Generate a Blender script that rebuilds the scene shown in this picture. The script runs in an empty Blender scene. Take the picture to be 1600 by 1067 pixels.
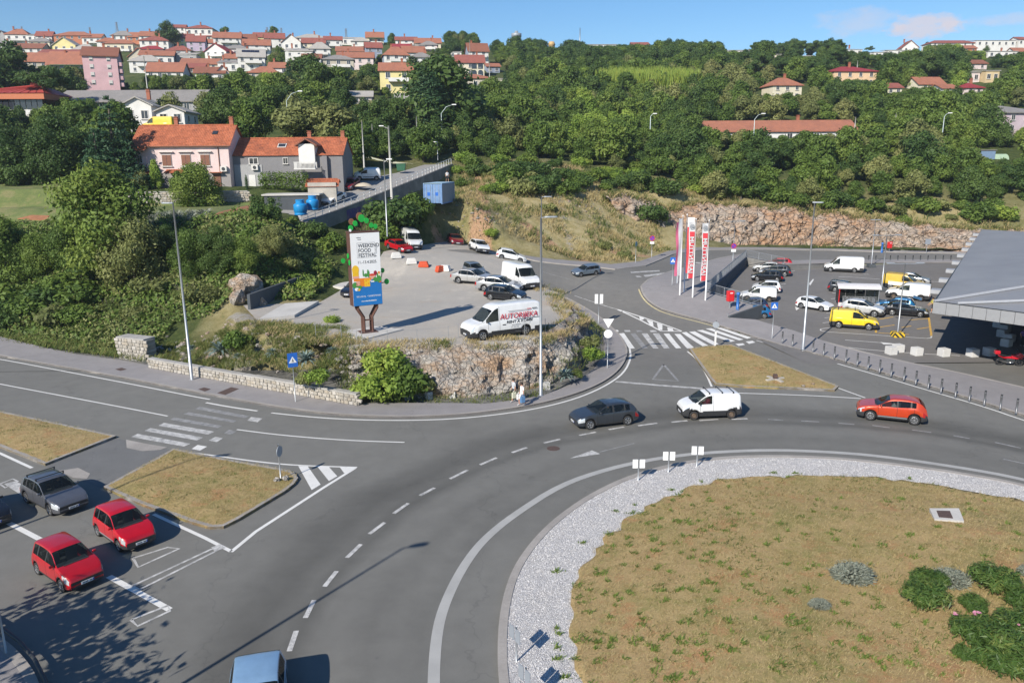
import bpy,bmesh,math,random
import numpy as np
from mathutils import Vector,Matrix,noise as mnoise
# ---------------------------------------------------------------- camera, sky, sun, exposure
SC=bpy.context.scene
COL=SC.collection
F_PX,PITCH,ROLL,CAM_H=1209.0,math.radians(13.4),math.radians(-0.5),17.5
cd=bpy.data.cameras.new('camera');cam=bpy.data.objects.new('camera',cd);COL.objects.link(cam)
cd.sensor_width=36.0;cd.lens=F_PX/1600*36;cd.clip_start=.5;cd.clip_end=6000
cam.matrix_world=Matrix.Translation((0,0,CAM_H))@Matrix.Rotation(math.pi/2-PITCH,4,'X')@Matrix.Rotation(ROLL,4,'Z')
SC.camera=cam
SUN_AZ=math.radians(56);SUN_EL=math.radians(34)
w=bpy.data.worlds.new('World');SC.world=w;w.use_nodes=True
wn=w.node_tree;wn.nodes.clear()
def wnode(t,**k):
 n=wn.nodes.new(t)
 for a,b in k.items():setattr(n,a,b)
 return n
sky=wnode('ShaderNodeTexSky',sky_type='NISHITA',sun_disc=False)
sky.sun_elevation=SUN_EL
sx,sy=-math.cos(SUN_AZ),-math.sin(SUN_AZ)
sky.sun_rotation=math.atan2(sx,sy)
sky.altitude=100;sky.air_density=1.0;sky.dust_density=.15;sky.ozone_density=5.0
bg=wnode('ShaderNodeBackground');bg.inputs[1].default_value=.11
out=wnode('ShaderNodeOutputWorld')
tc=wnode('ShaderNodeTexCoord')
sep=wnode('ShaderNodeSeparateXYZ');wn.links.new(tc.outputs['Generated'],sep.inputs[0])
def wmath(op,a,b=None,c=None):
 n=wnode('ShaderNodeMath',operation=op)
 for i,v in enumerate((a,b,c)):
  if v is None:continue
  if isinstance(v,(int,float)):n.inputs[i].default_value=v
  else:wn.links.new(v,n.inputs[i])
 return n.outputs[0]
az=wmath('ARCTAN2',sep.outputs[0],sep.outputs[1])
el=wmath('ARCSINE',sep.outputs[2])
comb=wnode('ShaderNodeCombineXYZ')
wn.links.new(wmath('MULTIPLY',az,38.0),comb.inputs[0]);wn.links.new(wmath('MULTIPLY',el,70.0),comb.inputs[1])
nz=wnode('ShaderNodeTexNoise');nz.inputs['Scale'].default_value=1.0;nz.inputs['Detail'].default_value=7;nz.inputs['Roughness'].default_value=.62
wn.links.new(comb.outputs[0],nz.inputs['Vector'])
def bank(a0,wa,e0,we):
 dx=wmath('DIVIDE',wmath('SUBTRACT',az,a0),wa)
 dy=wmath('DIVIDE',wmath('SUBTRACT',el,e0),we)
 d=wmath('ADD',wmath('MULTIPLY',dx,dx),wmath('MULTIPLY',dy,dy))
 return wmath('SUBTRACT',1.0,d)
def cloud_alpha(cov,soft):
 v=wmath('ADD',cov,wmath('MULTIPLY',wmath('SUBTRACT',nz.outputs['Fac'],.5),3.2))
 n=wnode('ShaderNodeMapRange');n.clamp=True
 wn.links.new(v,n.inputs['Value']);n.inputs['From Min'].default_value=.05;n.inputs['From Max'].default_value=soft
 return n.outputs['Result']
c1=wmath('MULTIPLY',cloud_alpha(bank(.402,.052,.142,.017),1.1),.42)
c2=wmath('MULTIPLY',cloud_alpha(bank(.466,.042,.133,.015),.8),.80)
c3=wmath('MULTIPLY',cloud_alpha(bank(.545,.07,.133,.007),1.2),.40)
c4=wmath('MULTIPLY',cloud_alpha(bank(-2.2,.35,.16,.035),1.0),.5)
c5=wmath('MULTIPLY',cloud_alpha(bank(1.6,.3,.15,.03),1.0),.45)
call=wmath('MINIMUM',wmath('ADD',wmath('ADD',c1,c2),wmath('ADD',c3,wmath('ADD',c4,c5))),.92)
mixc=wnode('ShaderNodeMixRGB')
hs=wnode('ShaderNodeHueSaturation');hs.inputs['Saturation'].default_value=1.16;hs.inputs['Value'].default_value=.78
wn.links.new(sky.outputs[0],hs.inputs['Color'])
wn.links.new(hs.outputs[0],mixc.inputs[1]);mixc.inputs[2].default_value=(4.6,4.3,4.7,1)
wn.links.new(call,mixc.inputs[0]);wn.links.new(mixc.outputs[0],bg.inputs[0]);wn.links.new(bg.outputs[0],out.inputs[0])
sl=bpy.data.lights.new('sun','SUN');sl.energy=4.3;sl.angle=math.radians(.53);sl.color=(1,.93,.82)
so=bpy.data.objects.new('sun',sl);COL.objects.link(so)
so.rotation_euler=Vector((-sx*math.cos(SUN_EL),-sy*math.cos(SUN_EL),-math.sin(SUN_EL))).to_track_quat('-Z','Y').to_euler()
vs=SC.view_settings;vs.view_transform='Standard';vs.look='None';vs.gamma=1;vs.use_curve_mapping=False;vs.exposure=.6
SC.cycles.max_bounces=5;SC.cycles.diffuse_bounces=2;SC.cycles.glossy_bounces=3;SC.cycles.transmission_bounces=4;SC.cycles.transparent_max_bounces=6
SC.cycles.use_denoising=True
R=random.Random(7)
rad=math.radians
# ---------------------------------------------------------------- survey helpers: from a bearing in the photo to a place on the ground
def ray(px,py):
 x=(px-800)/F_PX;y=-(py-533.5)/F_PX
 c,s=math.cos(ROLL),math.sin(ROLL);x,y=c*x-s*y,s*x+c*y
 return(x,math.cos(PITCH)+y*math.sin(PITCH),-math.sin(PITCH)+y*math.cos(PITCH))
def pg(px,py,z=0.0):
 r=ray(px,py);t=(z-CAM_H)/r[2];return(r[0]*t,r[1]*t)
def pd(px,py,Y):
 r=ray(px,py);t=Y/r[1];return(r[0]*t,Y,CAM_H+r[2]*t)
def pgs(pts,z=0.0):return[pg(a,b,z)for a,b in pts]
def smooth(a,b,x):
 t=np.clip((np.asarray(x,float)-a)/(b-a),0,1);return t*t*(3-2*t)
# ---------------------------------------------------------------- the lie of the land
def tps_fit(P,z,lam=.002):
 P=np.asarray(P,float);n=len(P)
 d=np.linalg.norm(P[:,None]-P[None],axis=2)
 K=np.where(d>0,d*d*np.log(d+1e-9),0)+lam*n*np.eye(n)
 A=np.c_[np.ones(n),P]
 M=np.block([[K,A],[A.T,np.zeros((3,3))]])
 return P,np.linalg.solve(M,np.r_[np.asarray(z,float),0,0,0])
def tps_eval(m,x,y):
 P,c=m;x=np.asarray(x,float);y=np.asarray(y,float);sh=x.shape
 x=x.ravel();y=y.ravel();o=np.empty(len(x))
 for i in range(0,len(x),20000):
  q=np.c_[x[i:i+20000],y[i:i+20000]]
  d=np.linalg.norm(q[:,None]-P[None],axis=2)
  K=np.where(d>0,d*d*np.log(d+1e-9),0)
  o[i:i+20000]=K@c[:len(P)]+c[len(P)]+q@c[len(P)+1:]
 return o.reshape(sh)
def ctl(rows):return[pg(a,b,z)for a,b,z in rows],[r[2]for r in rows]
STREET=[(985,545,0),(1040,530,.1),(1180,530,0),(950,480,.8),(1047,462,1.8),(1101,470,1.6),(1137,496,.8),(900,450,1.6),(912,430,2.5),(1000,425,2.4),(1050,402,2.3),(1150,388,1.9),(1300,392,1.1),(1500,395,.9),(860,402,3.4),(800,402,4.1),(748,397,4.9),(700,387,5.4),(640,392,5.6),(1000,455,1.9),(1100,430,2.0),(1165,404,2.0)]
_p,_z=ctl(STREET)
for gx in range(-90,121,30):
 for gy in(20,40,58):_p.append((gx,gy));_z.append(0)
for a,b,c in((40,66,0),(60,70,0),(90,70,.1),(60,100,.8),(90,110,.9),(110,140,1),(-20,66,0),(-40,70,0),(5,60,0)):_p.append((a,b));_z.append(c)
TS=tps_fit(_p,_z)
def r_street(x,y):return tps_eval(TS,x,y)*smooth(64,74,y)
_p,_z=ctl([(530,515,3.2),(575,520,3.2),(722,527,3.2),(843,520,3.2),(845,458,3.5),(765,465,3.4),(650,450,3.4),(600,430,3.7),(720,425,4.0),(610,405,5.2),(640,393,5.6),(700,388,5.4),(748,400,4.8),(440,485,3.2),(900,500,2.6),(800,405,4.1)])
TL=tps_fit(_p,_z,.02)
def r_lot(x,y):return tps_eval(TL,x,y)
def r_park(x,y):return .9*smooth(78,116,y)+0*np.asarray(x,float)
def inpoly(poly,x,y):
 x=np.asarray(x,float);y=np.asarray(y,float);c=np.zeros(x.shape,bool);n=len(poly)
 for i in range(n):
  x0,y0=poly[i];x1,y1=poly[i-1]
  if y0==y1:continue
  c^=((y0>y)!=(y1>y))&(x<(x1-x0)*(y-y0)/(y1-y0)+x0)
 return c
def polydist(poly,x,y,closed=True):
 x=np.asarray(x,float);y=np.asarray(y,float);d=np.full(x.shape,1e9)
 n=len(poly)
 for i in range(n if closed else n-1):
  x0,y0=poly[i];x1,y1=poly[(i+1)%n]
  dx,dy=x1-x0,y1-y0;L=dx*dx+dy*dy+1e-12
  t=np.clip(((x-x0)*dx+(y-y0)*dy)/L,0,1)
  d=np.minimum(d,np.hypot(x-x0-t*dx,y-y0-t*dy))
 return d
def at(fun,px,py,z0=1.0):
 z=z0
 if fun is globals().get('r_upper'):
  d=ray(px,py);t=np.arange(98,170,.1);b=np.nonzero(CAM_H+d[2]*t/d[1]<fun(d[0]*t/d[1],t))[0];t=t[b[0]if len(b)else-1]
  x=d[0]*t/d[1];return(float(x),float(t),float(fun(np.array([x]),np.array([t]))[0]))
 for _ in range(25):
  x,y=pg(px,py,z);z=.5*z+.5*float(fun(np.array([x]),np.array([y]))[0])
 return(*pg(px,py,z),z)
def st(pts,fun=r_street):return[at(fun,a,b)[:2]for a,b in pts]
PLAZA_B=pg(1104,461,1.7);PLAZA_A=pg(1165,404,2.0);PLAZA_C=pg(1189,477,1.5);PLAZA_D=pg(1137,497,.8)
PARK=[PLAZA_D,*pgs([(1180,511),(1240,522),(1288,535),(1352,552),(1425,569),(1500,584),(1600,607)]),(75,45),(130,60),(130,136),*st([(1500,411),(1400,411),(1300,412),(1225,414)]),PLAZA_A,PLAZA_B,PLAZA_C]
LOT=[pg(a,b,3.2)for a,b in((470,532),(530,533),(560,548),(640,541),(700,541),(760,540),(843,532),(885,512),(908,490))]+[pg(885,478,2.9),pg(872,464,3.0),pg(850,452,3.5)]+st([(800,405),(748,388),(700,380),(640,388)],r_street)+[pg(a,b,c)for a,b,c in((600,400,5.2),(590,420,4.2),(545,440,3.6),(500,470,3.3),(380,478,3.3),(400,500,3.2))]
STREETS=[(-6,63.9),(30,63.9),pg(1140,520),PARK[1],(PARK[0][0]-.05,PARK[0][1])]+[PLAZA_C,PLAZA_B,PLAZA_A]+PARK[14:10:-1]+[(130,136)]+st([(1600,399),(1500,395),(1300,390),(1200,389),(1097,390),(1050,397),(1007,415),(960,421),(925,416),(837,408),(796,398),(748,387),(702,380),(642,388)])+[pg(740,440,3.6),pg(850,470,2.4),(6,76),(2,68)]
BANK0=[(-200,141.2),(-50.6,74),(-31.5,65.4)]
def d_bank(x,y):return((y-74)+.45*(x+50.6))*.912
UP_EDGE=[pd(*p)for p in((470,351,104),(515,333,110),(560,316,116),(620,292,126),(660,276,134),(705,257,150))]
_ue=np.array(UP_EDGE)
_ud=np.array([[-.86,.51]]*2+[[-.88,.47]]*2+[[-.8,.6]]*2)
UP_FAR=[(p[0]+d[0]*w_,p[1]+d[1]*w_)for p,d,w_ in zip(UP_EDGE,_ud,(5.0,7.5,8.5,7,6,4.5))]
UPPER=[(p[0],p[1])for p in UP_EDGE]+UP_FAR[::-1]
def r_upper(x,y):return np.interp(np.asarray(y,float)-.25*(np.asarray(x,float)+20),_ue[:,1]-.25*(_ue[:,0]+20),_ue[:,2])
CONT=pd(687,317,114.5)
PROF={-250:[(100,11),(111,11),(115,13.3),(122,13.6),(140,17),(170,25),(236,36.5),(280,43),(380,66),(420,75),(475,80),(560,84),(900,78)],-35:[(100,11),(111,11),(115,13.3),(122,13.6),(140,17),(170,25),(236,36.5),(280,43),(380,66),(420,75),(475,80),(560,84),(900,78)],-22:[(100,9.0),(108,9.8),(122,12.4),(135,14.4),(150,16.5),(170,22),(236,35.5),(280,42.5),(380,65),(420,74),(475,79),(560,83),(900,78)],-6:[(100,5.0),(108,6.2),(120,9.7),(135,13.4),(150,16.4),(170,19),(200,24),(236,33),(280,42),(380,64),(475,77),(560,82),(900,78)],10:[(100,2.5),(116,2.9),(125,7),(135,11),(150,15.6),(170,18),(200,22.5),(236,31),(280,41),(380,61),(475,74),(560,80),(900,76)],24:[(100,2.0),(131,2.4),(140,7.0),(145,10),(150,12.5),(170,16.5),(200,22),(236,30.5),(280,41),(380,60),(475,73),(560,79),(900,76)],40:[(100,2),(145.2,1.8),(149,8.2),(151,9.0),(160,12.2),(180,17.2),(200,21.5),(236,30.5),(280,41),(380,60),(475,73),(560,79),(900,76)],62:[(100,1),(144.2,1.1),(148.5,6.9),(151,8.2),(160,11.6),(180,16.8),(200,21.5),(236,30.5),(280,41),(380,60),(475,73),(560,79),(900,76)],90:[(100,1),(142,1.0),(146,4.6),(151,7.2),(160,11.0),(180,16.5),(200,21.5),(236,30.5),(280,41),(380,60),(475,73),(560,79),(900,76)],300:[(100,1),(142,1.0),(146,4.6),(151,7.2),(160,11.0),(180,16.5),(200,21.5),(236,30.5),(280,41),(380,60),(475,73),(560,79),(900,76)]}
PX=sorted(PROF)
def hill(x,y):
 x=np.asarray(x,float);y=np.asarray(y,float)
 V=np.stack([np.interp(y,*zip(*PROF[k]))for k in PX])
 xi=np.clip(np.interp(x,PX,range(len(PX))),0,len(PX)-1.000001)
 i=xi.astype(int);f=xi-i
 a=np.take_along_axis(V,i[None],0)[0];b=np.take_along_axis(V,(i+1)[None],0)[0]
 return a*(1-f)+b*f
def land(x,y):
 x=np.asarray(x,float);y=np.asarray(y,float)
 h=hill(x,y)
 d=d_bank(x,y)
 bank=np.where(d<.8,.12,0)+(h-.12)*smooth(.8,26,d)+.12
 wl=1-smooth(-30,-21,x)
 near=np.minimum(r_street(x,y),h)
 back=smooth(0,1,(y-74+.6*(x+14))/30)*(h-3.3)+3.3
 mid=np.where(y>100,h,np.where(x<-4,np.minimum(back,h),near))
 wm=smooth(96,108,y)
 mid=mid*wm+np.where(x<-4,back,near)*(1-wm)
 z=bank*wl+mid*(1-wl)
 dl=polydist(LOT,x,y);ins=inpoly(LOT,x,y);sd=np.where(ins,dl,-dl)
 rl=r_lot(x,y)
 front=smooth(-4.2,-.2,sd)
 front=np.where(x<-13,smooth(-7.5,0,sd),front)
 base=np.where((y<74)|(x>2),np.minimum(r_street(x,y),9)+.05,z)
 use=(y<76)|((x>4)&(y<100))|ins
 z2=base*(1-front)+rl*front
 z=np.where(use&(x>-27),z2,z)
 nearlot=~ins&(y>=76)&(x<=4)&(x>-27);z=np.where(nearlot,rl+(z-rl)*smooth(-.3,8,dl),z)
 P=[(p[0],p[1])for p in UP_EDGE];du=polydist(P,x,y,False);right=~inpoly(P+UP_FAR[::-1],x,y)&(x>np.interp(y,[p[1]for p in P],[p[0]for p in P])-.2)&(y>102)&(y<152.5)&(du<13.5)
 z=np.where(right,np.minimum(z,r_upper(x,y)-.4-3.2*smooth(-.2,1.0,du)*(1-smooth(3,13,du))*smooth(101,108,y)*(1-smooth(140,152,y))),z)
 ds=polydist(STREETS,x,y);ns=~inpoly(STREETS,x,y)&(y>97)&(x>-14)&(x<30);rs=r_street(x,y);z=np.where(ns,rs+(z-rs)*smooth(-.3,7,ds),z)
 k=smooth(0,3.2,np.minimum(dl,ds))*~ins-smooth(3.2,13,np.hypot(x-CONT[0],y-CONT[1]))
 k=np.clip(k,0,1);return z*(1-k)+(CONT[2]-.05)*k
# ---------------------------------------------------------------- mesh helpers
def tag(o,label=None,cat=None,group=None,kind=None):
 if label:o['label']=label
 if cat:o['category']=cat
 if group:o['group']=group
 if kind:o['kind']=kind
 return o
def link(name,me,parent=None):
 o=bpy.data.objects.new(name,me);COL.objects.link(o)
 if parent is not None:o.parent=parent
 return o
def empty(name,loc,rz=0,label=None,cat=None,group=None):
 o=bpy.data.objects.new(name,None);COL.objects.link(o)
 o.location=loc;o.rotation_euler=(0,0,rz);o.empty_display_size=.2
 return tag(o,label,cat,group)
def kids(o):return[c for c in o.children]
def copy_tree(o,parent=None):
 c=o.copy();COL.objects.link(c)
 if parent is not None:c.parent=parent
 for ch in o.children:copy_tree(ch,c)
 return c
class MB:
 def __init__(s):s.v=[];s.f=[];s.m=[]
 def add(s,vs,fs,mi=0):
  b=len(s.v);s.v+=[tuple(p)for p in vs];s.f+=[tuple(b+i for i in f)for f in fs];s.m+=[mi]*len(fs);return s
 def box(s,c,d,mi=0,rz=0,M=None):
  x,y,z=(q/2 for q in d);cs,sn=math.cos(rz),math.sin(rz);vs=[]
  for k in(-z,z):
   for a,b in((-x,-y),(x,-y),(x,y),(-x,y)):
    p=(c[0]+a*cs-b*sn,c[1]+a*sn+b*cs,c[2]+k)
    vs.append(tuple(M@Vector(p))if M else p)
  return s.add(vs,[(0,3,2,1),(4,5,6,7),(0,1,5,4),(1,2,6,5),(2,3,7,6),(3,0,4,7)],mi)
 def tube(s,pts,r,n=8,mi=0,cap=True):
  pts=[Vector(p)for p in pts];rs=r if isinstance(r,(list,tuple))else[r]*len(pts);vs=[];fs=[]
  up=None
  for i,p in enumerate(pts):
   d=(pts[min(i+1,len(pts)-1)]-pts[max(i-1,0)]).normalized()
   if up is None:up=Vector((0,0,1))if abs(d.z)<.9 else Vector((1,0,0))
   a=d.cross(up).normalized();b=a.cross(d)
   for k in range(n):
    t=2*math.pi*k/n;vs.append(p+a*(rs[i]*math.cos(t))+b*(rs[i]*math.sin(t)))
  for i in range(len(pts)-1):
   for k in range(n):fs.append((i*n+k,i*n+(k+1)%n,(i+1)*n+(k+1)%n,(i+1)*n+k))
  if cap:fs.append(tuple(range(n)));fs.append(tuple((len(pts)-1)*n+k for k in range(n-1,-1,-1)))
  return s.add(vs,fs,mi)
 def lathe(s,prof,n=16,mi=0,M=None):
  vs=[];fs=[]
  for r,z in prof:
   for k in range(n):
    t=2*math.pi*k/n;p=Vector((r*math.cos(t),r*math.sin(t),z));vs.append(M@p if M else p)
  for i in range(len(prof)-1):
   for k in range(n):fs.append((i*n+k,i*n+(k+1)%n,(i+1)*n+(k+1)%n,(i+1)*n+k))
  return s.add(vs,fs,mi)
 def prism(s,poly,z0,z1,mi=0,M=None):
  n=len(poly);vs=[(a,b,z0)for a,b in poly]+[(a,b,z1)for a,b in poly]
  if M:vs=[M@Vector(p)for p in vs]
  return s.add(vs,[tuple(range(n-1,-1,-1)),tuple(range(n,2*n))]+[(i,(i+1)%n,n+(i+1)%n,n+i)for i in range(n)],mi)
 def mesh(s,name,mats,smoothed=False):
  me=bpy.data.meshes.new(name);me.from_pydata(s.v,[],s.f)
  if not isinstance(mats,(list,tuple)):mats=[mats]
  for m in mats:me.materials.append(m)
  if len(mats)>1:me.polygons.foreach_set('material_index',s.m)
  if smoothed:me.polygons.foreach_set('use_smooth',[True]*len(s.f))
  me.update();return me
 def build(s,name,mats,parent=None,smoothed=False,bevel=0):
  me=s.mesh(name,mats,smoothed)
  if bevel:
   bm=bmesh.new();bm.from_mesh(me)
   bmesh.ops.bevel(bm,geom=[e for e in bm.edges if len(e.link_faces)==2 and e.calc_face_angle(0)>.5],offset=bevel,segments=2,affect='EDGES',profile=.6)
   bm.to_mesh(me);bm.free()
  return link(name,me,parent)
def ear(poly):
 from mathutils.geometry import tessellate_polygon
 return tessellate_polygon([[Vector((a,b,0))for a,b in poly]])
def sheet_mesh(name,poly,zf,off,mat,step=0,skirt=0,skirt_mat=None):
 bm=bmesh.new();vs=[bm.verts.new((a,b,0))for a,b in poly]
 for t in ear(poly):
  try:bm.faces.new([vs[i]for i in t])
  except ValueError:pass
 if step:
  xs=[p[0]for p in poly];ys=[p[1]for p in poly]
  for ax,(lo,hi)in enumerate(((min(xs),max(xs)),(min(ys),max(ys)))):
   for k in range(int(lo//step)+1,int(hi//step)+1):
    co=(k*step,0,0)if ax==0 else(0,k*step,0)
    bmesh.ops.bisect_plane(bm,geom=bm.verts[:]+bm.edges[:]+bm.faces[:],plane_co=co,plane_no=(1,0,0)if ax==0 else(0,1,0))
 bmesh.ops.recalc_face_normals(bm,faces=bm.faces)
 if bm.faces and sum(f.normal.z for f in bm.faces)<0:bmesh.ops.reverse_faces(bm,faces=bm.faces)
 if skirt:
  be=[e for e in bm.edges if len(e.link_faces)==1]
  g=bmesh.ops.extrude_edge_only(bm,edges=be)
  low={v for v in g['geom']if isinstance(v,bmesh.types.BMVert)}
 else:low=set()
 co=np.array([v.co for v in bm.verts]);z=zf(co[:,0],co[:,1])+off
 for v,q in zip(bm.verts,z):v.co.z=float(q)-(skirt if v in low else 0)
 bmesh.ops.recalc_face_normals(bm,faces=bm.faces)
 me=bpy.data.meshes.new(name);bm.to_mesh(me);bm.free()
 me.materials.append(mat)
 return me
def zflat(x,y):return np.zeros(np.shape(x))
def resample(pts,step,closed=False):
 P=[Vector((p[0],p[1]))for p in pts]
 if closed:P=P+[P[0]]
 out=[]
 for a,b in zip(P,P[1:]):
  n=max(1,int((b-a).length/step))
  out+=[a.lerp(b,i/n)for i in range(n)]
 if not closed:out.append(P[-1])
 return[(p.x,p.y)for p in out]
def chaikin(pts,it=2,closed=False):
 for _ in range(it):
  o=[]if closed else[pts[0]]
  n=len(pts)
  for i in range(n if closed else n-1):
   a,b=pts[i],pts[(i+1)%n]
   o+=[(a[0]*.75+b[0]*.25,a[1]*.75+b[1]*.25),(a[0]*.25+b[0]*.75,a[1]*.25+b[1]*.75)]
  if not closed:o.append(pts[-1])
  pts=o
 return pts
def offset(pts,d,closed=False):
 n=len(pts);o=[]
 for i in range(n):
  a=pts[i-1]if(i>0 or closed)else pts[i];b=pts[(i+1)%n]if(i<n-1 or closed)else pts[i]
  t=Vector((b[0]-a[0],b[1]-a[1]));t=t.normalized()if t.length else Vector((1,0));o.append((pts[i][0]-t.y*d,pts[i][1]+t.x*d))
 return o
def strip(name,pts,d0,d1,zf,top,mat,parent=None,thick=0,closed=False,step=1.0):
 ""
 pts=resample(pts,step,closed)
 A=offset(pts,d0,closed);B=offset(pts,d1,closed);n=len(pts)
 za=zf(np.array([p[0]for p in A]),np.array([p[1]for p in A]))+top;zb=zf(np.array([p[0]for p in B]),np.array([p[1]for p in B]))+top
 m=MB();vs=[(*A[i],za[i])for i in range(n)]+[(*B[i],zb[i])for i in range(n)]
 k=n if closed else n-1;s=d1>d0
 fs=[((i,(i+1)%n,n+(i+1)%n,n+i)if s else(i,n+i,n+(i+1)%n,(i+1)%n))for i in range(k)]
 m.add(vs,fs)
 if thick:
  vs=[(*A[i],za[i])for i in range(n)]+[(*A[i],za[i]-thick)for i in range(n)]+[(*B[i],zb[i])for i in range(n)]+[(*B[i],zb[i]-thick)for i in range(n)]
  m.add(vs,[(i,n+i,n+(i+1)%n,(i+1)%n)for i in range(k)]+[(2*n+i,2*n+(i+1)%n,3*n+(i+1)%n,3*n+i)for i in range(k)])
 return m.build(name,mat,parent)
# ---------------------------------------------------------------- materials
MATS={}
class NT:
 def __init__(s,name):
  s.m=bpy.data.materials.new(name);s.m.use_nodes=True;s.t=s.m.node_tree;s.t.nodes.clear()
  s.o=s.n('ShaderNodeOutputMaterial');s.p=s.n('ShaderNodeBsdfPrincipled');s.t.links.new(s.p.outputs[0],s.o.inputs[0])
 def n(s,t,**k):
  n=s.t.nodes.new(t)
  for a,b in k.items():setattr(n,a,b)
  return n
 def l(s,a,b):s.t.links.new(a,b)
 def set(s,node,**k):
  for a,v in k.items():
   i=node.inputs[a.replace('_',' ')]
   if hasattr(v,'is_output'):s.l(v,i)
   else:i.default_value=v
 def pos(s,scale=(1,1,1),obj=False):
  if obj:src=s.n('ShaderNodeTexCoord').outputs['Object']
  else:src=s.n('ShaderNodeNewGeometry').outputs['Position']
  mp=s.n('ShaderNodeMapping');mp.inputs['Scale'].default_value=scale;s.l(src,mp.inputs[0]);return mp.outputs[0]
 def noise(s,scale,detail=4,rough=.55,vec=None,out='Fac'):
  n=s.n('ShaderNodeTexNoise');n.inputs['Scale'].default_value=scale;n.inputs['Detail'].default_value=detail;n.inputs['Roughness'].default_value=rough
  if vec is not None:s.l(vec,n.inputs['Vector'])
  return n.outputs[out]
 def vor(s,scale,vec=None,feat='F1',out='Distance'):
  n=s.n('ShaderNodeTexVoronoi',feature=feat);n.inputs['Scale'].default_value=scale
  if vec is not None:s.l(vec,n.inputs['Vector'])
  return n.outputs[out]
 def ramp(s,fac,stops,interp='LINEAR'):
  r=s.n('ShaderNodeValToRGB');r.color_ramp.interpolation=interp;e=r.color_ramp.elements
  while len(e)<len(stops):e.new(.5)
  for q,(p,c)in zip(e,stops):q.position=p;q.color=(*c,1)if isinstance(c,(tuple,list))else(c,c,c,1)
  s.l(fac,r.inputs[0]);return r.outputs[0]
 def mix(s,f,a,b,mode='MIX'):
  n=s.n('ShaderNodeMixRGB',blend_type=mode)
  for i,v in enumerate((f,a,b)):
   if hasattr(v,'is_output'):s.l(v,n.inputs[i])
   elif i==0:n.inputs[0].default_value=v
   else:n.inputs[i].default_value=(*v,1)if isinstance(v,(tuple,list))else(v,v,v,1)
  return n.outputs[0]
 def math(s,op,a,b=None,c=None,clamp=False):
  n=s.n('ShaderNodeMath',operation=op);n.use_clamp=clamp
  for i,v in enumerate((a,b,c)):
   if v is None:continue
   if hasattr(v,'is_output'):s.l(v,n.inputs[i])
   else:n.inputs[i].default_value=v
  return n.outputs[0]
 def bump(s,h,strength=.4,dist=.05):
  b=s.n('ShaderNodeBump');b.inputs['Strength'].default_value=strength;b.inputs['Distance'].default_value=dist;s.l(h,b.inputs['Height']);s.l(b.outputs[0],s.p.inputs['Normal'])
 def color(s,c):
  if hasattr(c,'is_output'):s.l(c,s.p.inputs['Base Color'])
  else:s.p.inputs['Base Color'].default_value=(*c,1)
def simple(name,col,rough=.6,metal=0,var=.12,scale=3,coat=0,bump=0,spec=None):
 if name in MATS:return MATS[name]
 t=NT(name);v=t.noise(scale,5,.6,t.pos(obj=True))
 t.color(t.mix(1.0,col,t.ramp(v,[(.25,(1-var,)*3),(.75,(1+var*.5,)*3)]),'MULTIPLY'))
 t.p.inputs['Roughness'].default_value=rough;t.p.inputs['Metallic'].default_value=metal
 if coat:t.p.inputs['Coat Weight'].default_value=coat;t.p.inputs['Coat Roughness'].default_value=.04
 if spec is not None:t.p.inputs['Specular IOR Level'].default_value=spec
 if bump:t.bump(t.noise(scale*8,4,.6,t.pos(obj=True)),bump,.02)
 MATS[name]=t.m;return t.m
def hexc(h):
 h=h.lstrip('#');c=[int(h[i:i+2],16)/255 for i in(0,2,4)]
 return tuple(((q+.055)/1.055)**2.4 if q>.04045 else q/12.92 for q in c)
ISL_C=(15.6,25.6)
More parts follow.
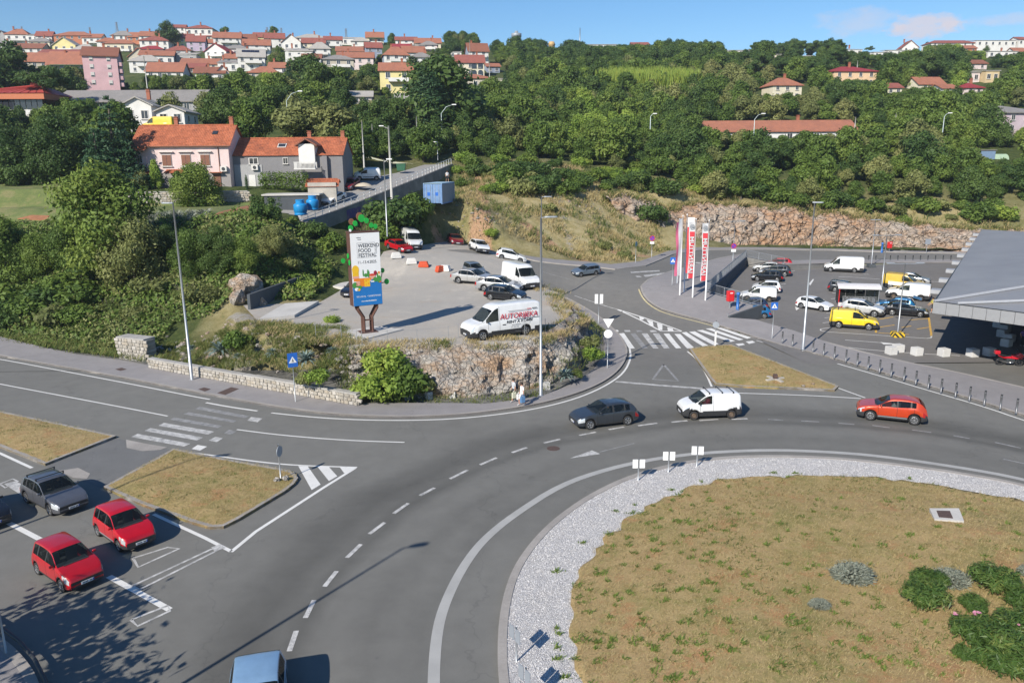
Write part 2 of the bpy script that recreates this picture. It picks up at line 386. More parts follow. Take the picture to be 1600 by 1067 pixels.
def m_asphalt(name,c0,c1,tracks=False,warm=0):
 t=NT(name);P=t.pos()
 big=t.noise(.06,5,.6,P);mid=t.noise(.9,5,.65,P);fine=t.noise(26,3,.7,P);grit=t.vor(55,P)
 col=t.ramp(big,[(.3,c0),(.7,c1)])
 col=t.mix(.45,col,t.ramp(mid,[(.3,(.42,)*3),(.72,(.60,)*3)]),'OVERLAY')
 col=t.mix(.5,col,t.ramp(fine,[(.25,(.36,)*3),(.75,(.64,)*3)]),'OVERLAY')
 if tracks:
  s=t.n('ShaderNodeSeparateXYZ');t.l(P,s.inputs[0])
  dx=t.math('SUBTRACT',s.outputs[0],ISL_C[0]);dy=t.math('SUBTRACT',s.outputs[1],ISL_C[1])
  r=t.math('SQRT',t.math('ADD',t.math('MULTIPLY',dx,dx),t.math('MULTIPLY',dy,dy)))
  r=t.math('ADD',r,t.math('MULTIPLY',t.math('SUBTRACT',t.noise(.12,2,.5,P),.5),1.8))
  tr=t.ramp(t.math('DIVIDE',t.math('SUBTRACT',r,17),12.0),[(0,1.0),(.08,.98),(.16,.86),(.24,.95),(.33,.86),(.42,1.02),(.50,.97),(.56,.64),(.62,.78),(.70,.60),(.80,.72),(.90,.97),(1,1.03)])
  fade=t.ramp(t.noise(.05,3,.5,P),[(.35,.6),(.55,1.0)])
  col=t.mix(fade,col,t.mix(1.0,col,tr,'MULTIPLY'))
  ap=t.noise(1.0,4,.55,t.pos((.5,.035,1)))
 cv=t.n('ShaderNodeTexVoronoi',feature='DISTANCE_TO_EDGE');cv.inputs['Scale'].default_value=.07
 wv=t.n('ShaderNodeVectorMath',operation='ADD');t.l(P,wv.inputs[0])
 wn2=t.n('ShaderNodeVectorMath',operation='SCALE');t.l(t.noise(.5,3,.6,P,'Color'),wn2.inputs[0]);wn2.inputs['Scale'].default_value=3.0
 t.l(wn2.outputs[0],wv.inputs[1]);t.l(wv.outputs[0],cv.inputs['Vector'])
 col=t.mix(t.ramp(cv.outputs[0],[(0,.22),(.0011,0)]),col,(.05,.05,.052))
 col=t.mix(t.ramp(t.noise(1.7,2,.5,P),[(.72,0),(.8,.35)]),col,(.07,.07,.07))
 t.color(col);t.p.inputs['Roughness'].default_value=.88;t.p.inputs['Specular IOR Level'].default_value=.3
 t.bump(t.math('ADD',fine,grit),.35,.012);MATS[name]=t.m;return t.m
m_asphalt('road_asphalt',(.143,.140,.129),(.180,.177,.163),True)
m_asphalt('lot_asphalt',(.150,.142,.135),(.18,.172,.163))
m_asphalt('street_asphalt',(.150,.145,.134),(.185,.179,.166))
m_asphalt('pave_asphalt',(.235,.222,.222),(.285,.270,.268))
m_asphalt('lane_asphalt',(.26,.25,.24),(.31,.30,.285));m_asphalt('dark_asphalt',(.13,.132,.132),(.155,.155,.153))
def m_paint(name,c,wear=.5,base=(.17,.17,.168)):
 t=NT(name);P=t.pos()
 f=t.math('ADD',t.math('MULTIPLY',t.noise(2.2,5,.7,P),.6),t.math('MULTIPLY',t.noise(24,4,.75,P),.5))
 a=t.ramp(f,[(max(.02,wear-.12),0),(min(.98,wear+.10),1)])
 t.color(t.mix(a,base,t.mix(.5,c,t.ramp(t.noise(.7,4,.6,P),[(.3,.42),(.7,.62)]),'OVERLAY')))
 t.p.inputs['Roughness'].default_value=.75;MATS[name]=t.m;return t.m
m_paint('paint_white',(.66,.65,.62),.40);m_paint('paint_worn',(.55,.54,.52),.52);m_paint('paint_faint',(.34,.335,.33),.58)
m_paint('paint_grey',(.36,.355,.34),.34);m_paint('paint_yellow',(.55,.47,.26),.45);m_paint('paint_orange',(.62,.36,.05),.47)
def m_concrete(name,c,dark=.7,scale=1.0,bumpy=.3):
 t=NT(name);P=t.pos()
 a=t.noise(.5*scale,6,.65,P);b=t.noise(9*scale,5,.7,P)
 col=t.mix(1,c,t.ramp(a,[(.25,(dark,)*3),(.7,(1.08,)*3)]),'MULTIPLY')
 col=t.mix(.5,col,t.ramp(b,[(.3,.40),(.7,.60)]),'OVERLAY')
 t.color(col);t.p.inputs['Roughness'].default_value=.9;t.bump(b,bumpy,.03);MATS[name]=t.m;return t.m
m_concrete('kerb',(.34,.315,.29));m_concrete('concrete',(.40,.385,.36));m_concrete('wall_concrete',(.24,.235,.225),.5);m_concrete('slab',(.52,.50,.465),.8)
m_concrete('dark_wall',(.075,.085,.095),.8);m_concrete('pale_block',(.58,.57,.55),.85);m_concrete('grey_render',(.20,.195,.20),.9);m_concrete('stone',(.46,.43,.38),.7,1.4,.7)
for i,c in enumerate(((.42,.385,.335),(.35,.32,.27),(.46,.43,.385),(.38,.335,.27))):m_concrete('stone%d'%i,c,.7,1.5,.7)
def m_drygrass():
 t=NT('dry_grass');P=t.pos()
 big=t.noise(.16,6,.68,P);mid=t.noise(.9,6,.7,P);fine=t.noise(11,5,.8,P);st=t.noise(38,3,.8,P)
 col=t.ramp(big,[(.30,(.32,.225,.115)),(.45,(.38,.275,.135)),(.56,(.29,.24,.10)),(.70,(.21,.21,.075))])
 col=t.mix(t.ramp(mid,[(.42,0),(.60,.8)]),col,(.44,.325,.165))
 col=t.mix(t.ramp(t.noise(.55,6,.75,P),[(.54,0),(.64,.7)]),col,(.42,.22,.11))
 col=t.mix(t.ramp(t.noise(1.9,5,.72,P),[(.56,0),(.68,.65)]),col,(.21,.23,.065))
 col=t.mix(.6,col,t.ramp(fine,[(.28,.30),(.5,.52),(.74,.74)]),'OVERLAY')
 col=t.mix(.3,col,t.ramp(st,[(.3,.34),(.7,.70)]),'OVERLAY')
 t.color(col);t.p.inputs['Roughness'].default_value=.95;t.p.inputs['Specular IOR Level'].default_value=.1
 t.bump(t.math('ADD',fine,t.math('MULTIPLY',st,.5)),.9,.06);MATS['dry_grass']=t.m
m_drygrass()
def m_gravel():
 t=NT('white_gravel');P=t.pos();n=t.n('ShaderNodeTexVoronoi');n.inputs['Scale'].default_value=24;t.l(P,n.inputs['Vector'])
 s=t.n('ShaderNodeSeparateXYZ');t.l(n.outputs['Color'],s.inputs[0])
 col=t.ramp(s.outputs[0],[(0,(.40,.385,.38)),(.35,(.58,.565,.56)),(1,(.72,.705,.70))])
 col=t.mix(t.ramp(n.outputs['Distance'],[(.36,0),(.62,.5)]),col,(.28,.26,.25))
 col=t.mix(t.ramp(t.noise(.5,5,.6,P),[(.45,0),(.75,.3)]),col,(.40,.37,.33))
 t.color(col);t.p.inputs['Roughness'].default_value=.9;t.bump(t.math('SUBTRACT',1.0,n.outputs['Distance']),1.0,.05);MATS['white_gravel']=t.m
m_gravel()
def m_lot():
 t=NT('lot_gravel');P=t.pos()
 col=t.ramp(t.noise(.13,6,.65,P),[(.28,(.41,.365,.305)),(.5,(.36,.335,.30)),(.72,(.31,.295,.27))])
 col=t.mix(t.ramp(t.noise(.33,6,.7,P),[(.55,0),(.68,.7)]),col,(.46,.42,.365))
 col=t.mix(t.ramp(t.noise(.2,5,.7,t.pos((1,1.6,1))),[(.58,0),(.7,.7)]),col,(.36,.275,.20))
 col=t.mix(.5,col,t.ramp(t.noise(16,5,.8,P),[(.3,.3),(.7,.7)]),'OVERLAY')
 t.color(col);t.p.inputs['Roughness'].default_value=.95;t.bump(t.noise(18,4,.7,P),.6,.04);MATS['lot_gravel']=t.m
m_lot()
def m_rock(name,cols,rust,scale=1.0):
 t=NT(name);P=t.pos();w=t.n('ShaderNodeVectorMath',operation='ADD');t.l(P,w.inputs[0])
 sc=t.n('ShaderNodeVectorMath',operation='SCALE');t.l(t.noise(.8*scale,4,.6,P,'Color'),sc.inputs[0]);sc.inputs['Scale'].default_value=.9;t.l(sc.outputs[0],w.inputs[1])
 v=t.n('ShaderNodeTexVoronoi');v.inputs['Scale'].default_value=1.5*scale;t.l(w.outputs[0],v.inputs['Vector'])
 v2=t.n('ShaderNodeTexVoronoi',feature='DISTANCE_TO_EDGE');v2.inputs['Scale'].default_value=2.3*scale;t.l(w.outputs[0],v2.inputs['Vector'])
 s=t.n('ShaderNodeSeparateXYZ');t.l(v.outputs['Color'],s.inputs[0])
 col=t.ramp(s.outputs[0],[(0,cols[0]),(.5,cols[1]),(1,cols[2])])
 col=t.mix(t.ramp(t.noise(.35*scale,6,.7,t.pos((1,1,2.2))),[(.44,0),(.62,.85)]),col,rust)
 col=t.mix(.8,col,t.ramp(t.noise(5*scale,6,.78,P),[(.28,.24),(.5,.5),(.74,.74)]),'OVERLAY')
 col=t.mix(t.ramp(v2.outputs[0],[(0,.35),(.035,0)]),col,(.10,.085,.07))
 t.color(col);t.p.inputs['Roughness'].default_value=.92
 t.bump(t.math('ADD',t.noise(4*scale,7,.75,P),t.math('MULTIPLY',t.ramp(v2.outputs[0],[(0,0),(.12,1)]),.5)),1.0,.25/scale);MATS[name]=t.m
m_rock('rock',[(.30,.275,.245),(.42,.39,.345),(.52,.485,.44)],(.40,.25,.14))
m_rock('quarry_rock',[(.44,.35,.27),(.47,.39,.31),(.53,.46,.39)],(.48,.27,.14),.30)
def m_land():
 ""
 t=NT('hillside');P=t.pos();g=t.n('ShaderNodeNewGeometry');s=t.n('ShaderNodeSeparateXYZ');t.l(g.outputs['Normal'],s.inputs[0])
 fine=t.noise(7,6,.8,P);mid=t.noise(.7,6,.7,P);big=t.noise(.11,5,.6,P)
 dry=t.ramp(mid,[(.3,(.21,.21,.08)),(.45,(.38,.31,.15)),(.6,(.46,.39,.22)),(.75,(.17,.20,.065))])
 green=t.ramp(mid,[(.3,(.035,.055,.018)),(.55,(.075,.10,.03)),(.75,(.13,.13,.05))])
 at=t.n('ShaderNodeAttribute',attribute_name='zone');zs=t.n('ShaderNodeSeparateXYZ');t.l(at.outputs['Vector'],zs.inputs[0])
 col=t.mix(t.math('ADD',zs.outputs[0],t.math('MULTIPLY',t.math('SUBTRACT',big,.5),.9),clamp=True),green,dry)
 col=t.mix(t.ramp(t.math('ADD',zs.outputs[1],t.math('MULTIPLY',t.math('SUBTRACT',mid,.5),.9)),[(.42,0),(.62,1)]),col,t.ramp(fine,[(.3,(.36,.20,.11)),(.7,(.52,.36,.23))]))
 col=t.mix(t.ramp(t.math('ADD',zs.outputs[2],t.math('MULTIPLY',t.math('SUBTRACT',mid,.5),1.2)),[(.45,0),(.6,1)]),col,t.ramp(t.noise(2.2,6,.75,P),[(.3,(.25,.225,.19)),(.7,(.50,.465,.41))]))
 col=t.mix(.6,col,t.ramp(fine,[(.28,.28),(.72,.72)]),'OVERLAY')
 t.color(col);t.p.inputs['Roughness'].default_value=.95;t.p.inputs['Specular IOR Level'].default_value=.15
 t.bump(t.math('ADD',fine,t.noise(1.5,5,.7,P)),1.0,.2);MATS['hillside']=t.m
m_land()
def m_turf():
 t=NT('turf');P=t.pos();f=t.noise(6,6,.8,P);t.color(t.mix(.6,t.ramp(t.noise(.4,6,.7,P),[(.3,(.08,.115,.03)),(.5,(.13,.16,.045)),(.62,(.20,.185,.075)),(.75,(.12,.15,.045))]),t.ramp(f,[(.3,.3),(.7,.7)]),'OVERLAY'));t.p.inputs['Roughness'].default_value=.95;t.bump(f,.8,.08);MATS['turf']=t.m
m_turf()
def m_leaf(name,cols,trans=.32,rough=.55,vary=.42):
 t=NT(name);oi=t.n('ShaderNodeObjectInfo');at=t.n('ShaderNodeAttribute',attribute_name='tint')
 f=t.math('ADD',t.math('MULTIPLY',at.outputs['Fac'],1-vary),t.math('MULTIPLY',oi.outputs['Random'],vary))
 col=t.ramp(f,[(i/(len(cols)-1),c)for i,c in enumerate(cols)])
 t.color(col);t.p.inputs['Roughness'].default_value=rough;t.p.inputs['Specular IOR Level'].default_value=.25
 tr=t.n('ShaderNodeBsdfTranslucent');t.l(col,tr.inputs[0]);mx=t.n('ShaderNodeMixShader');mx.inputs[0].default_value=trans
 t.l(t.p.outputs[0],mx.inputs[1]);t.l(tr.outputs[0],mx.inputs[2]);t.l(mx.outputs[0],t.o.inputs[0]);MATS[name]=t.m
m_leaf('leaf_mid',[(0.059,0.101,0.022),(0.104,0.168,0.033),(0.159,0.229,0.044),(0.235,0.289,0.059)])
m_leaf('leaf_dark',[(0.035,0.073,0.019),(0.064,0.116,0.030),(0.095,0.153,0.037),(0.135,0.192,0.048)])
m_leaf('leaf_olive',[(0.112,0.136,0.044),(0.176,0.201,0.067),(0.247,0.266,0.092),(0.326,0.302,0.110)])
m_leaf('leaf_light',[(0.112,0.192,0.033),(0.190,0.289,0.048),(0.270,0.362,0.063),(0.360,0.386,0.083)])
m_leaf('leaf_conifer',[(0.022,0.057,0.025),(0.040,0.090,0.039),(0.056,0.111,0.046),(0.079,0.132,0.053)],.12)
m_leaf('leaf_silver',[(0.143,0.169,0.137),(0.208,0.234,0.189),(0.273,0.293,0.234),(0.338,0.345,0.273)],.2,.7,.05)
m_leaf('leaf_oleander',[(0.041,0.087,0.020),(0.065,0.123,0.029),(0.102,0.167,0.041),(0.189,0.217,0.058)],.3,.45,.05)
m_leaf('leaf_dry',[(.30,.24,.10),(.40,.32,.15),(.48,.385,.19),(.52,.43,.24)],.3,.8,.1)
m_leaf('leaf_weed',[(.075,.115,.026),(.11,.15,.038),(.16,.185,.05),(.27,.24,.09)],.3,.7,.1)
m_leaf('leaf_agave',[(0.111,0.163,0.150),(0.163,0.221,0.195),(0.227,0.286,0.247)],.1,.5,.05)
simple('bark',(.12,.10,.08),.9,bump=.6);simple('galvanised',(.42,.44,.46),.45,.6,.12,2);simple('white_metal',(.72,.73,.72),.45,0,.06)
simple('dark_metal',(.05,.055,.06),.5,.4);simple('sign_back',(.30,.33,.37),.5,.2,.08);simple('sign_blue',(.02,.13,.50),.4);simple('sign_white',(.78,.78,.77),.4,var=.05)
simple('sign_red',(.55,.02,.02),.4);simple('black',(.012,.012,.013),.6);simple('rust_iron',(.13,.075,.055),.9,.2,.4,6)
# ---------------------------------------------------------------- terrain
def grid_land(x0,x1,y0,y1,st_,cut=None):
 xs=np.arange(x0,x1+st_/2,st_);ys=np.arange(y0,y1+st_/2,st_);X,Y=np.meshgrid(xs,ys)
 return X,Y,land(X,Y)
def zone_at(x,y):
 ""
 x=np.asarray(x,float);y=np.asarray(y,float)
 dry=np.exp(-(((x-12)/26)**2+((y-128)/24)**2)**2)+.9*np.exp(-(((x-60)/60)**2+((y-150)/7)**2))
 dry=np.maximum(dry,.75*smooth(-7,-1,-polydist(LOT,x,y))*(x>-30)*(y<80))
 soil=np.zeros(x.shape);stone=np.zeros(x.shape)
 for(ax,ay,bx,by,wd,am)in SOIL:soil=np.maximum(soil,am*np.exp(-(polydist([(ax,ay),(bx,by)],x,y,False)/wd)**2))
 for(ax,ay,bx,by,wd,am)in STONE:stone=np.maximum(stone,am*np.exp(-(polydist([(ax,ay),(bx,by)],x,y,False)/wd)**2))
 return np.clip(dry,0,1),soil,stone
def seg(a,b,wd,am):p=at(land,*a);q=at(land,*b);return(p[0],p[1],q[0],q[1],wd,am)
SOIL=[seg((738,305),(765,350),1.2,.85),seg((765,350),(745,372),1.6,.8),seg((820,372),(915,408),1.2,.85),seg((690,340),(710,350),2.0,.8),seg((715,280),(705,262),1.5,.7),seg((975,395),(1010,400),1.6,.7),seg((345,345),(395,322),2.0,.9),seg((40,345),(75,345),2.2,.9),seg((925,385),(985,405),1.5,.6)]
STONE=[seg((700,300),(740,320),1.6,.55),seg((830,305),(930,330),1.5,.5),(-31,68,-14,58.5,1.5,.62),(-26,72,-20,66,2.5,.55),seg((860,290),(905,300),1.5,.6),(-5,59,6,57,2,.5)]
PAVED=[]
def make_land():
 V=[];Fc=[];vid={}
 def patch(x0,x1,y0,y1,s,rough):
  X,Y,Z=grid_land(x0,x1,y0,y1,s)
  nz_=np.array([mnoise.noise((a*.35,b*.35,0))+.5*mnoise.noise((a*1.1,b*1.1,3))for a,b in zip(X.ravel(),Y.ravel())]).reshape(X.shape)
  far=np.ones(X.shape)
  for p,dz,zf in PAVED:
   i=inpoly(p,X,Y);Z=np.where(i,np.minimum(Z,zf(X,Y))-dz,Z);far=np.where(i,0,far*smooth(0,3,polydist(p,X,Y)))
  Z=Z+nz_*rough*far
  b=len(V);ny,nx=X.shape
  V.extend(zip(X.ravel().tolist(),Y.ravel().tolist(),Z.ravel().tolist()))
  for j in range(ny-1):
   for i in range(nx-1):
    q=b+j*nx+i;Fc.append((q,q+1,q+nx+1,q+nx))
 patch(-90,46,44,150,.7,.16)
 patch(46,130.2,136.3,150,.9,.2)
 patch(-300,-89.9,60,150,5,.3);patch(130,400,120,150,5,.3)
 patch(-420,520,149.7,940,6.1,.9)
 m=MB();m.v=V;m.f=Fc;m.m=[0]*len(Fc);o=m.build('hillside',MATS['hillside'],None,True)
 a=np.array(V);d,s,t=zone_at(a[:,0],a[:,1])
 at_=o.data.attributes.new('zone','FLOAT_VECTOR','POINT');at_.data.foreach_set('vector',np.c_[d,s,t].ravel())
 tag(o,'wooded and grassy hillside climbing behind the roundabout',kind='structure');return o
# ---------------------------------------------------------------- roads, pavements, islands and their paint
def struct(name,me_or_o,label=None):
 o=me_or_o if isinstance(me_or_o,bpy.types.Object)else link(name,me_or_o);return tag(o,label,kind='structure')
MAIN=[(-220,-40),(160,-40),(160,64),(-220,64)]
_big=[(-220,64),(-220,160),(-27,60.0),(-27,64)]
def z_main(x,y):return np.zeros(np.shape(x))-.0
LROAD=[(-220,63.9),(-28.2,63.9),(-28,64.3),(-60,82),(-220,155)]
road=struct('road',sheet_mesh('road',MAIN,zflat,0,MATS['road_asphalt'],20),'grey asphalt roundabout and the roads that meet at it')
lroad=struct('road',sheet_mesh('road',LROAD,zflat,0,MATS['road_asphalt'],20),'asphalt road leaving the roundabout to the left')
street=struct('street',sheet_mesh('street',STREETS,r_street,.004,MATS['street_asphalt'],1.6),'street climbing from the roundabout past the car park')
parking=struct('car_park',sheet_mesh('car_park',[(PARK[1][0],64.2),(130,64.2)]+[p for p in PARK[10:]]+[PARK[0]],r_park,.008,MATS['lot_asphalt'],3),'asphalt car park of the supermarket')
lot_sheet=struct('lot_ground',sheet_mesh('lot_ground',LOT,r_lot,.05,MATS['lot_gravel'],1.2),'dusty gravel lot on the rock above the roundabout')
PAVED+=[(MAIN,.5,zflat),(LROAD,.5,zflat),(STREETS,.45,r_street),([(PARK[1][0],64),(130,64)]+PARK[10:]+[PARK[0]],.45,r_park),(LOT,.3,r_lot),(UPPER,.25,r_upper)]
upper=struct('lane',sheet_mesh('lane',UPPER,r_upper,0,MATS['lane_asphalt'],2),'pale lane climbing past the houses above the lot')
KH=.13
def pavement(name,poly,zf,label,mat='pave_asphalt',h=KH,step=0):
 return struct(name,sheet_mesh(name,poly,zf,h,MATS[mat],step,h+.15),label)
KERB_N=chaikin([pg(*p)for p in((-120,538),(0,557),(100,575),(200,593),(300,613),(400,632),(480,645),(560,652),(640,653.5),(720,650),(800,640.5),(860,629),(910,614),(945,598),(968,580),(980,560),(981,545))]+st([(972,528),(958,514),(935,493),(905,476),(885,466)]),2)
BACK_N=[pg(*p)for p in((-120,514),(0,535),(60,545),(120,555),(187,564),(237,573.5),(400,603),(561,632.5),(620,632),(700,632),(760,633),(800,628),(845,621),(870,612),(905,597),(930,576),(943,555))]+st([(945,538),(938,520),(920,499),(893,480),(880,469)])
pavement('pavement',KERB_N+BACK_N[::-1],r_street,'grey asphalt pavement along the foot of the rock',step=2)
def kerb(pts,zf,parent=None,wd=.2,h=KH+.012,label='pale concrete kerb',left=True,closed=False):
 return struct('kerb',strip('kerb',pts,0,wd if left else-wd,zf,h,MATS['kerb'],parent,h+.05,closed,.8),label)
kerb(KERB_N,r_street,label='pale kerb edging the pavement below the rock',left=True)
KERB_S=st([(1000,449),(1003,461),(1015,475),(1040,488),(1110,505.5),(1180,527.5)])+[pg(*p)for p in((1290,557.5),(1400,590),(1500,619),(1600,651),(1760,700))]
BACK_S=[pg(*p)for p in((1180,510.5),(1240,522),(1288,535),(1352,552),(1425,569),(1500,584),(1600,607),(1760,650))]
pavement('pavement',chaikin(KERB_S,1)+BACK_S[::-1]+[PLAZA_D,PLAZA_C,PLAZA_B,PLAZA_A]+st([(1158,399),(1120,405),(1090,414),(1050,424),(1012,438)]),r_street,'pale pavement with the flagpoles, widening into a small plaza',step=2)
kerb(chaikin(KERB_S,1),r_street,label='pale kerb beside the flagpoles and bollards')
kerb(BACK_S,r_park,wd=.25,label='low kerb between the bollards and the car park',left=False)
kerb(st([(1160,398),(1120,405),(1090,414),(1050,424),(1012,438),(1000,449)]),r_street,label='kerb on the far side of the flagpole plaza')
FARK=st([(1600,399),(1500,396.5),(1300,391.5),(1200,390),(1097,391),(1050,398),(1007,416),(960,421.5),(925,417),(837,408.5),(800,399)])
pavement('pavement',FARK+[(p[0],p[1]+w_)for p,w_ in zip(FARK,(2,2,2.2,2.4,3,3.2,4,4,3.6,3.2,1))][::-1],r_street,'pavement along the foot of the quarry face',step=3)
kerb(FARK,r_street,label='kerb below the quarry face')
BK=st([(1225,413.5),(1300,411.5),(1400,410.5),(1500,410.5),(1600,411)])
pavement('pavement',BK+[(p[0]+.3,p[1]+3.2)for p in BK][::-1],r_street,'narrow raised strip between the car park and the back road',step=3)
r_kerb=0
KERB_I=[pg(*p)for p in((790,1140),(779,1067),(777,1020),(780,965),(792,912),(812,872),(845,832),(880,802),(925,772),(985,744),(1060,724),(1140,714.5),(1220,713.5),(1300,716),(1400,726),(1500,740),(1600,758),(1750,800))]
_c=np.array(KERB_I);_A=np.c_[2*_c,np.ones(len(_c))];_s=np.linalg.lstsq(_A,(_c**2).sum(1),rcond=None)[0];IC=_s[:2];IR=math.sqrt(_s[2]+(IC**2).sum())
def pts_round(front,back_n=14,R0=IR):
 ""
 a0=math.atan2(front[-1][1]-IC[1],front[-1][0]-IC[0]);a1=math.atan2(front[0][1]-IC[1],front[0][0]-IC[0])
 r0=math.hypot(front[-1][0]-IC[0],front[-1][1]-IC[1]);r1=math.hypot(front[0][0]-IC[0],front[0][1]-IC[1])
 while a1>a0:a1-=2*math.pi
 return front+[(IC[0]+(r0+(r1-r0)*t)*math.cos(a0+(a1-a0)*t),IC[1]+(r0+(r1-r0)*t)*math.sin(a0+(a1-a0)*t))for t in[k/back_n for k in range(1,back_n)]]
ISL=pts_round(chaikin(KERB_I,2))
GRASS_I=[pg(*p)for p in((930,1150),(905,1067),(900,1020),(888,985),(893,945),(905,900),(930,865),(955,835),(1000,800),(1060,770),(1130,753),(1200,747),(1290,746),(1400,752),(1480,765),(1600,785),(1750,830))]
GRASS_P=pts_round(chaikin(GRASS_I,2),14)
def wob(poly,amp,s,step):
 P=resample(poly,step,True);O=offset(P,1,True)
 return[(p[0]+(o[0]-p[0])*amp*mnoise.noise((p[0]*s,p[1]*s,7)),p[1]+(o[1]-p[1])*amp*mnoise.noise((p[0]*s,p[1]*s,7)))for p,o in zip(P,O)]
GRASS_P=wob(GRASS_P,.45,1.1,.35)
gravel=struct('gravel_ring',sheet_mesh('gravel_ring',ISL,zflat,.10,MATS['white_gravel'],0,.25),'white gravel ring round the central island')
def z_isl(x,y):return .14+.55*smooth(0,7,polydist(GRASS_P[::4],x,y))*inpoly(GRASS_P,x,y)+.012*np.sin(x*1.9)*np.cos(y*1.7)
island=struct('island_lawn',sheet_mesh('island_lawn',GRASS_P,z_isl,0,MATS['dry_grass'],.5,.2),'parched lawn on the central island')
island.data.polygons.foreach_set('use_smooth',[True]*len(island.data.polygons))
kerb(ISL,zflat,wd=.34,label='kerb round the central island',left=False,closed=True,h=.13)
MED_A=[pg(*p)for p in((-60,632),(0,645),(100,666),(182,684),(71,728),(0,700),(-60,676))]
MED_B=[pg(*p)for p in((272,704),(355,721),(440,736),(459,741),(466,750),(460,759),(445,771),(372,815),(350,826),(328,827),(300,819),(217,789),(162,764))]
TRI=[pg(*p)for p in((1077,547),(1100,543),(1142,540.5),(1200,563),(1310,606),(1304,612),(1240,609),(1160,606),(1117,602),(1108,592))]
for P,lb in((MED_A,'left'),(MED_B,'near'),(TRI,'far')):
 lb2={'left':'dry grass splitter island left of the crossing','near':'dry grass splitter island beside the red cars','far':'triangular dry grass splitter island by the zebra crossing'}[lb]
 o=struct('median_lawn',sheet_mesh('median_lawn',P,lambda x,y:.15+.1*smooth(0,1.5,polydist(P,x,y)),0,MATS['dry_grass'],.6,.3),lb2)
 kerb(P,zflat,wd=.22,label='kerb of the '+lb2,left=False,closed=True,h=.16)
struct('footway',sheet_mesh('footway',[pg(*p)for p in((182,685),(272,704),(162,764),(71,728))],zflat,.01,MATS['dark_asphalt']),'dark asphalt footway between the two splitter islands')
for q in(((197,687),(232,694),(262,699),(250,703),(222,705),(198,700)),((92,736),(122,731),(141,740),(136,748),(115,747))):
 struct('kerb_ramp',sheet_mesh('kerb_ramp',[pg(*p)for p in q],zflat,.02,MATS['kerb']),'lowered kerb ramp in the footway')
corner=struct('pavement',sheet_mesh('pavement',chaikin([pg(*p)for p in((-30,985),(10,1003),(42,1035),(62,1067),(70,1110))],2)+[(-26,18),(-34,24)],zflat,KH,MATS['pave_asphalt'],0,.2),'pavement corner in the tree shade')
kerb(chaikin([pg(*p)for p in((-30,985),(10,1003),(42,1035),(62,1067),(70,1110))],2),zflat,wd=.35,label='kerb of the shaded pavement corner',left=False)
def mark(name,quad,mat='paint_white',zf=zflat,top=.006,parent=None,st_=0):
 o=link(name,sheet_mesh(name,quad,zf,top,MATS[mat],st_),parent or road);return o
def line(name,pts,wd,mat='paint_white',zf=zflat,top=.006,parent=None,it=2):
 return strip(name,chaikin(pts,it)if it else pts,-wd/2,wd/2,zf,top,MATS[mat],parent or road,0,False,.7)
line('edge_line',[pg(*p)for p in((-120,542),(0,561),(100,580),(200,599),(300,619),(328,624))],.16)
line('edge_line',[pg(*p)for p in((322,629),(360,636),(402,642))],.2)
line('edge_line',[pg(*p)for p in((424,645),(490,652),(560,656),(640,657),(720,654),(800,645),(860,634),(910,619.5),(948,602),(975,583),(986,560),(984,545))],.17)
line('edge_line',st([(980,538),(976,533),(968,523)]),.16,zf=r_street,top=.012)
line('edge_line',[pg(*p)for p in((-60,588),(0,600),(90,617),(180,634),(262,650))],.14)
line('edge_line',[pg(*p)for p in((370,671),(440,680),(540,688),(632,691))],.14)
line('edge_line',[pg(*p)for p in((302,707.5),(345,713),(400,721),(460,727),(558,730))],.15)
line('edge_line',[pg(*p)for p in((555,731),(505,762),(400,830),(361,862))],.2,it=0)
line('edge_line',[pg(*p)for p in((361,861),(320,840),(240,803))],.2,it=0)
line('edge_line',[pg(*p)for p in((-40,692),(0,708),(50,731))],.2,it=0)
for a,b in(((14,817),(62,842)),((170,900),(265,952))):line('edge_line',[pg(*a),pg(*b)],.28,it=0)
line('edge_line',[pg(*p)for p in((1074,549),(1090,562),(1103,583),(1112,604))],.16)
line('edge_line',[pg(*p)for p in((1150,614),(1200,615.5),(1270,618),(1345,622.5))],.15)
line('edge_line',[pg(1305,604.5),pg(1352,621.5)],.14,it=0)
line('edge_line',[pg(*p)for p in((1182,532),(1220,543),(1288,562),(1394,593),(1447,609),(1540,636),(1600,657),(1700,688))],.16)
line('edge_line',st([(998,452),(1002,463),(1015,477.5),(1040,491),(1110,508),(1124,513)]),.16,'paint_yellow',r_street,.014)
line('edge_line',[pg(*p)for p in((680,1130),(677,1065),(681,1000),(690,955),(712,905),(737,865),(762,837),(800,806),(875,757.5),(950,732),(1025,716),(1100,707),(1200,702.5),(1290,705.5),(1375,712),(1500,730),(1600,748),(1760,792))],.42,'paint_grey')
line('give_way_line',[pg(962,596),pg(1030,602),pg(1098,607)],.38,'paint_worn',it=0)
DASH=[(463,985,452,1017),(491,937,477,965),(526,892,507,916),(564,850,542,871),(601,816,577,834),(638,786,615,802),(679,762,656,774),(731,734,703,748),(776,715,750,726),(823,699,800,707),(875,686,850,692),(931,675,905,680),(975,667,951,671),(1027,661,997,665),(1074,657,1049,659.5),(1122,655,1093,657),(1168,654,1143,655)]
for a in DASH:line('lane_dash',[pg(a[0],a[1]),pg(a[2],a[3])],.2,'paint_worn',it=0)
for a in((1200,655,1224,656.5),(1252,657.5,1280,659),(1310,661,1335,663),(1363,664.5,1390,668),(1425,671.5,1455,675.5),(1490,680.5,1515,685),(1555,691,1595,700),(1568,717,1600,724)):line('lane_dash',[pg(a[0],a[1]),pg(a[2],a[3])],.16,'paint_faint',it=0)
def q(z,x0,y0,s,pts):return[(x0+a/s,y0+b/s)for a,b in pts]
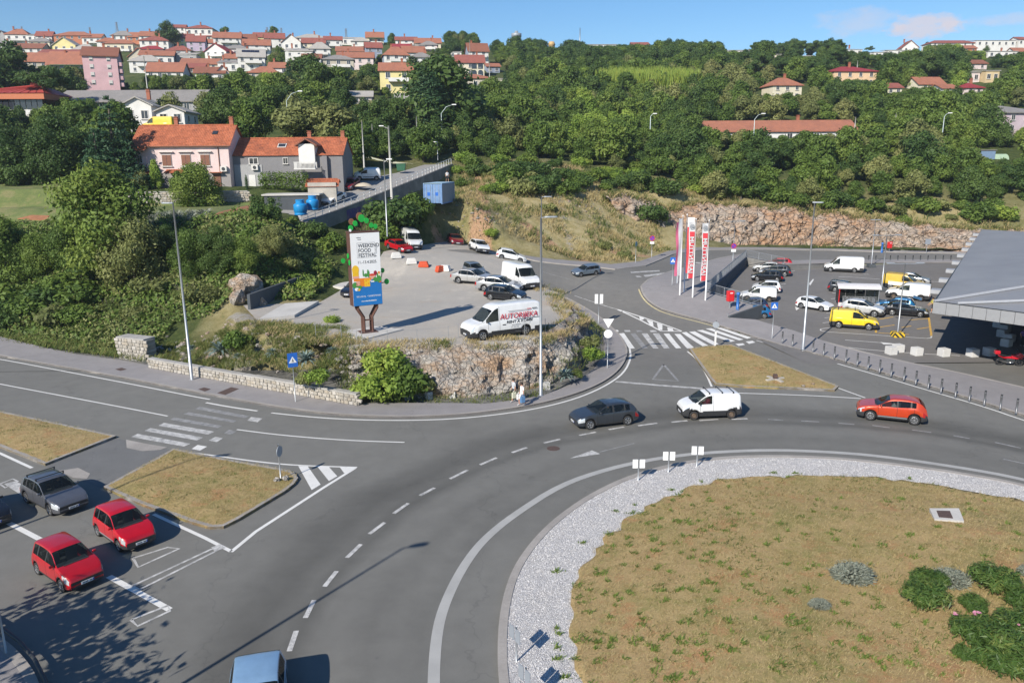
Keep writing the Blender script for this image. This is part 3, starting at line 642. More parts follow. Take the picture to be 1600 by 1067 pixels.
for pts,mt in(([(860,550),(1190,612),(1150,630),(820,570)],'paint_worn'),([(940,515),(1270,573),(1230,592),(903,532)],'paint_worn'),([(1025,482),(1340,537),(1300,555),(990,500)],'paint_worn'),([(1180,415),(1480,468),(1455,480),(1145,428)],'paint_faint'),([(1250,380),(1560,440),(1530,452),(1222,396)],'paint_faint'),([(1090,448),(1390,500),(1360,515),(1062,462)],'paint_faint'),([(1235,620),(1295,630),(1250,655),(1198,645)],'paint_white'),([(1345,570),(1395,577),(1355,602),(1305,592)],'paint_worn'),([(1430,525),(1480,535),(1440,555),(1400,548)],'paint_faint'),([(1570,445),(1640,455),(1610,478),(1545,468)],'paint_worn')):
 mark('zebra_bar',[pg(*p)for p in q(0,0,540,4,pts)],mt)
for pts in([(466,728),(481,728.5),(501,757),(487,765.5)],[(496,729),(514,729.5),(527,744),(514,751.5)],[(531,730),(558,730.5),(538,739.5)]):mark('chevron_bar',[pg(*p)for p in pts],top=.011)
for pts,mt in(([(668,965),(700,962),(768,1058),(733,1060)],'paint_white'),([(740,965),(772,964),(850,1058),(815,1058)],'paint_faint'),([(810,965),(845,964),(916,1058),(882,1058)],'paint_worn'),([(880,965),(918,964),(985,1057),(950,1058)],'paint_worn'),([(947,966),(982,965),(1058,1057),(1025,1058)],'paint_white'),([(1015,968),(1052,968),(1140,1056),(1098,1058)],'paint_white'),([(633,943),(662,943),(668,953),(640,955)],'paint_white'),([(700,944),(735,944),(742,954),(706,955)],'paint_worn'),([(775,945),(810,945),(818,955),(783,956)],'paint_faint'),([(860,945),(900,945),(906,955),(868,956)],'paint_worn')):
 mark('zebra_bar',[at(r_street,*p)[:2]for p in q(0,800,280,4,pts)],mt,r_street,.016,street,1)
for pts in([(65,890),(100,890),(208,990),(155,994)],[(115,880),(150,876),(330,985),(288,990)],[(170,876),(212,871),(385,962),(350,972)],[(225,865),(268,861),(505,940),(472,948)],[(290,852),(330,849),(565,930),(532,937)],[(370,848),(400,845),(622,916),(592,925)],[(505,962),(560,958),(575,968),(530,978)],[(580,945),(630,940),(650,952),(605,962)],[(410,978),(455,974),(500,985),(440,992)]):
 mark('zebra_bar',[at(r_street,*p)[:2]for p in q(0,1040,330,4.638,pts)],'paint_white',r_street,.016,street,1)
def ln7(pts,wd,mt='paint_white',s=4,x0=800,y0=280):line('edge_line',[at(r_street,*p)[:2]for p in q(0,x0,y0,s,pts)],wd,mt,r_street,.017,street,0)
ln7([(660,815),(850,875),(1060,950)],.2);ln7([(660,815),(800,880),(932,950),(1060,952)],.2);ln7([(390,728),(530,775),(665,816)],.13,'paint_worn')
for pts in([(795,860),(830,868),(818,880),(800,880)],[(840,878),(880,890),(885,920),(865,915)],[(905,900),(940,910),(940,945),(915,940)],[(970,925),(1005,935),(1010,950),(975,950)]):mark('chevron_bar',[at(r_street,*p)[:2]for p in q(0,800,280,4,pts)],'paint_white',r_street,.02,street,1)
for pts in([(820,602),(1000,580),(1008,588),(835,612)],[(880,615),(1010,592),(1018,600),(905,625)],[(740,580),(920,570),(925,577),(745,588)],[(770,605),(800,606),(812,612),(780,613)],[(880,632),(920,636),(930,642),(890,640)],[(960,625),(1020,618),(1022,626),(968,634)],[(1150,520),(1300,527),(1290,533),(1145,526)]):mark('zebra_bar',[at(r_street,*p)[:2]for p in q(0,800,280,4,pts)],'paint_worn',r_street,.016,street,1)
ln7([(190,580),(280,605),(385,632)],.1,'paint_faint');ln7([(1240,480),(1380,500),(1599,520)],.12,'paint_faint')
for pts,wd in(([(1037,569.5),(1060,595.5),(1020,592.5),(1037,569.5)],.2),):line('give_way_triangle',[pg(*p)for p in pts],wd,'paint_faint',it=0)
mark('give_way_triangle',[pg(890,716),pg(925,703.5),pg(938,709)],'paint_worn');line('give_way_triangle',[pg(937,706),pg(991,692.5)],.1,'paint_faint',it=0)
for pts in([(208,872),(262,855),(280,857),(216,886)],[(207,915),(330,858),(345,857),(218,921)],[(205,968),(262,946),(266,954),(215,978)],[(0,756),(20,748),(28,752),(8,762)]):line('stop_line',[pg(*p)for p in pts+pts[:1]],.13,'paint_worn',top=.011,it=0)
for pts in([(6,756),(24,752),(60,767),(40,778)],[(330,855),(345,850),(352,856),(336,862)]):mark('stop_line',[pg(*p)for p in pts],'paint_worn',top=.016)
def pk(px,py):return at(r_park,px,py)[:2]
def pline(pts,wd=.13,mt='paint_white',nm='bay_line'):return line(nm,[pk(*p)for p in pts],wd,mt,r_park,.016,parking,0)
s8=lambda pts:q(0,1180,400,4.9875,pts)
for pts in([(508,572),(512,582),(560,592),(1340,643),(1370,638),(1376,622)],[(650,165),(700,162),(830,172),(970,182)],[(1300,195),(1470,205)],[(840,140),(890,145)],[(720,712),(850,728),(1030,743)],[(1130,752),(1230,756)],[(1290,762),(1440,770),(1596,778)],[(700,655),(980,676)]):pline(s8(pts))
for pts in([(1353,480),(1368,590)],[(940,578),(942,598)],[(965,495),(1075,475)],[(965,556),(1085,538)],[(1140,558),(1215,546)],[(1200,500),(1350,487)],[(1260,570),(1365,555)],[(1370,590),(1372,625)],[(960,600),(1200,612)]):pline(s8(pts),.2,'paint_orange','hatch_line')
for pts in([(508,570),(580,560)],[(525,522),(590,515)],[(540,483),(595,478)],[(555,445),(600,440)],[(590,335),(640,330)],[(600,290),(640,285)],[(185,245),(215,243)],[(205,222),(238,218)],[(150,275),(190,268)],[(280,120),(310,116)]):pline(s8(pts),.12)
for pts in([(415,220),(450,180),(458,184),(430,230)],[(310,395),(345,408),(320,425)],[(975,672),(1150,690),(1000,690)]):mark('road_arrow',[pk(*p)for p in s8(pts)],'paint_white',r_park,.018,parking,0)
def cover(pxs,label,z=KH,mat='rust_iron',zf=None,cat='drain cover'):
 pts=[pg(*p,z)for p in pxs];m=MB();m.prism(pts[::-1],z-.05,z+.012);o=m.build('drain_cover',MATS[mat]);return tag(o,label,cat)
simple('rust_plate',(.10,.065,.055),.85,.1,.3,8)
cover([(180,577),(190,574.5),(198,577),(188,579.5)],'rusty square cover in the pavement left of the stone wall',mat='rust_plate')
cover([(310,608),(319,605.3),(329.5,608),(320,611.5)],'rusty square cover in the pavement under the left lamp post',mat='rust_plate')
cover([(339.5,614),(361,605),(373.5,607.3),(352,617)],'long rusty cover in the pavement before the stone wall',mat='rust_plate')
c=pg(864.5,700.5);m=MB();m.lathe([(0,.012),(.36,.012),(.40,.010),(.40,-.05)],20,M=Matrix.Translation((c[0],c[1],0)));tag(m.build('manhole_cover',MATS['rust_plate']),'round manhole cover in the roundabout lane','manhole cover')
# ---------------------------------------------------------------- vehicles
def m_carpaint(name,c,metal=0.0,rough=.28):
 if name in MATS:return MATS[name]
 t=NT(name);t.color(t.mix(1,c,t.ramp(t.noise(2.0,5,.6,t.pos(obj=True)),[(.3,(.88,)*3),(.7,(1.03,)*3)]),'MULTIPLY'))
 t.p.inputs['Metallic'].default_value=metal;t.p.inputs['Roughness'].default_value=rough;t.p.inputs['Coat Weight'].default_value=.7;t.p.inputs['Coat Roughness'].default_value=.05
 MATS[name]=t.m;return t.m
def m_glass():
 t=NT('car_glass');t.color((.012,.016,.018));t.p.inputs['Roughness'].default_value=.03;t.p.inputs['Specular IOR Level'].default_value=.6
 tr=t.n('ShaderNodeBsdfTransparent');tr.inputs[0].default_value=(.62,.68,.66,1);mx=t.n('ShaderNodeMixShader');mx.inputs[0].default_value=.55
 t.l(t.p.outputs[0],mx.inputs[1]);t.l(tr.outputs[0],mx.inputs[2]);t.l(mx.outputs[0],t.o.inputs[0]);MATS['car_glass']=t.m
m_glass()
simple('rubber',(.022,.022,.023),.85);simple('trim',(.028,.029,.031),.6);simple('rim_metal',(.55,.56,.57),.35,.75,.08);simple('rim_dark',(.03,.03,.032),.5)
simple('steel_wheel',(.16,.115,.08),.7,.3);simple('lamp_clear',(.62,.65,.67),.12,.35,.1,9);simple('lamp_red',(.34,.012,.012),.2);simple('plate',(.74,.75,.76),.4,var=.05);simple('seat',(.11,.11,.115),.85)
simple('seam',(.008,.008,.009),.8);simple('plate_blue',(.03,.08,.35),.4);simple('plate_ink',(.03,.03,.03),.6)
def pchip(xs,ys,x):
 xs=np.asarray(xs,float);ys=np.asarray(ys,float);h=np.diff(xs);d=np.diff(ys)/h;m=np.zeros(len(xs))
 for i in range(1,len(xs)-1):
  if d[i-1]*d[i]>0:
   w1=2*h[i]+h[i-1];w2=h[i]+2*h[i-1];m[i]=(w1+w2)/(w1/d[i-1]+w2/d[i])
 m[0]=d[0];m[-1]=d[-1]
 x=np.clip(x,xs[0],xs[-1]);i=np.clip(np.searchsorted(xs,x)-1,0,len(h)-1);t=(x-xs[i])/h[i]
 return ys[i]*(2*t**3-3*t**2+1)+h[i]*m[i]*(t**3-2*t**2+t)+ys[i+1]*(-2*t**3+3*t**2)+h[i]*m[i+1]*(t**3-t**2)
NP=15
WHEEL={}
def wheel_meshes(r,wd,style):
 k=(round(r,3),round(wd,3),style)
 if k in WHEEL:return WHEEL[k]
 M=Matrix.Rotation(math.pi/2,4,'X')
 t=MB();w2=wd/2;ri=r*.66
 t.lathe([(ri,-w2+.02),(r*.86,-w2),(r*.96,-w2+.02),(r,-w2+.05),(r,w2-.05),(r*.96,w2-.02),(r*.86,w2),(ri,w2-.02),(ri,-w2+.02)],20,0,M)
 rm=MB();rm.lathe([(ri,w2-.02),(ri*.93,w2-.015),(ri*.9,w2-.05)],20,0,M);rm.lathe([(.001,w2-.06),(ri*.92,w2-.06)],20,1,M)
 if style=='steel':
  rm.lathe([(ri*.75,w2-.05),(ri*.6,w2-.02),(ri*.3,w2-.035),(.001,w2-.03)],16,0,M)
 else:
  n=5 if style=='alloy' else 8
  for i in range(n):
   a=2*math.pi*i/n;h=.30 if n==5 else .17
   p=[(ri*.12,a-.9*h),(ri*.92,a-h*.62),(ri*.92,a+h*.62),(ri*.12,a+.9*h)]
   vs=[M@Vector((b*math.cos(c),b*math.sin(c),w2-(.03 if b<ri*.5 else .022)))for b,c in p];rm.add(vs,[(0,1,2,3)],0)
  rm.lathe([(ri*.2,w2-.02),(.001,w2-.015)],10,0,M)
 WHEEL[k]=(t.mesh('tyre',MATS['rubber'],True),rm.mesh('rim',[MATS['steel_wheel' if style=='steel' else 'rim_metal'],MATS['rim_dark']]))
 return WHEEL[k]
CARS={}
TYPES=dict(hatch=dict(L=4.20,W=1.78,H=1.48,wb=2.58,fo=.84,r=.315,top=[(0,.62),(.12,.74),(.35,.82),(.85,.93),(1.15,.99),(1.30,1.03),(2.02,1.42),(2.35,1.47),(2.9,1.48),(3.5,1.43),(3.72,1.37),(4.05,1.06),(4.15,.9),(4.20,.66)],cowl=1.22,wt=2.02,rr=3.66,rb=4.06,belt=[(0,.58),(.3,.74),(1.2,.93),(2.4,.955),(3.6,1.0),(4.2,.62)],sw=(1.42,3.55),pil=(2.42,3.2),doors=(1.32,2.42,3.42),nose=.80),mini=dict(L=3.62,W=1.62,H=1.53,wb=2.32,fo=.70,r=.285,top=[(0,.60),(.10,.76),(.30,.87),(.65,.99),(.95,1.06),(1.60,1.45),(1.95,1.52),(2.5,1.53),(3.15,1.49),(3.32,1.42),(3.52,1.05),(3.58,.86),(3.62,.6)],cowl=.86,wt=1.60,rr=3.27,rb=3.52,belt=[(0,.57),(.25,.78),(.9,.97),(2.0,.97),(3.1,1.0),(3.62,.58)],sw=(1.05,3.14),pil=(1.95,2.72),doors=(1.06,1.95,2.8),nose=.82),suv=dict(L=4.20,W=1.80,H=1.58,wb=2.61,fo=.84,r=.335,top=[(0,.70),(.10,.84),(.35,.94),(.9,1.05),(1.20,1.10),(1.95,1.50),(2.3,1.57),(2.9,1.58),(3.5,1.52),(3.75,1.44),(4.05,1.14),(4.14,.98),(4.20,.7)],cowl=1.14,wt=1.95,rr=3.70,rb=4.06,belt=[(0,.66),(.3,.84),(1.2,1.02),(2.4,1.05),(3.5,1.11),(4.2,.68)],sw=(1.36,3.5),pil=(2.4,3.2),doors=(1.28,2.4,3.4),nose=.82,clad=.30),sedan=dict(L=4.60,W=1.77,H=1.47,wb=2.70,fo=.90,r=.315,top=[(0,.60),(.12,.70),(.4,.80),(1.0,.90),(1.3,.95),(2.15,1.38),(2.5,1.45),(3.0,1.47),(3.35,1.43),(3.95,1.06),(4.15,1.03),(4.5,.98),(4.57,.85),(4.60,.66)],cowl=1.30,wt=2.15,rr=3.40,rb=3.92,belt=[(0,.56),(.3,.72),(1.3,.90),(2.5,.93),(3.8,.98),(4.5,.93),(4.6,.62)],sw=(1.52,3.55),pil=(2.5,3.3),doors=(1.4,2.5,3.45),nose=.80),coupe=dict(L=4.64,W=1.78,H=1.38,wb=2.76,fo=.80,r=.33,top=[(0,.58),(.12,.68),(.4,.78),(1.1,.90),(1.5,.95),(2.30,1.30),(2.7,1.37),(3.1,1.38),(3.5,1.33),(4.15,1.04),(4.5,1.0),(4.6,.88),(4.64,.64)],cowl=1.48,wt=2.30,rr=3.45,rb=4.10,belt=[(0,.54),(.3,.70),(1.4,.88),(2.6,.91),(3.9,.96),(4.5,.94),(4.64,.6)],sw=(1.7,3.6),pil=(2.95,9),doors=(1.6,3.0,9),nose=.80),wagon=dict(L=4.25,W=1.70,H=1.46,wb=2.51,fo=.82,r=.295,top=[(0,.60),(.12,.70),(.4,.80),(1.0,.90),(1.25,.95),(1.95,1.36),(2.3,1.42),(3.0,1.45),(3.75,1.44),(3.92,1.38),(4.16,1.02),(4.21,.85),(4.25,.6)],cowl=1.22,wt=1.95,rr=3.86,rb=4.16,belt=[(0,.56),(.3,.72),(1.2,.90),(2.4,.92),(3.8,.94),(4.25,.6)],sw=(1.4,3.8),pil=(2.3,3.1),doors=(1.3,2.3,3.2),nose=.82),fiorino=dict(L=3.92,W=1.70,H=1.72,wb=2.51,fo=.74,r=.30,top=[(0,.66),(.06,.84),(.25,.97),(.6,1.10),(.85,1.17),(1.50,1.62),(1.8,1.71),(2.4,1.73),(3.5,1.71),(3.80,1.66),(3.88,1.30),(3.92,.62)],cowl=.78,wt=1.50,rr=3.84,rb=3.9,belt=[(0,.62),(.25,.86),(.8,1.03),(1.6,1.03),(3.7,1.05),(3.92,.6)],sw=(.98,1.92),pil=(9,9),doors=(1.12,2.0,9),nose=.84,clad=.42,van=True,tum=.13,rub=True),caddy=dict(L=4.42,W=1.79,H=1.82,wb=2.68,fo=.86,r=.315,top=[(0,.66),(.08,.84),(.3,.97),(.85,1.08),(1.08,1.14),(1.85,1.72),(2.2,1.81),(3.0,1.82),(4.1,1.80),(4.32,1.74),(4.39,1.3),(4.42,.62)],cowl=1.05,wt=1.85,rr=4.36,rb=4.4,belt=[(0,.62),(.3,.86),(1.1,1.05),(2.4,1.05),(4.2,1.06),(4.42,.6)],sw=(1.3,2.35),pil=(9,9),doors=(1.26,2.42,9),nose=.82,clad=.34,van=True,tum=.12),van=dict(L=5.9,W=2.05,H=2.45,wb=3.55,fo=.98,r=.345,top=[(0,.80),(.08,1.02),(.3,1.16),(.75,1.28),(1.0,1.36),(1.78,2.12),(2.05,2.34),(2.5,2.45),(4.5,2.46),(5.6,2.44),(5.82,2.36),(5.88,1.7),(5.9,.7)],cowl=.98,wt=1.78,rr=5.85,rb=5.87,belt=[(0,.74),(.3,1.02),(1.0,1.22),(2.2,1.24),(5.7,1.26),(5.9,.7)],sw=(1.25,2.28),pil=(9,9),doors=(1.41,2.35,9),nose=.84,clad=.33,van=True,tum=.10,rub=True,sideh=1.92),)
def car_meshes(kind,style='alloy',clad=None,bars=None,dirty=False):
 key=(kind,style,clad,bars)
 if key in CARS:return CARS[key]
 T=TYPES[kind];L,W,r=T['L'],T['W'],T['r'];f0=T['fo'];f1=f0+T['wb'];Ra=r+.055;gc=.20
 clad_f=T.get('clad',0)if clad is None else clad
 tum=T.get('tum',.30)
 us=set(np.linspace(0,L,46).round(4));us|={.03,.07,L-.03,L-.07}
 for c in(f0,f1):us|={round(c+Ra*math.cos(a),4)for a in np.linspace(0,math.pi,15)};us|={round(c-Ra-.004,4),round(c+Ra+.004,4)}
 cuts=[T['cowl'],T['wt'],T['rr'],T['rb'],*T['sw']]+[d for d in T['doors']if d<8]
 for c in cuts:us.add(round(c,4))
 for d in T['doors']:
  if d<8:us|={round(d-.009,4),round(d+.009,4)}
 for p in T['pil']:
  if p<8:us|={round(p-.045,4),round(p+.045,4)}
 u=np.array(sorted(us));k=np.r_[True,np.diff(u)>.0035];u=u[k];n=len(u)
 zt=pchip(*zip(*T['top']),u);zb=np.minimum(pchip(*zip(*T['belt']),u),zt-.035)
 hw=W/2*(1-(1-T['nose'])*np.clip(1-u/.62,0,1)**2.2-.12*np.clip(1-(L-u)/.5,0,1)**2.4)
 if T.get('van'):hw=W/2*(1-(1-T['nose'])*np.clip(1-u/.7,0,1)**2.2-.05*np.clip(1-(L-u)/.2,0,1)**2.4)
 lo=gc+.06*np.clip(1-u/.3,0,1)+.10*np.clip(1-(L-u)/.35,0,1)
 for c in(f0,f1):
  d=np.abs(u-c);lo=np.where(d<=Ra,np.maximum(lo,r+np.sqrt(np.maximum(Ra**2-d**2,0))),lo)
 S=np.zeros((n,NP,2))
 for i in range(n):
  h=zt[i]-zb[i];b=zb[i];l=lo[i];q=hw[i];H_=b-l
  wr=q-(.045+tum*h)if h>.02 else q*.9
  S[i]=[(0,l),(q*.86,l),(q*.955,l+.05*H_+.01),(q*.985,l+.2*H_),(q*.992,l+.31*H_),(q*.998,l+.42*H_),(q*1.0,l+.56*H_),(q*.99,b-.1*H_),(q*.965,b),(q*.955-.0,b+.05*h),(wr+.012,b+.84*h),(wr-.012,b+.93*h),(wr*.86,b+.985*h),(wr*.45,b+h),(0,b+h+.006)]
 X=L/2-u
 parts={}
 def put(name,side,quad,mi=0):
  parts.setdefault((name,side),MB()).add(quad,[(0,1,2,3)],mi)
 PAINT,TRIM,SEAM=0,1,2
 V=lambda i,j,s:(X[i],s*S[i,j,0],S[i,j,1])
 d0,d1,d2=T['doors']
 for i in range(n-1):
  um=(u[i]+u[i+1])/2;h=(zt[i]+zt[i+1]-zb[i]-zb[i+1])/2
  for j in range(NP-1):
   name='body';mi=PAINT;sided=False
   zm=(S[i,j,1]+S[i,j+1,1]+S[i+1,j,1]+S[i+1,j+1,1])/4
   if j>=11 and T['cowl']<um<T['wt']:name='windscreen'
   elif j>=11 and T['rr']<um<T['rb']and not T.get('van'):name='rear_window'
   elif j==9 and T['sw'][0]<um<T['sw'][1]and h>.06:
    p=[q_ for q_ in T['pil']if abs(um-q_)<.046]
    if p:mi=TRIM
    else:name='side_window'+('' if um<T['pil'][0]else '_b');sided=True
   elif j<=1:mi=TRIM
   elif clad_f and j<=6 and zm<gc+clad_f*(.9 if .6<um<L-.6 else 1.45):mi=TRIM
   elif j==2 and .5<um<L-.4:mi=TRIM
   if name=='body' and 2<=j<=10:
    if any(abs(um-d)<.0091 for d in T['doors']):mi=SEAM
    elif 3<=j<=8 and mi==PAINT and d0<um<min(d1,8):name='door';sided=True
    elif 3<=j<=8 and mi==PAINT and d1<um<d2 and d2<8 and abs(um-f1)>Ra+.02:name='door_b';sided=True
   if name=='body' and mi==PAINT:
    if j in(6,7)and .05<um<.44 and zm>zb[i]-.15:name='headlight';sided=True
    if j in(6,7,8)and um>L-(.24 if not T.get('van')else .09):name='tail_light';sided=True
    if T.get('van')and j in(6,7,8)and um>L-.09:name='tail_light';sided=True
   for s in(1,-1):
    qd=[V(i,j,s),V(i+1,j,s),V(i+1,j+1,s),V(i,j+1,s)]
    if s<0:qd=qd[::-1]
    put(name,s if sided else 0,qd,mi)
 for i,sgn in((0,1),(n-1,-1)):
  for j in range(NP-1):
   zm=(S[i,j,1]+S[i,j+1,1])/2;a=[V(i,j,1),V(i,j+1,1),V(i,j+1,-1),V(i,j,-1)]
   if sgn<0:a=a[::-1]
   mi=TRIM if(zm<gc+.16 or(sgn>0 and zm<zb[0]and j>=6)or(clad_f and zm<gc+clad_f*1.4))else PAINT
   put('body',0,a,mi)
 B=parts[('body',0)]
 B.box((0,0,.34),(L-.5,W-.62,.26),SEAM)
 for c in(f0,f1):B.box((L/2-c,0,.5),(2*Ra-.02,W*.60,.42),SEAM)
 zt0=zt[0]
 B.box((L/2+.004,0,zt0-.07),(.02,W*.46,.07),TRIM);B.box((L/2-.0,0,gc+.13),(.03,W*.6,.10),TRIM)
 if T.get('rub'):
  for s in(1,-1):B.box((L/2-(d1+f1-Ra)/2+.25,s*(W/2+.0),.56),(f1-Ra-d1+.9,.03,.10),TRIM)
 if clad_f and not T.get('van'):
  for s in(1,-1):B.box((L/2-(f0+f1)/2,s*(W/2-.012),.40),(T['wb']-2*Ra-.1,.03,.05),3)
 B.box((L/2-T['cowl']+.02,0,float(np.interp(T['cowl'],u,zt))-.0),(.10,W*.62,.02),TRIM)
 if T.get('van'):
  B.box((-L/2-.003,0,T['H']*.52),(.01,.02,T['H']*.62),SEAM);B.box((-L/2-.01,.12,.95),(.03,.14,.05),TRIM)
 out={}
 for(name,s),m in parts.items():
  bm=bmesh.new();me=m.mesh(name,[MATS['trim']]*4);bm.from_mesh(me);bmesh.ops.remove_doubles(bm,verts=bm.verts,dist=.0008);bm.to_mesh(me);bm.free()
  if name!='body':me.polygons.foreach_set('use_smooth',[True]*len(me.polygons))
  else:
   me.polygons.foreach_set('use_smooth',[True]*len(me.polygons));me.set_sharp_from_angle(angle=rad(38))
  out[(name,s)]=me
 extra={}
 m=MB()
 zs=float(np.interp(T['cowl']+.35,u,zb))
 for s in(1,-1):
  m=MB();m.box((0,0,0),(.08,.16,.11));m.box((0,-s*.09,-.05),(.05,.08,.04))
  extra[('mirror',s)]=(m,(L/2-T['sw'][0]-.08,s*(W/2+.07),zs+.09))
 seat=MB();fx=T['wt']+.15
 for y in(-.36,.36):
  seat.box((L/2-fx-.15,y,.50),(.5,.46,.16));seat.box((L/2-fx-.42,y,.82),(.14,.44,.60));seat.box((L/2-fx-.45,y,1.20),(.10,.26,.16))
 seat.box((L/2-T['cowl']-.30,0,zs-.12),(.5,W*.74,.16))
 if T.get('van'):seat.box((L/2-T['sw'][1]-.12,0,T['H']*.55),(.04,W*.8,T['H']*.6))
 else:seat.box((L/2-fx-1.2,0,.7),(.16,W*.66,.62));seat.box((L/2-fx-.95,0,.48),(.5,W*.66,.16))
 dat=dict(T=T,parts=out,extra=extra,seat=seat.mesh('seats',MATS['seat']),wh=wheel_meshes(r,.2,style),u=u,zt=zt,zb=zb,L=L,W=W,f=(f0,f1),r=r)
 if bars:
  b=MB()
  for x in bars:
   z=float(np.interp(x,u,zt))+.09;b.box((L/2-x,0,z),(.05,W*.80,.035))
   for s in(1,-1):b.box((L/2-x,s*W*.38,z-.06),(.07,.05,.10))
  dat['bars']=b.mesh('roof_bar',MATS['trim'])
 CARS[key]=dat;return dat
def assign(me,mats):
 me=me.copy()
 for i in range(4):me.materials[i]=mats[min(i,len(mats)-1)]
 return me
COLOURED={}
def car(kind,paint,place,heading,label,group=None,style='alloy',clad=None,bars=None,cat='car',driver=None,scale=1.0,tilt=None,extras=True,plates=True,name=None):
 ""
 D=car_meshes(kind,style,clad,bars);L,W=D['L'],D['W']
 root=empty(name or{'car':'car','van':'van'}.get(cat,'car'),place,heading,label,cat,group);root.scale=(scale,)*3
 if tilt:root.rotation_euler=(tilt[0],tilt[1],heading)
 PM=[paint,MATS['trim'],MATS['seam'],MATS['rim_metal']]
 gl=MATS['car_glass'];tab={'windscreen':gl,'rear_window':gl,'side_window':gl,'side_window_b':gl,'headlight':MATS['lamp_clear'],'tail_light':MATS['lamp_red']}
 for(nm,s),me in D['parts'].items():
  k=(kind,style,clad,bars,nm,s,paint.name)
  if k not in COLOURED:COLOURED[k]=assign(me,[tab[nm]]if nm in tab else PM)
  link(nm.replace('_b','')if nm.endswith('_b')else nm,COLOURED[k],root)
 for(nm,s),(m,loc)in D['extra'].items():
  o=m.build(nm,paint if kind not in('van','fiorino')else MATS['trim'],root,True,.03);o.location=loc
 link('seats',D['seat'],root)
 tm,rm=D['wh']
 for fx in D['f']:
  for s in(1,-1):
   wh=bpy.data.objects.new('wheel',None)
   COL.objects.link(wh);wh.parent=root;wh.location=(L/2-fx,s*(W/2-.115),D['r']);wh.empty_display_size=.1
   if s>0:wh.rotation_euler=(0,0,math.pi)
   link('tyre',tm,wh);o=link('rim',rm,wh)
 if plates:
  for sg in(1,-1):
   m=MB();m.box((0,0,0),(.012,.52,.115));m.box((.003*sg,.235*sg*1,0),(.012,.05,.11),1)
   for t in range(7):
    if t!=2:m.box((.004*sg,sg*(.16-t*.057),0),(.012,.034,.06),2)
   o=m.build('number_plate',[MATS['plate'],MATS['plate_blue'],MATS['plate_ink']],root);o.location=(sg*(L/2+.018),0,.42 if sg>0 else .62)
 if bars:link('roof_bar',D['bars'],root)
 if driver:driver(root,D)
 return root
def text_mesh(name,body,size,mat,parent=None,M=None,bold=0.0,shear=0,ax='CENTER',depth=.004,sp=1.0):
 cu=bpy.data.curves.new(name,'FONT');cu.body=body;cu.size=size;cu.align_x=ax;cu.align_y='CENTER';cu.extrude=depth;cu.offset=bold;cu.shear=shear;cu.resolution_u=3;cu.space_character=sp
 o=bpy.data.objects.new(name,cu);COL.objects.link(o)
 bpy.context.view_layer.update()
 me=bpy.data.meshes.new_from_object(o.evaluated_get(bpy.context.evaluated_depsgraph_get()));bpy.data.objects.remove(o);bpy.data.curves.remove(cu)
 if M is not None:me.transform(M)
 me.name=name;me.materials.clear();me.materials.append(mat);return link(name,me,parent)
# ---------------------------------------------------------------- plants
NR=np.random.default_rng(11)
def leaf_cloud(centres,radii,n,size,shell=.55,flat=1.0,up=.25,tint_c=.6,bend=True,seedf=0,aspect=.6,tintbase=None):
 ""
 centres=np.asarray(centres,float);radii=np.asarray(radii,float)
 if radii.ndim==1:radii=np.repeat(radii[:,None],3,1)
 wgt=(radii.prod(1))**(2/3);k=NR.choice(len(centres),n,p=wgt/wgt.sum())
 d=NR.normal(size=(n,3));d/=np.linalg.norm(d,axis=1)[:,None]
 rr=(shell+(1-shell)*NR.random(n)**.7)*(1+.16*NR.normal(size=n))
 P=centres[k]+d*radii[k]*rr[:,None]
 N=d+NR.normal(size=(n,3))*.55+np.array([0,0,up]);N/=np.linalg.norm(N,axis=1)[:,None]
 A=np.cross(N,NR.normal(size=(n,3)));A/=np.linalg.norm(A,axis=1)[:,None];Bv=np.cross(N,A)
 s=size*(.55+.9*NR.random(n));a=A*s[:,None];b=Bv*(s*aspect)[:,None];c=N*(s*.22)[:,None]
 V=np.stack([P-a,P-b*.9-c*.3,P+a,P+b*.9-c*.3],1)
 lob=NR.random(len(centres))[k]
 tint=np.clip(tint_c*lob+(1-tint_c)*NR.random(n),0,1)
 return V,tint
def leaf_mesh(name,V,tint,mat):
 n=len(V);me=bpy.data.meshes.new(name);me.vertices.add(n*4);me.vertices.foreach_set('co',V.reshape(-1))
 me.loops.add(n*4);me.loops.foreach_set('vertex_index',np.arange(n*4));me.polygons.add(n)
 me.polygons.foreach_set('loop_start',np.arange(n)*4);me.polygons.foreach_set('loop_total',np.full(n,4))
 at=me.attributes.new('tint','FLOAT','POINT');at.data.foreach_set('value',np.repeat(tint,4).astype(np.float32))
 me.materials.append(mat);me.update();me.validate();return me
def broad_crown(name,R_,H_,z0,lobes,n,size,mat,seed,shell=.6,low=.0):
 g=np.random.default_rng(seed);C=[];Q=[]
 for i in range(lobes):
  a=2*math.pi*(i*.618+g.random()*.2);t=g.random();zz=z0+H_*(low+(1-low)*t)
  env=math.sqrt(max(.04,1-(1.9*(t-.42))**2));r=R_*env*(.35+.5*g.random())
  q=R_*(.30+.22*g.random())*(.75+.35*env)
  C.append((r*math.cos(a),r*math.sin(a),zz));Q.append((q,q,q*(.72+.2*g.random())))
 C.append((0,0,z0+H_*.5));Q.append((R_*.5,R_*.5,H_*.38))
 V,t=leaf_cloud(C,Q,n,size,shell);return leaf_mesh(name,V,t,mat)
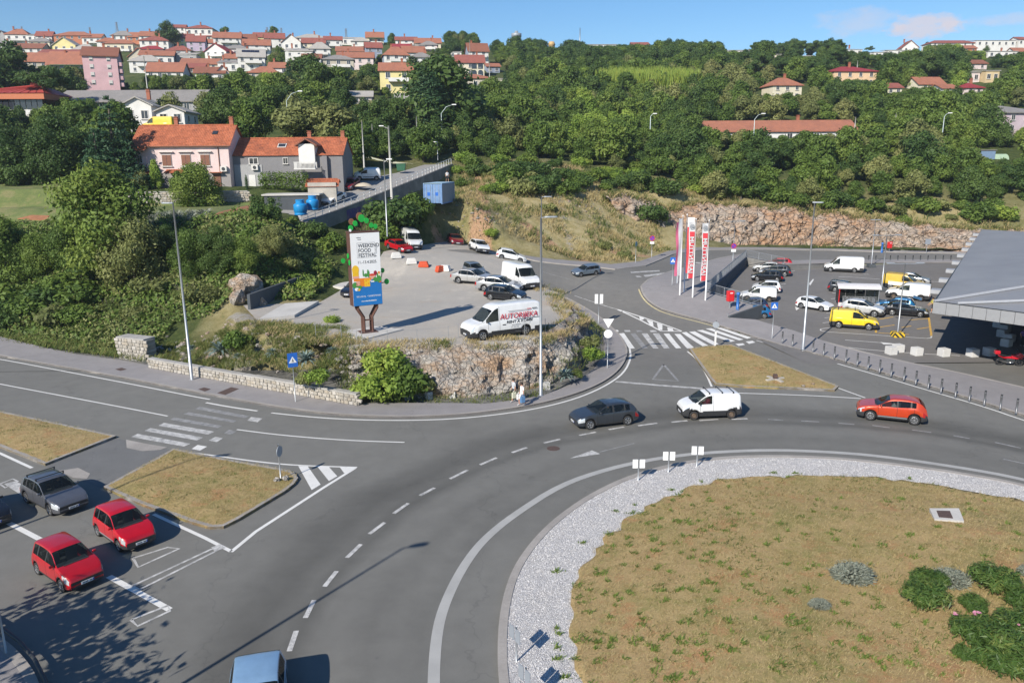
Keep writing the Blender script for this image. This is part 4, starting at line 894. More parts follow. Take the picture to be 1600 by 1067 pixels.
def trunk_mesh(name,h,r,limbs,spread,seed,mat,lean=.1):
 g=random.Random(seed);m=MB();top=(lean*h*g.uniform(-1,1),lean*h*g.uniform(-1,1),h)
 m.tube([(0,0,-.6),(0,0,h*.1),(top[0]*.4,top[1]*.4,h*.55),top],[r*1.35,r,r*.75,r*.4],7,cap=False)
 for i in range(limbs):
  a=2*math.pi*(i+g.random()*.6)/limbs;z=h*g.uniform(.4,.8);k=z/h
  p=Vector((top[0]*k,top[1]*k,z));e=p+Vector((math.cos(a)*spread,math.sin(a)*spread,spread*g.uniform(.5,1.1)))
  m.tube([p,p.lerp(e,.5)+Vector((0,0,.12*spread)),e],[r*.5,r*.3,r*.1],5,cap=False)
 return m.mesh(name,mat,True)
bk=MATS['bark']
SP={}
def species(nm,crown,trunk):SP[nm]=(crown,trunk)
for i,(nm,mt,R_,H_,z0,lb,n,sz)in enumerate([('oak_a','leaf_mid',3.6,6.4,1.6,17,5200,.30),('oak_b','leaf_mid',4.2,7.4,1.8,20,6000,.32),('oak_c','leaf_mid',3.2,5.6,1.2,13,4600,.29),('dark_a','leaf_dark',3.4,7.2,1.4,16,5600,.28),('dark_b','leaf_dark',4.1,6.6,1.6,19,5800,.30),('olive_a','leaf_olive',3.3,5.2,1.1,15,4400,.28),('olive_b','leaf_olive',3.9,6.0,1.4,18,5000,.31),('light_a','leaf_light',3.4,5.6,1.3,15,4600,.30)]):
 species(nm,broad_crown('crown',R_,H_,z0,lb,n,sz,MATS[mt],40+i),trunk_mesh('trunk',z0+H_*.6,.2,5,R_*.55,60+i,bk))
for i,(nm,mt,R_,H_,z0,lb,n,sz)in enumerate([('near_green','leaf_mid',3.8,6.6,1.0,24,17000,.15),('near_dark','leaf_dark',3.6,7.0,.9,26,17000,.14),('near_olive','leaf_olive',3.5,5.8,.8,20,13000,.15)]):
 species(nm,broad_crown('crown',R_,H_,z0,lb,n,sz,MATS[mt],80+i,.5),trunk_mesh('trunk',z0+H_*.6,.2,5,R_*.55,90+i,bk))
species('street',broad_crown('crown',3.6,4.4,2.2,15,1500,.24,MATS['leaf_mid'],77,.3),trunk_mesh('trunk',5,.14,5,1.8,78,bk))
def pine_crown(R_,z0,H_,n,seed):
 g=np.random.default_rng(seed);C=[];Q=[]
 for i in range(13):
  a=2.4*i;r=R_*(.15+.7*g.random());C.append((r*math.cos(a),r*math.sin(a),z0+H_*(.35+.6*g.random())-.12*r));q=R_*(.26+.14*g.random());Q.append((q,q,q*.5))
 V,t=leaf_cloud(C,Q,n,.3,.45,aspect=.35);return leaf_mesh('crown',V,t,MATS['leaf_dark'])
species('pine',pine_crown(3.6,4.6,4.4,4200,3),trunk_mesh('trunk',7.6,.22,6,2.0,5,bk))
def cone_crown(R_,H_,z0,n,mat,tiers,droop,seed):
 g=np.random.default_rng(seed);C=[];Q=[]
 for k in range(tiers):
  t=k/(tiers-1);rr=R_*(1-t)**.85+.25;m_=max(3,int(7*(1-t)+2))
  for i in range(m_):
   a=2*math.pi*i/m_+k*1.1;r=rr*(.45+.4*g.random());C.append((r*math.cos(a),r*math.sin(a),z0+H_*t-droop*r));Q.append((rr*.38+.2,rr*.38+.2,.28+.16*rr))
 V,t=leaf_cloud(C,Q,n,.27,.35,aspect=.4,up=.1);return leaf_mesh('crown',V,t,MATS[mat])
species('cedar',cone_crown(4.0,11.5,1.0,9000,'leaf_conifer',11,.12,2),trunk_mesh('trunk',11,.26,4,.8,8,bk,.02))
def cypress_crown(R_,H_,n,seed):
 C=[];Q=[]
 for k in range(16):
  t=k/15;q=R_*(math.sin(math.pi*min(1,t*.82+.14))**.6);C.append((.18*math.sin(k*2.2)*R_,.18*math.cos(k*1.7)*R_,.5+H_*t));Q.append((q,q,H_/12))
 V,t=leaf_cloud(C,Q,n,.22,.7,up=.9,aspect=.3);return leaf_mesh('crown',V,t,MATS['leaf_conifer'])
species('cypress',cypress_crown(1.15,11.5,4200,4),trunk_mesh('trunk',9,.16,0,.3,9,bk,.0))
def bush_mesh(R_,H_,lobes,n,size,mat,seed,aspect=.6):
 g=np.random.default_rng(seed);C=[];Q=[]
 for i in range(lobes):
  a=2*math.pi*i*.618;r=R_*math.sqrt((i+.3)/lobes)*.8;q=R_*(.30+.2*g.random());C.append((r*math.cos(a),r*math.sin(a),H_*(.30+.45*g.random()*(1-.5*r/R_))));Q.append((q,q,min(q,H_*.42)))
 V,t=leaf_cloud(C,Q,n,size,.5,aspect=aspect);V[:,:,2]=np.maximum(V[:,:,2],.0);return leaf_mesh('foliage',V,t,MATS[mat])
def stems_mesh(n,R_,h,seed):
 g=random.Random(seed);m=MB()
 for i in range(n):
  a=g.uniform(0,6.3);r=R_*g.uniform(.2,.6);m.tube([(0,0,-.1),(r*.5*math.cos(a),r*.5*math.sin(a),h*.4),(r*math.cos(a),r*math.sin(a),h*.75)],[.035,.025,.012],4,cap=False)
 return m.mesh('stems',bk)
BUSH={'green':bush_mesh(1.7,2.3,9,2200,.17,'leaf_mid',1),'dark':bush_mesh(1.9,2.6,10,2400,.17,'leaf_dark',2),'olive':bush_mesh(1.5,1.8,8,1700,.16,'leaf_olive',3),'light':bush_mesh(1.5,2.0,8,1900,.15,'leaf_light',4),'dry':bush_mesh(1.1,1.1,6,900,.16,'leaf_weed',5,.3)}
STEM=stems_mesh(7,1.5,1.9,3)
def tree(sp,loc,s,label,group=None,rz=None,name='tree',sz=None):
 c,t=SP[sp];o=empty(name,loc,R.uniform(0,6.28)if rz is None else rz,label,'tree',group);o.scale=(s,s,sz or s*R.uniform(.88,1.12))
 link('crown',c,o);link('trunk',t,o);return o
def bush(kind,loc,s,label,group=None,name='shrub',flat=1.0,rz=None):
 o=empty(name,loc,R.uniform(0,6.28)if rz is None else rz,label,'shrub',group);o.scale=(s,s,s*flat);link('foliage',BUSH[kind],o);link('stems',STEM,o);return o
_ts=np.concatenate([np.arange(30,200,.5),np.arange(200,950,2.0)])
def gland(px,py,tmin=30):
 d=ray(px,py);t=_ts[_ts>=tmin];x=d[0]*t/d[1];y=t;z=CAM_H+d[2]*t/d[1];b=np.nonzero(z<land(x,y))[0]
 if not len(b):return None
 i=b[0];return(float(x[i]),float(y[i]),float(land(x[i:i+1],y[i:i+1])[0]))
def zland(x,y):return float(land(np.array([x]),np.array([y]))[0])
def blades(name,pts,h,wd,mat,lean=.5,n_per=5,seed=1,spread=.15):
 ""
 g=np.random.default_rng(seed);P=np.repeat(np.asarray(pts,float),n_per,0);n=len(P)
 P=P+np.c_[g.normal(size=(n,2))*spread,np.zeros(n)]
 a=g.random(n)*2*np.pi;hh=h*(.5+g.random(n));w=wd*(.6+.8*g.random(n));l=lean*hh*(.3+g.random(n))
 D=np.c_[np.cos(a),np.sin(a),np.zeros(n)];S_=np.c_[-np.sin(a),np.cos(a),np.zeros(n)]
 Z=np.c_[np.zeros(n),np.zeros(n),hh]
 V=np.stack([P-S_*w[:,None]/2,P+S_*w[:,None]/2,P+D*(l*.5)[:,None]+Z*.62+S_*w[:,None]*.3,P+D*l[:,None]+Z],1)
 return leaf_mesh(name,V,g.random(n),mat)
make_land()
# ---------------------------------------------------------------- rock faces
def rock_strip(name,base,top,ds,rows,amp,mat,label,bulge=.3,blocky=.5,cs=1.0):
 B=[Vector(p)for p in base];T_=[Vector(p)for p in top]
 def rs(P,n):
  L=[0]
  for a,b in zip(P,P[1:]):L.append(L[-1]+(b-a).length)
  out=[]
  for k in range(n):
   s=L[-1]*k/(n-1);i=max(0,min(len(P)-2,int(np.searchsorted(L,s))-1));out.append(P[i].lerp(P[i+1],(s-L[i])/max(1e-6,L[i+1]-L[i])))
  return out
 ln=sum((b-a).length for a,b in zip(B,B[1:]));n=int(ln/ds);b_,t_=rs(B,n),rs(T_,n);m=MB();vs=[]
 for i in range(n):
  d=(b_[min(i+1,n-1)]-b_[max(i-1,0)]);nrm=Vector((d.y,-d.x,0)).normalized()
  for j in range(rows+1):
   t=j/rows;tt=t**.8;p=Vector((b_[i].x+(t_[i].x-b_[i].x)*t**1.5,b_[i].y+(t_[i].y-b_[i].y)*t**1.5,b_[i].z+(t_[i].z-b_[i].z)*tt))
   q=p*.55*cs;c=mnoise.cell_vector(Vector((q.x,q.y,q.z*1.6+q.x*.35))*1.3+mnoise.noise_vector(q*2)*.6);f=mnoise.fractal(p*.8,1.0,2.1,5)
   w_=math.sin(math.pi*min(1,t*1.02))**.5 if 0<t<1 else 0
   w_=max(w_,.25*(j>0))
   v2=mnoise.cell_vector(p*2.1*cs+mnoise.noise_vector(p*1.5)*.4+Vector((9,2,4)))
   p=p+nrm*(amp*w_*(f*1.0+blocky*(c.x-.5)+blocky*.5*(v2.x-.5))+bulge*w_)+Vector((0,0,amp*.5*w_*(c.y-.5)+amp*.25*f))
   vs.append(p)
 r1=rows+1
 m.add(vs,[(i*r1+j,(i+1)*r1+j,(i+1)*r1+j+1,i*r1+j+1)for i in range(n-1)for j in range(rows)])
 return struct(name,m.build(name,MATS[mat]),label)
rb=[(*pg(a,b,.1),-.1)for a,b in((548,624),(562,621),(620,621),(700,620),(760,618),(800,611),(850,602),(885,588),(905,570),(913,548))]+[(*at(r_street,a,b)[:2],at(r_street,a,b)[2]-.1)for a,b in((917,525),(913,508),(893,494),(876,480))]
rt=[(*pg(a,b,z),z+.15)for a,b,z in((520,540,3.1),(545,543,3.2),(600,541,3.25),(700,541,3.2),(760,540,3.25),(800,536,3.3),(840,529,3.35),(865,514,3.4),(880,502,3.4),(893,493,3.2),(895,487,3.0),(890,481,2.9),(880,474,2.9),(868,463,3.0))]
rock_strip('rock_face',rb,rt,.2,22,.62,'rock','pale grey limestone face below the gravel lot')
qx=[(1000,350),(1040,368),(1062,382),(1100,386),(1200,386),(1300,388),(1400,390),(1500,393),(1560,395),(1640,396),(1800,398)]
qb=[(*gland(965,335)[:2],gland(965,335)[2]-.3)]+[(p[0],p[1],p[2]-.4)for p in[at(r_street,a,b)for a,b in qx[2:]]]
qb=[(a,b+(2.9 if i else 0),c)for i,(a,b,c)in enumerate(qb)]
qt=[pd(945,303,139),pd(1000,312,142),pd(1060,325,144),pd(1100,316,147),pd(1180,322,147),pd(1250,330,147),pd(1320,336,146.5),pd(1400,346,145.5),pd(1480,355,144),pd(1560,362,143),pd(1640,362,143),pd(1800,362,143)]
qt=[(x+R.gauss(0,.4),y+.8*mnoise.noise((x*.3,2,1)),z+1.1*mnoise.noise((x*.22,1,3))+.5*mnoise.noise((x*.7,4,3)))for x,y,z in[tuple(Vector(qt[i]).lerp(Vector(qt[i+1]),k/8))for i in range(len(qt)-1)for k in range(8)]+[qt[-1]]]
rock_strip('quarry_face',qb,qt,.35,24,1.2,'quarry_rock','orange and grey quarried rock face behind the back road',.2,.34,.45)
def boulder(seed,r):
 g=random.Random(seed);bm=bmesh.new();bmesh.ops.create_icosphere(bm,subdivisions=2,radius=1)
 o=Vector((g.random()*50,3,1))
 for v in bm.verts:v.co*=.75+.35*mnoise.noise(v.co*1.1+o)+.3*(mnoise.cell_vector(v.co*1.6+o).x-.3);v.co.z*=.75
 me=bpy.data.meshes.new('boulder');bm.to_mesh(me);bm.free();me.transform(Matrix.Scale(r,4));me.materials.append(MATS['rock']);return me
BO=[boulder(i,1)for i in range(5)]
def scatter_rocks(name,pts,smin,smax,label,seed=1,mat=None):
 g=random.Random(seed);vs,fs=[],[];m=MB()
 for x,y,z in pts:
  me=BO[g.randrange(5)];s=g.uniform(smin,smax)*(1 if g.random()<.8 else 1.6);Mx=Matrix.Translation((x,y,z))@Matrix.Rotation(g.uniform(0,6.3),4,'Z')@Matrix.Diagonal((s*g.uniform(.7,1.3),s,s*g.uniform(.6,1),1))
  m.add([Mx@v.co for v in me.vertices],[tuple(p.vertices)for p in me.polygons])
 return tag(m.build(name,MATS['rock'],None,False),label,kind='stuff')
def spread(fn,n,x0,x1,y0,y1,seed):
 g=random.Random(seed);o=[]
 while len(o)<n:
  x,y=g.uniform(x0,x1),g.uniform(y0,y1)
  if fn(x,y):o.append((x,y,zland(x,y)))
 return o
g1=R
strip_pts=[]
for(a,b),w_,n in((((255,545),(545,552)),1.3,150),(((260,535),(470,530)),1.6,70),(((690,300),(745,325)),1.5,90),(((840,300),(930,330)),2.0,90),(((540,560),(575,612)),.8,60),(((500,532),(840,536)),.5,70),(((715,345),(765,372)),1.5,60)):
 p,q_=gland(*a),gland(*b)
 for i in range(n):
  t=g1.random();x=p[0]+(q_[0]-p[0])*t+g1.gauss(0,w_);y=p[1]+(q_[1]-p[1])*t+g1.gauss(0,w_)
  if not inpoly(LOT,np.array([x]),np.array([y]))[0]:strip_pts.append((x,y,zland(x,y)))
scatter_rocks('rubble',strip_pts,.08,.30,'loose limestone rubble on the slopes round the lot',5)
lump=gland(395,470)
for i,(px,py,s)in enumerate(((378,455,1.7),(392,462,1.9),(372,475,1.2),(405,478,.9))):
 p=gland(px,py);o=link('boulder',BO[i],None);o.location=(p[0],p[1],p[2]+.3*s);o.scale=(s,s*.8,s*1.1);o.rotation_euler=(0,0,i);tag(o,('tall pale rock lump under the bushes beside the sunken slab','brownish rock lump, largest at the edge of the sunken slab','low rock lump in front of the tall pale one','small rock nearest the concrete slab in the hollow')[i],'rock')
# ---------------------------------------------------------------- walls of stone
def stone_wall(p0,p1,h,th,size,label,z0,z1,individual=True,seed=3,ends=True):
 ""
 g=random.Random(seed);a=Vector((*p0,0));b=Vector((*p1,0));d=(b-a);L=d.length;d.normalize();n=Vector((d.y,-d.x,0))
 ang=math.atan2(d.y,d.x);root=empty('stone_wall',(a.x,a.y,z0),ang,label,'stone wall');sl_=(z1-z0)/L
 core=MB();core.add([(0,-th/2,-.4),(L,-th/2,-.4+z1-z0),(L,th/2,-.4+z1-z0),(0,th/2,-.4),(0,-th/2,h-.06),(L,-th/2,h-.06+z1-z0),(L,th/2,h-.06+z1-z0),(0,th/2,h-.06)],[(0,3,2,1),(4,5,6,7),(0,1,5,4),(1,2,6,5),(2,3,7,6),(3,0,4,7)])
 core.build('mortar',MATS['concrete'],root)
 cop=MB();k=int(L/1.1)
 for i in range(k):
  x0,x1=L*i/k+.012,L*(i+1)/k-.012;zz=h+sl_*(x0+x1)/2;j=g.uniform(-.012,.012);cop.box(((x0+x1)/2,j,zz),(x1-x0,th+.10,.11))
 cop.build('coping',MATS['concrete'],root)
 protos=[]
 for i in range(6):
  bm=bmesh.new();bmesh.ops.create_cube(bm,size=1)
  for v in bm.verts:
   v.co.x*=g.uniform(.82,1.04);v.co.z*=g.uniform(.78,1.04);v.co.y*=g.uniform(.8,1.1)
  bmesh.ops.bevel(bm,geom=bm.edges[:],offset=.13,segments=1,affect='EDGES')
  me=bpy.data.meshes.new('stone');bm.to_mesh(me);bm.free();me.materials.append(MATS['stone%d'%(i%4)]);protos.append(me)
 z=0.0;joined=MB()
 rows=max(1,round(h/(size*.72)));rh=(h-.06)/rows
 for r_ in range(rows):
  x=-.05*r_
  while x<L:
   wd=size*g.uniform(.65,1.35);hh=rh*g.uniform(.9,1.08)
   for side in(-1,):
    c=Vector((x+wd/2,side*(th/2+g.uniform(-.01,.03)),r_*rh+rh/2+sl_*x));sc=(wd*.95,.18,hh*.95)
    if individual:
     o=link('stone',protos[g.randrange(6)],root);o.location=c;o.scale=sc;o.rotation_euler=(0,g.uniform(-.14,.14),0)
    else:
     me=protos[g.randrange(6)];Mx=Matrix.Translation(c)@Matrix.Rotation(g.uniform(-.2,.2),4,'Y')@Matrix.Diagonal((*sc,1));joined.add([Mx@v.co for v in me.vertices],[tuple(p.vertices)for p in me.polygons],g.randrange(4))
   x+=wd
 if not individual:o=joined.build('stone',[MATS['stone%d'%i]for i in range(4)],root);o['kind']='stuff'
 if ends:
  for i in range(rows):
   o=link('stone',protos[i%6],root);o.location=(L+.02,0,i*rh+rh/2+sl_*L);o.scale=(.16,th*.9,rh*.94)
 return root
w0,w1=pg(236,573.5,.13),pg(561,632.5,.13)
wm=pg(400,603.5,.13)
stone_wall(w0,wm,.80,.4,.44,'low mortared stone wall edging the pavement, its left half by the lamp post',.13,.13,True,3,False)
stone_wall(wm,w1,.85,.4,.42,'low mortared stone wall edging the pavement, its right half ending at the leafy bush',.13,.13,True,4)
pr=pg(214,558,.2)
stone_wall((pr[0]-1.6,pr[1]+.9),(pr[0]+1.5,pr[1]-.4),1.9,1.2,.45,'thick stone pier at the left end of the low wall',.1,.1,True,6)
ga,gb=gland(188,318),gland(385,318)
stone_wall((-58,111.5),(-37.5,112.5),2.1,.5,.5,'rubble retaining wall below the garden of the pink house',11.0,11.0,False,8)
def upper_wall():
 root=empty('retaining_wall',(UP_EDGE[0][0],UP_EDGE[0][1],UP_EDGE[0][2]),0,'long grey concrete retaining wall carrying the climbing lane, with a painted patch','retaining wall');o=Vector(UP_EDGE[0])
 P=resample([(p[0],p[1])for p in UP_EDGE],3.0);xs=np.array([p[0]for p in P]);ys=np.array([p[1]for p in P]);z=r_upper(xs,ys)+.12
 for i in range(len(P)-1):
  a,b=Vector((*P[i],z[i]))-o,Vector((*P[i+1],z[i+1]))-o;d=(b-a);d.z=0;d.normalize();n=Vector((d.y,-d.x,0))*.35;a=a+d*.012;b=b-d*.012;dn=Vector((0,0,-4.2))
  m=MB();m.add([a,b,b+n,a+n,a+dn,b+dn,b+n+dn,a+n+dn],[(0,1,2,3),(7,6,5,4),(3,2,6,7),(1,0,4,5),(0,3,7,4),(2,1,5,6)]);m.build('panel',MATS['wall_concrete'],root)
 a=Vector((*P[3],z[3]))-o;b=Vector((*P[4],z[4]))-o;d=(b-a);d.z=0;d.normalize();n=Vector((d.y,-d.x,0))
 m=MB();m.add([a+n*.356+Vector((0,0,-2.6)),b+n*.356+Vector((0,0,-2.5)),b+n*.356+Vector((0,0,-.7)),a+n*.356+Vector((0,0,-.5))],[(0,1,2,3)]);m.build('graffiti',MATS['graffiti'],root)
 m=MB();m.box((-.3,-.7,-.7),(1.2,.9,1.6));m.build('end_pier',MATS['concrete'],root)
 rt_=empty('railing',UP_EDGE[0],0,'white metal railing along the edge of the climbing lane','railing')
 Q=resample([(p[0],p[1])for p in UP_EDGE],1.45);xs=np.array([p[0]for p in Q]);ys=np.array([p[1]for p in Q]);z=r_upper(xs,ys)
 m=MB();m.tube([(0,0,0),(0,0,1.12)],.04,6);pm=m.mesh('post',MATS['white_metal'])
 for x,y,zz in zip(xs,ys,z):q_=link('post',pm,rt_);q_.location=(x-o.x,y-o.y,zz-o.z)
 for h in(1.1,.62):
  m=MB();m.tube([(x-o.x,y-o.y,zz-o.z+h)for x,y,zz in zip(xs,ys,z)],.035,6);m.build('rail',MATS['white_metal'],rt_)
 m=MB();m.tube([(0,0,1.1),(-2.2,1.2,1.0),(-3.4,2.4,.9)],.035,6);m.tube([(0,0,.6),(-2.2,1.2,.5),(-3.4,2.4,.45)],.03,6);m.build('rail',MATS['white_metal'],rt_)
t=NT('graffiti');P_=t.pos((1,1,1));t.color(t.ramp(t.noise(1.3,3,.6,P_),[(.32,(.20,.19,.19)),(.45,(.12,.06,.20)),(.55,(.06,.07,.22)),(.66,(.20,.08,.16)),(.75,(.2,.2,.19))]));t.p.inputs['Roughness'].default_value=.9;MATS['graffiti']=t.m
upper_wall()
def wall_run(name,pts,ztop,zbot,th,mat,label,cat):
 root=empty(name,(pts[0][0],pts[0][1],0),0,label,cat);o=Vector((pts[0][0],pts[0][1],0))
 for i in range(len(pts)-1):
  a,b=Vector((*pts[i],0))-o,Vector((*pts[i+1],0))-o;d=(b-a).normalized();n=Vector((d.y,-d.x,0))*th;b=b-d*.012
  m=MB();m.add([a+Vector((0,0,ztop[i])),b+Vector((0,0,ztop[i+1])),b+n+Vector((0,0,ztop[i+1])),a+n+Vector((0,0,ztop[i])),a+Vector((0,0,zbot)),b+Vector((0,0,zbot)),b+n+Vector((0,0,zbot)),a+n+Vector((0,0,zbot))],[(0,3,2,1),(4,5,6,7),(3,7,6,2),(0,1,5,4),(0,4,7,3),(1,2,6,5)]);m.build('panel',MATS[mat],root)
 return root
def sub(a,b,n):return[(a[0]+(b[0]-a[0])*i/n,a[1]+(b[1]-a[1])*i/n)for i in range(n+1)]
zA,zB,zC,zD=[float(r_street(np.array([p[0]]),np.array([p[1]]))[0])for p in(PLAZA_A,PLAZA_B,PLAZA_C,PLAZA_D)]
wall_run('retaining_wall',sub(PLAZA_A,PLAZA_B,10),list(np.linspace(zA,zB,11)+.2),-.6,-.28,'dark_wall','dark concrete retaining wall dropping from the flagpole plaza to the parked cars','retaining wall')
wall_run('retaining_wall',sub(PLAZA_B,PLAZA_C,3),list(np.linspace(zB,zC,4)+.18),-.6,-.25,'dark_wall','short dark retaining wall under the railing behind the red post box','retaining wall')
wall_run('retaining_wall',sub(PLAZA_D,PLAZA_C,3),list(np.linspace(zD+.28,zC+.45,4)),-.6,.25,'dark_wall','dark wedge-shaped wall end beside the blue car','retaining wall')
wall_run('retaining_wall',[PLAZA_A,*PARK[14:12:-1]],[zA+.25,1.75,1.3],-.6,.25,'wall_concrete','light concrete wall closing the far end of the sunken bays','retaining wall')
def bar_fence(a,b,za,zb,label,mat='galvanised',h=1.05,pitch=.16):
 L=math.hypot(b[0]-a[0],b[1]-a[1]);root=empty('fence',(a[0],a[1],za),math.atan2(b[1]-a[1],b[0]-a[0]),label,'railing');s=(zb-za)/L
 for zz in(.12,h):
  m=MB();m.tube([(0,0,zz),(L,0,zz+s*L)],.03,5);m.build('rail',MATS[mat],root)
 m=MB();m.tube([(0,0,0),(0,0,h)],.035,6);pm=m.mesh('post',MATS[mat]);m=MB();m.tube([(0,0,.12),(0,0,h)],.012,4,cap=False);bm_=m.mesh('bar',MATS[mat])
 n=max(1,int(L/2));k=int(L/pitch)
 for i in range(n+1):o=link('post',pm,root);o.location=(L*i/n,0,s*L*i/n)
 many=k>90;J=MB()
 for i in range(1,k):
  x=L*i/k
  if many:J.tube([(x,0,.12+s*x),(x,0,h+s*x)],.012,4,cap=False)
  else:o=link('bar',bm_,root);o.location=(x,0,s*x)
 if many:o=J.build('bar',MATS[mat],root);o['kind']='stuff'
 return root
bar_fence(PLAZA_B,PLAZA_A,zB+.2,zA+.2,'long grey bar railing between the flagpole plaza and the sunken bays')
bar_fence(PLAZA_B,PLAZA_C,zB+.18,zC+.18,'short grey bar railing behind the red post box')
bar_fence((PLAZA_A[0]+.15,PLAZA_A[1]+.1),PARK[14],zA+.25,1.75,'grey railing on the wall at the far end of the sunken bays')
m=MB();m.tube([(*PLAZA_D,zD+.5),(*PLAZA_C,zC+1.1)],.03,6);m.tube([(*PLAZA_C,zC+.2),(*PLAZA_C,zC+1.1)],.03,6);m.tube([(*PLAZA_D,zD+.2),(*PLAZA_D,zD+.5)],.03,6);tag(m.build('handrail',MATS['galvanised']),'sloping steel handrail on the wedge-shaped wall end','handrail')
o=link('concrete_slab',sheet_mesh('concrete_slab',[pg(a,b,3.5)for a,b in((404,498),(445,474),(498,470),(460,492))],lambda x,y:3.5+0*x,0,MATS['slab'],0,.3));tag(o,'pale concrete slab lying in the weeds left of the billboard','slab')
o=link('concrete_slab',sheet_mesh('concrete_slab',[pg(a,b,3.5)for a,b in((520,446),(560,430),(590,434),(560,452))],lambda x,y:3.45+0*x,0,MATS['slab'],0,.3));tag(o,'broken pale slab behind the billboard at the edge of the lot','slab')
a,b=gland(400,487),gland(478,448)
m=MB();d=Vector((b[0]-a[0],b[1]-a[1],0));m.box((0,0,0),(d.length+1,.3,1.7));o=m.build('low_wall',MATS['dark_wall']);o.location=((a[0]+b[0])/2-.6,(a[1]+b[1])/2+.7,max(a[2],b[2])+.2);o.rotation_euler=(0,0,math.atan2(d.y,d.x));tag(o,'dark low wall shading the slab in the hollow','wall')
# ---------------------------------------------------------------- every vehicle in the photograph
P_=lambda n,h,metal=0,rough=.28:m_carpaint('gloss_'+n,hexc(h)if isinstance(h,str)else h,metal,rough)
white=P_('gloss_white',(.74,.745,.745));offw=P_('soft_white',(.66,.67,.67));red=P_('bright_red',(.46,.004,.012));red2=P_('deep_red',(.40,.006,.012));dred=P_('dark_red',(.20,.008,.02))
grey=P_('slate_grey',(.16,.165,.185),.55,.32);silver=P_('silver',(.46,.47,.48),.6,.34);silver2=P_('warm_silver',(.50,.49,.47),.5,.36);bgrey=P_('blue_grey',(.20,.25,.30),.5,.34);black=P_('black',(.012,.013,.016),.2,.2)
char=P_('charcoal',(.045,.052,.062),.4,.3);orange=P_('orange',(.55,.05,.010),.25,.3);yellow=P_('yellow',(.80,.55,.012));blue=P_('blue',(.015,.14,.33),.3);navy=P_('navy',(.02,.035,.08),.3);lblue=P_('pale_blue',(.26,.42,.60),.3,.34);pearl=P_('pearl',(.58,.58,.56),.3,.3)
def veh(kind,paint,label,zf=zflat,fw=None,rw=None,side=1,c=None,to=None,group=None,**k):
 T=TYPES[kind]
 if fw:
  f,r_=at(zf,*fw,0),at(zf,*rw,0);d=Vector((f[0]-r_[0],f[1]-r_[1]));sc=min(1.1,max(.9,d.length/T['wb']));d.normalize();left=Vector((-d.y,d.x))
  mid=Vector(((f[0]+r_[0])/2,(f[1]+r_[1])/2))-left*side*(T['W']/2-.12)*sc;mid=mid+d*(T['fo']+T['wb']/2-T['L']/2)*sc
 else:
  a,b=at(zf,*c,0),at(zf,*to,0);d=Vector((b[0]-a[0],b[1]-a[1])).normalized();mid=Vector((a[0],a[1]));sc=k.pop('scale',1.0);left=Vector((-d.y,d.x))
 k.pop('scale',None)
 z=float(zf(np.array([mid.x]),np.array([mid.y]))[0]);e=1.2
 zs=zf(np.array([mid.x+d.x*e,mid.x-d.x*e,mid.x+left.x*.7,mid.x-left.x*.7]),np.array([mid.y+d.y*e,mid.y-d.y*e,mid.y+left.y*.7,mid.y-left.y*.7]))
 pitch=-math.atan2(float(zs[0]-zs[1]),2*e);roll=math.atan2(float(zs[2]-zs[3]),1.4)
 return car(kind,paint,(mid.x,mid.y,z+(.06 if zf is r_lot else .012)),math.atan2(d.y,d.x),label,group,scale=sc,tilt=(roll,pitch),**k)
def driver_in(shirt,seat_side=1,arm=False,skin=(.50,.27,.18)):
 def f(root,D):
  T=D['T'];L=D['L'];u=T['wt']+.28;x=L/2-u;y=seat_side*.36;sh=1.22 if T.get('van')else(1.06 if T['H']>1.5 else .98)
  m=MB();m.lathe([(.001,-.42),(.17,-.40),(.20,-.15),(.19,.02),(.10,.09),(.055,.11),(.055,.16)],12,0,Matrix.Translation((x,y,sh))@Matrix.Diagonal((.8,1.1,1,1)))
  m.lathe([(.001,.14),(.06,.15),(.085,.21),(.095,.28),(.085,.35),(.05,.39),(.001,.40)],12,1,Matrix.Translation((x+.02,y,sh)))
  m.lathe([(.099,.29),(.092,.35),(.055,.40),(.001,.41)],12,2,Matrix.Translation((x+.005,y,sh)))
  m.tube([(x,y+.18,sh-.02),(x+.16,y+.25,sh-.22),(x+.42,y+.1,sh-.16)],[.055,.045,.035],7,0);m.tube([(x,y-.18,sh-.02),(x+.16,y-.22,sh-.22),(x+.42,y-.08,sh-.16)],[.055,.045,.035],7,0)
  m.lathe([(.001,-.03),(.045,0),(.001,.03)],8,1,Matrix.Translation((x+.45,y+.1,sh-.15)));m.lathe([(.001,-.03),(.045,0),(.001,.03)],8,1,Matrix.Translation((x+.45,y-.08,sh-.15)))
  W_=Matrix(root.matrix_basis)
  o=m.build('person',[shirt,simple('skin',skin,.6),simple('hair_dark',(.03,.022,.018),.8)],None,True);o.matrix_world=W_;tag(o,f.label,'person')
 return f
def drv(label,shirt,**k):f=driver_in(shirt,**k);f.label=label;return f
simple('shirt_red',(.42,.03,.08),.8);simple('shirt_white',(.66,.62,.62),.8);simple('shirt_dark',(.04,.045,.06),.8)
veh('hatch',char,'charcoal five-door hatchback circling the roundabout in front of the rock',fw=(921.5,671),rw=(980,664),driver=drv('driver in dark clothes at the wheel of the charcoal hatchback',MATS['shirt_dark']))
veh('fiorino',white,'small white delivery van with three black roof bars on the roundabout',fw=(1083.7,656),rw=(1142,654),style='steel',bars=(1.75,2.6,3.35),cat='van',driver=drv('driver in a red shirt at the window of the small white van',MATS['shirt_red']))
veh('suv',orange,'orange compact crossover driving along the right side of the roundabout',fw=(1359,656.5),rw=(1427.5,664),style='multi',driver=drv('driver in a white shirt at the window of the orange crossover',MATS['shirt_white']))
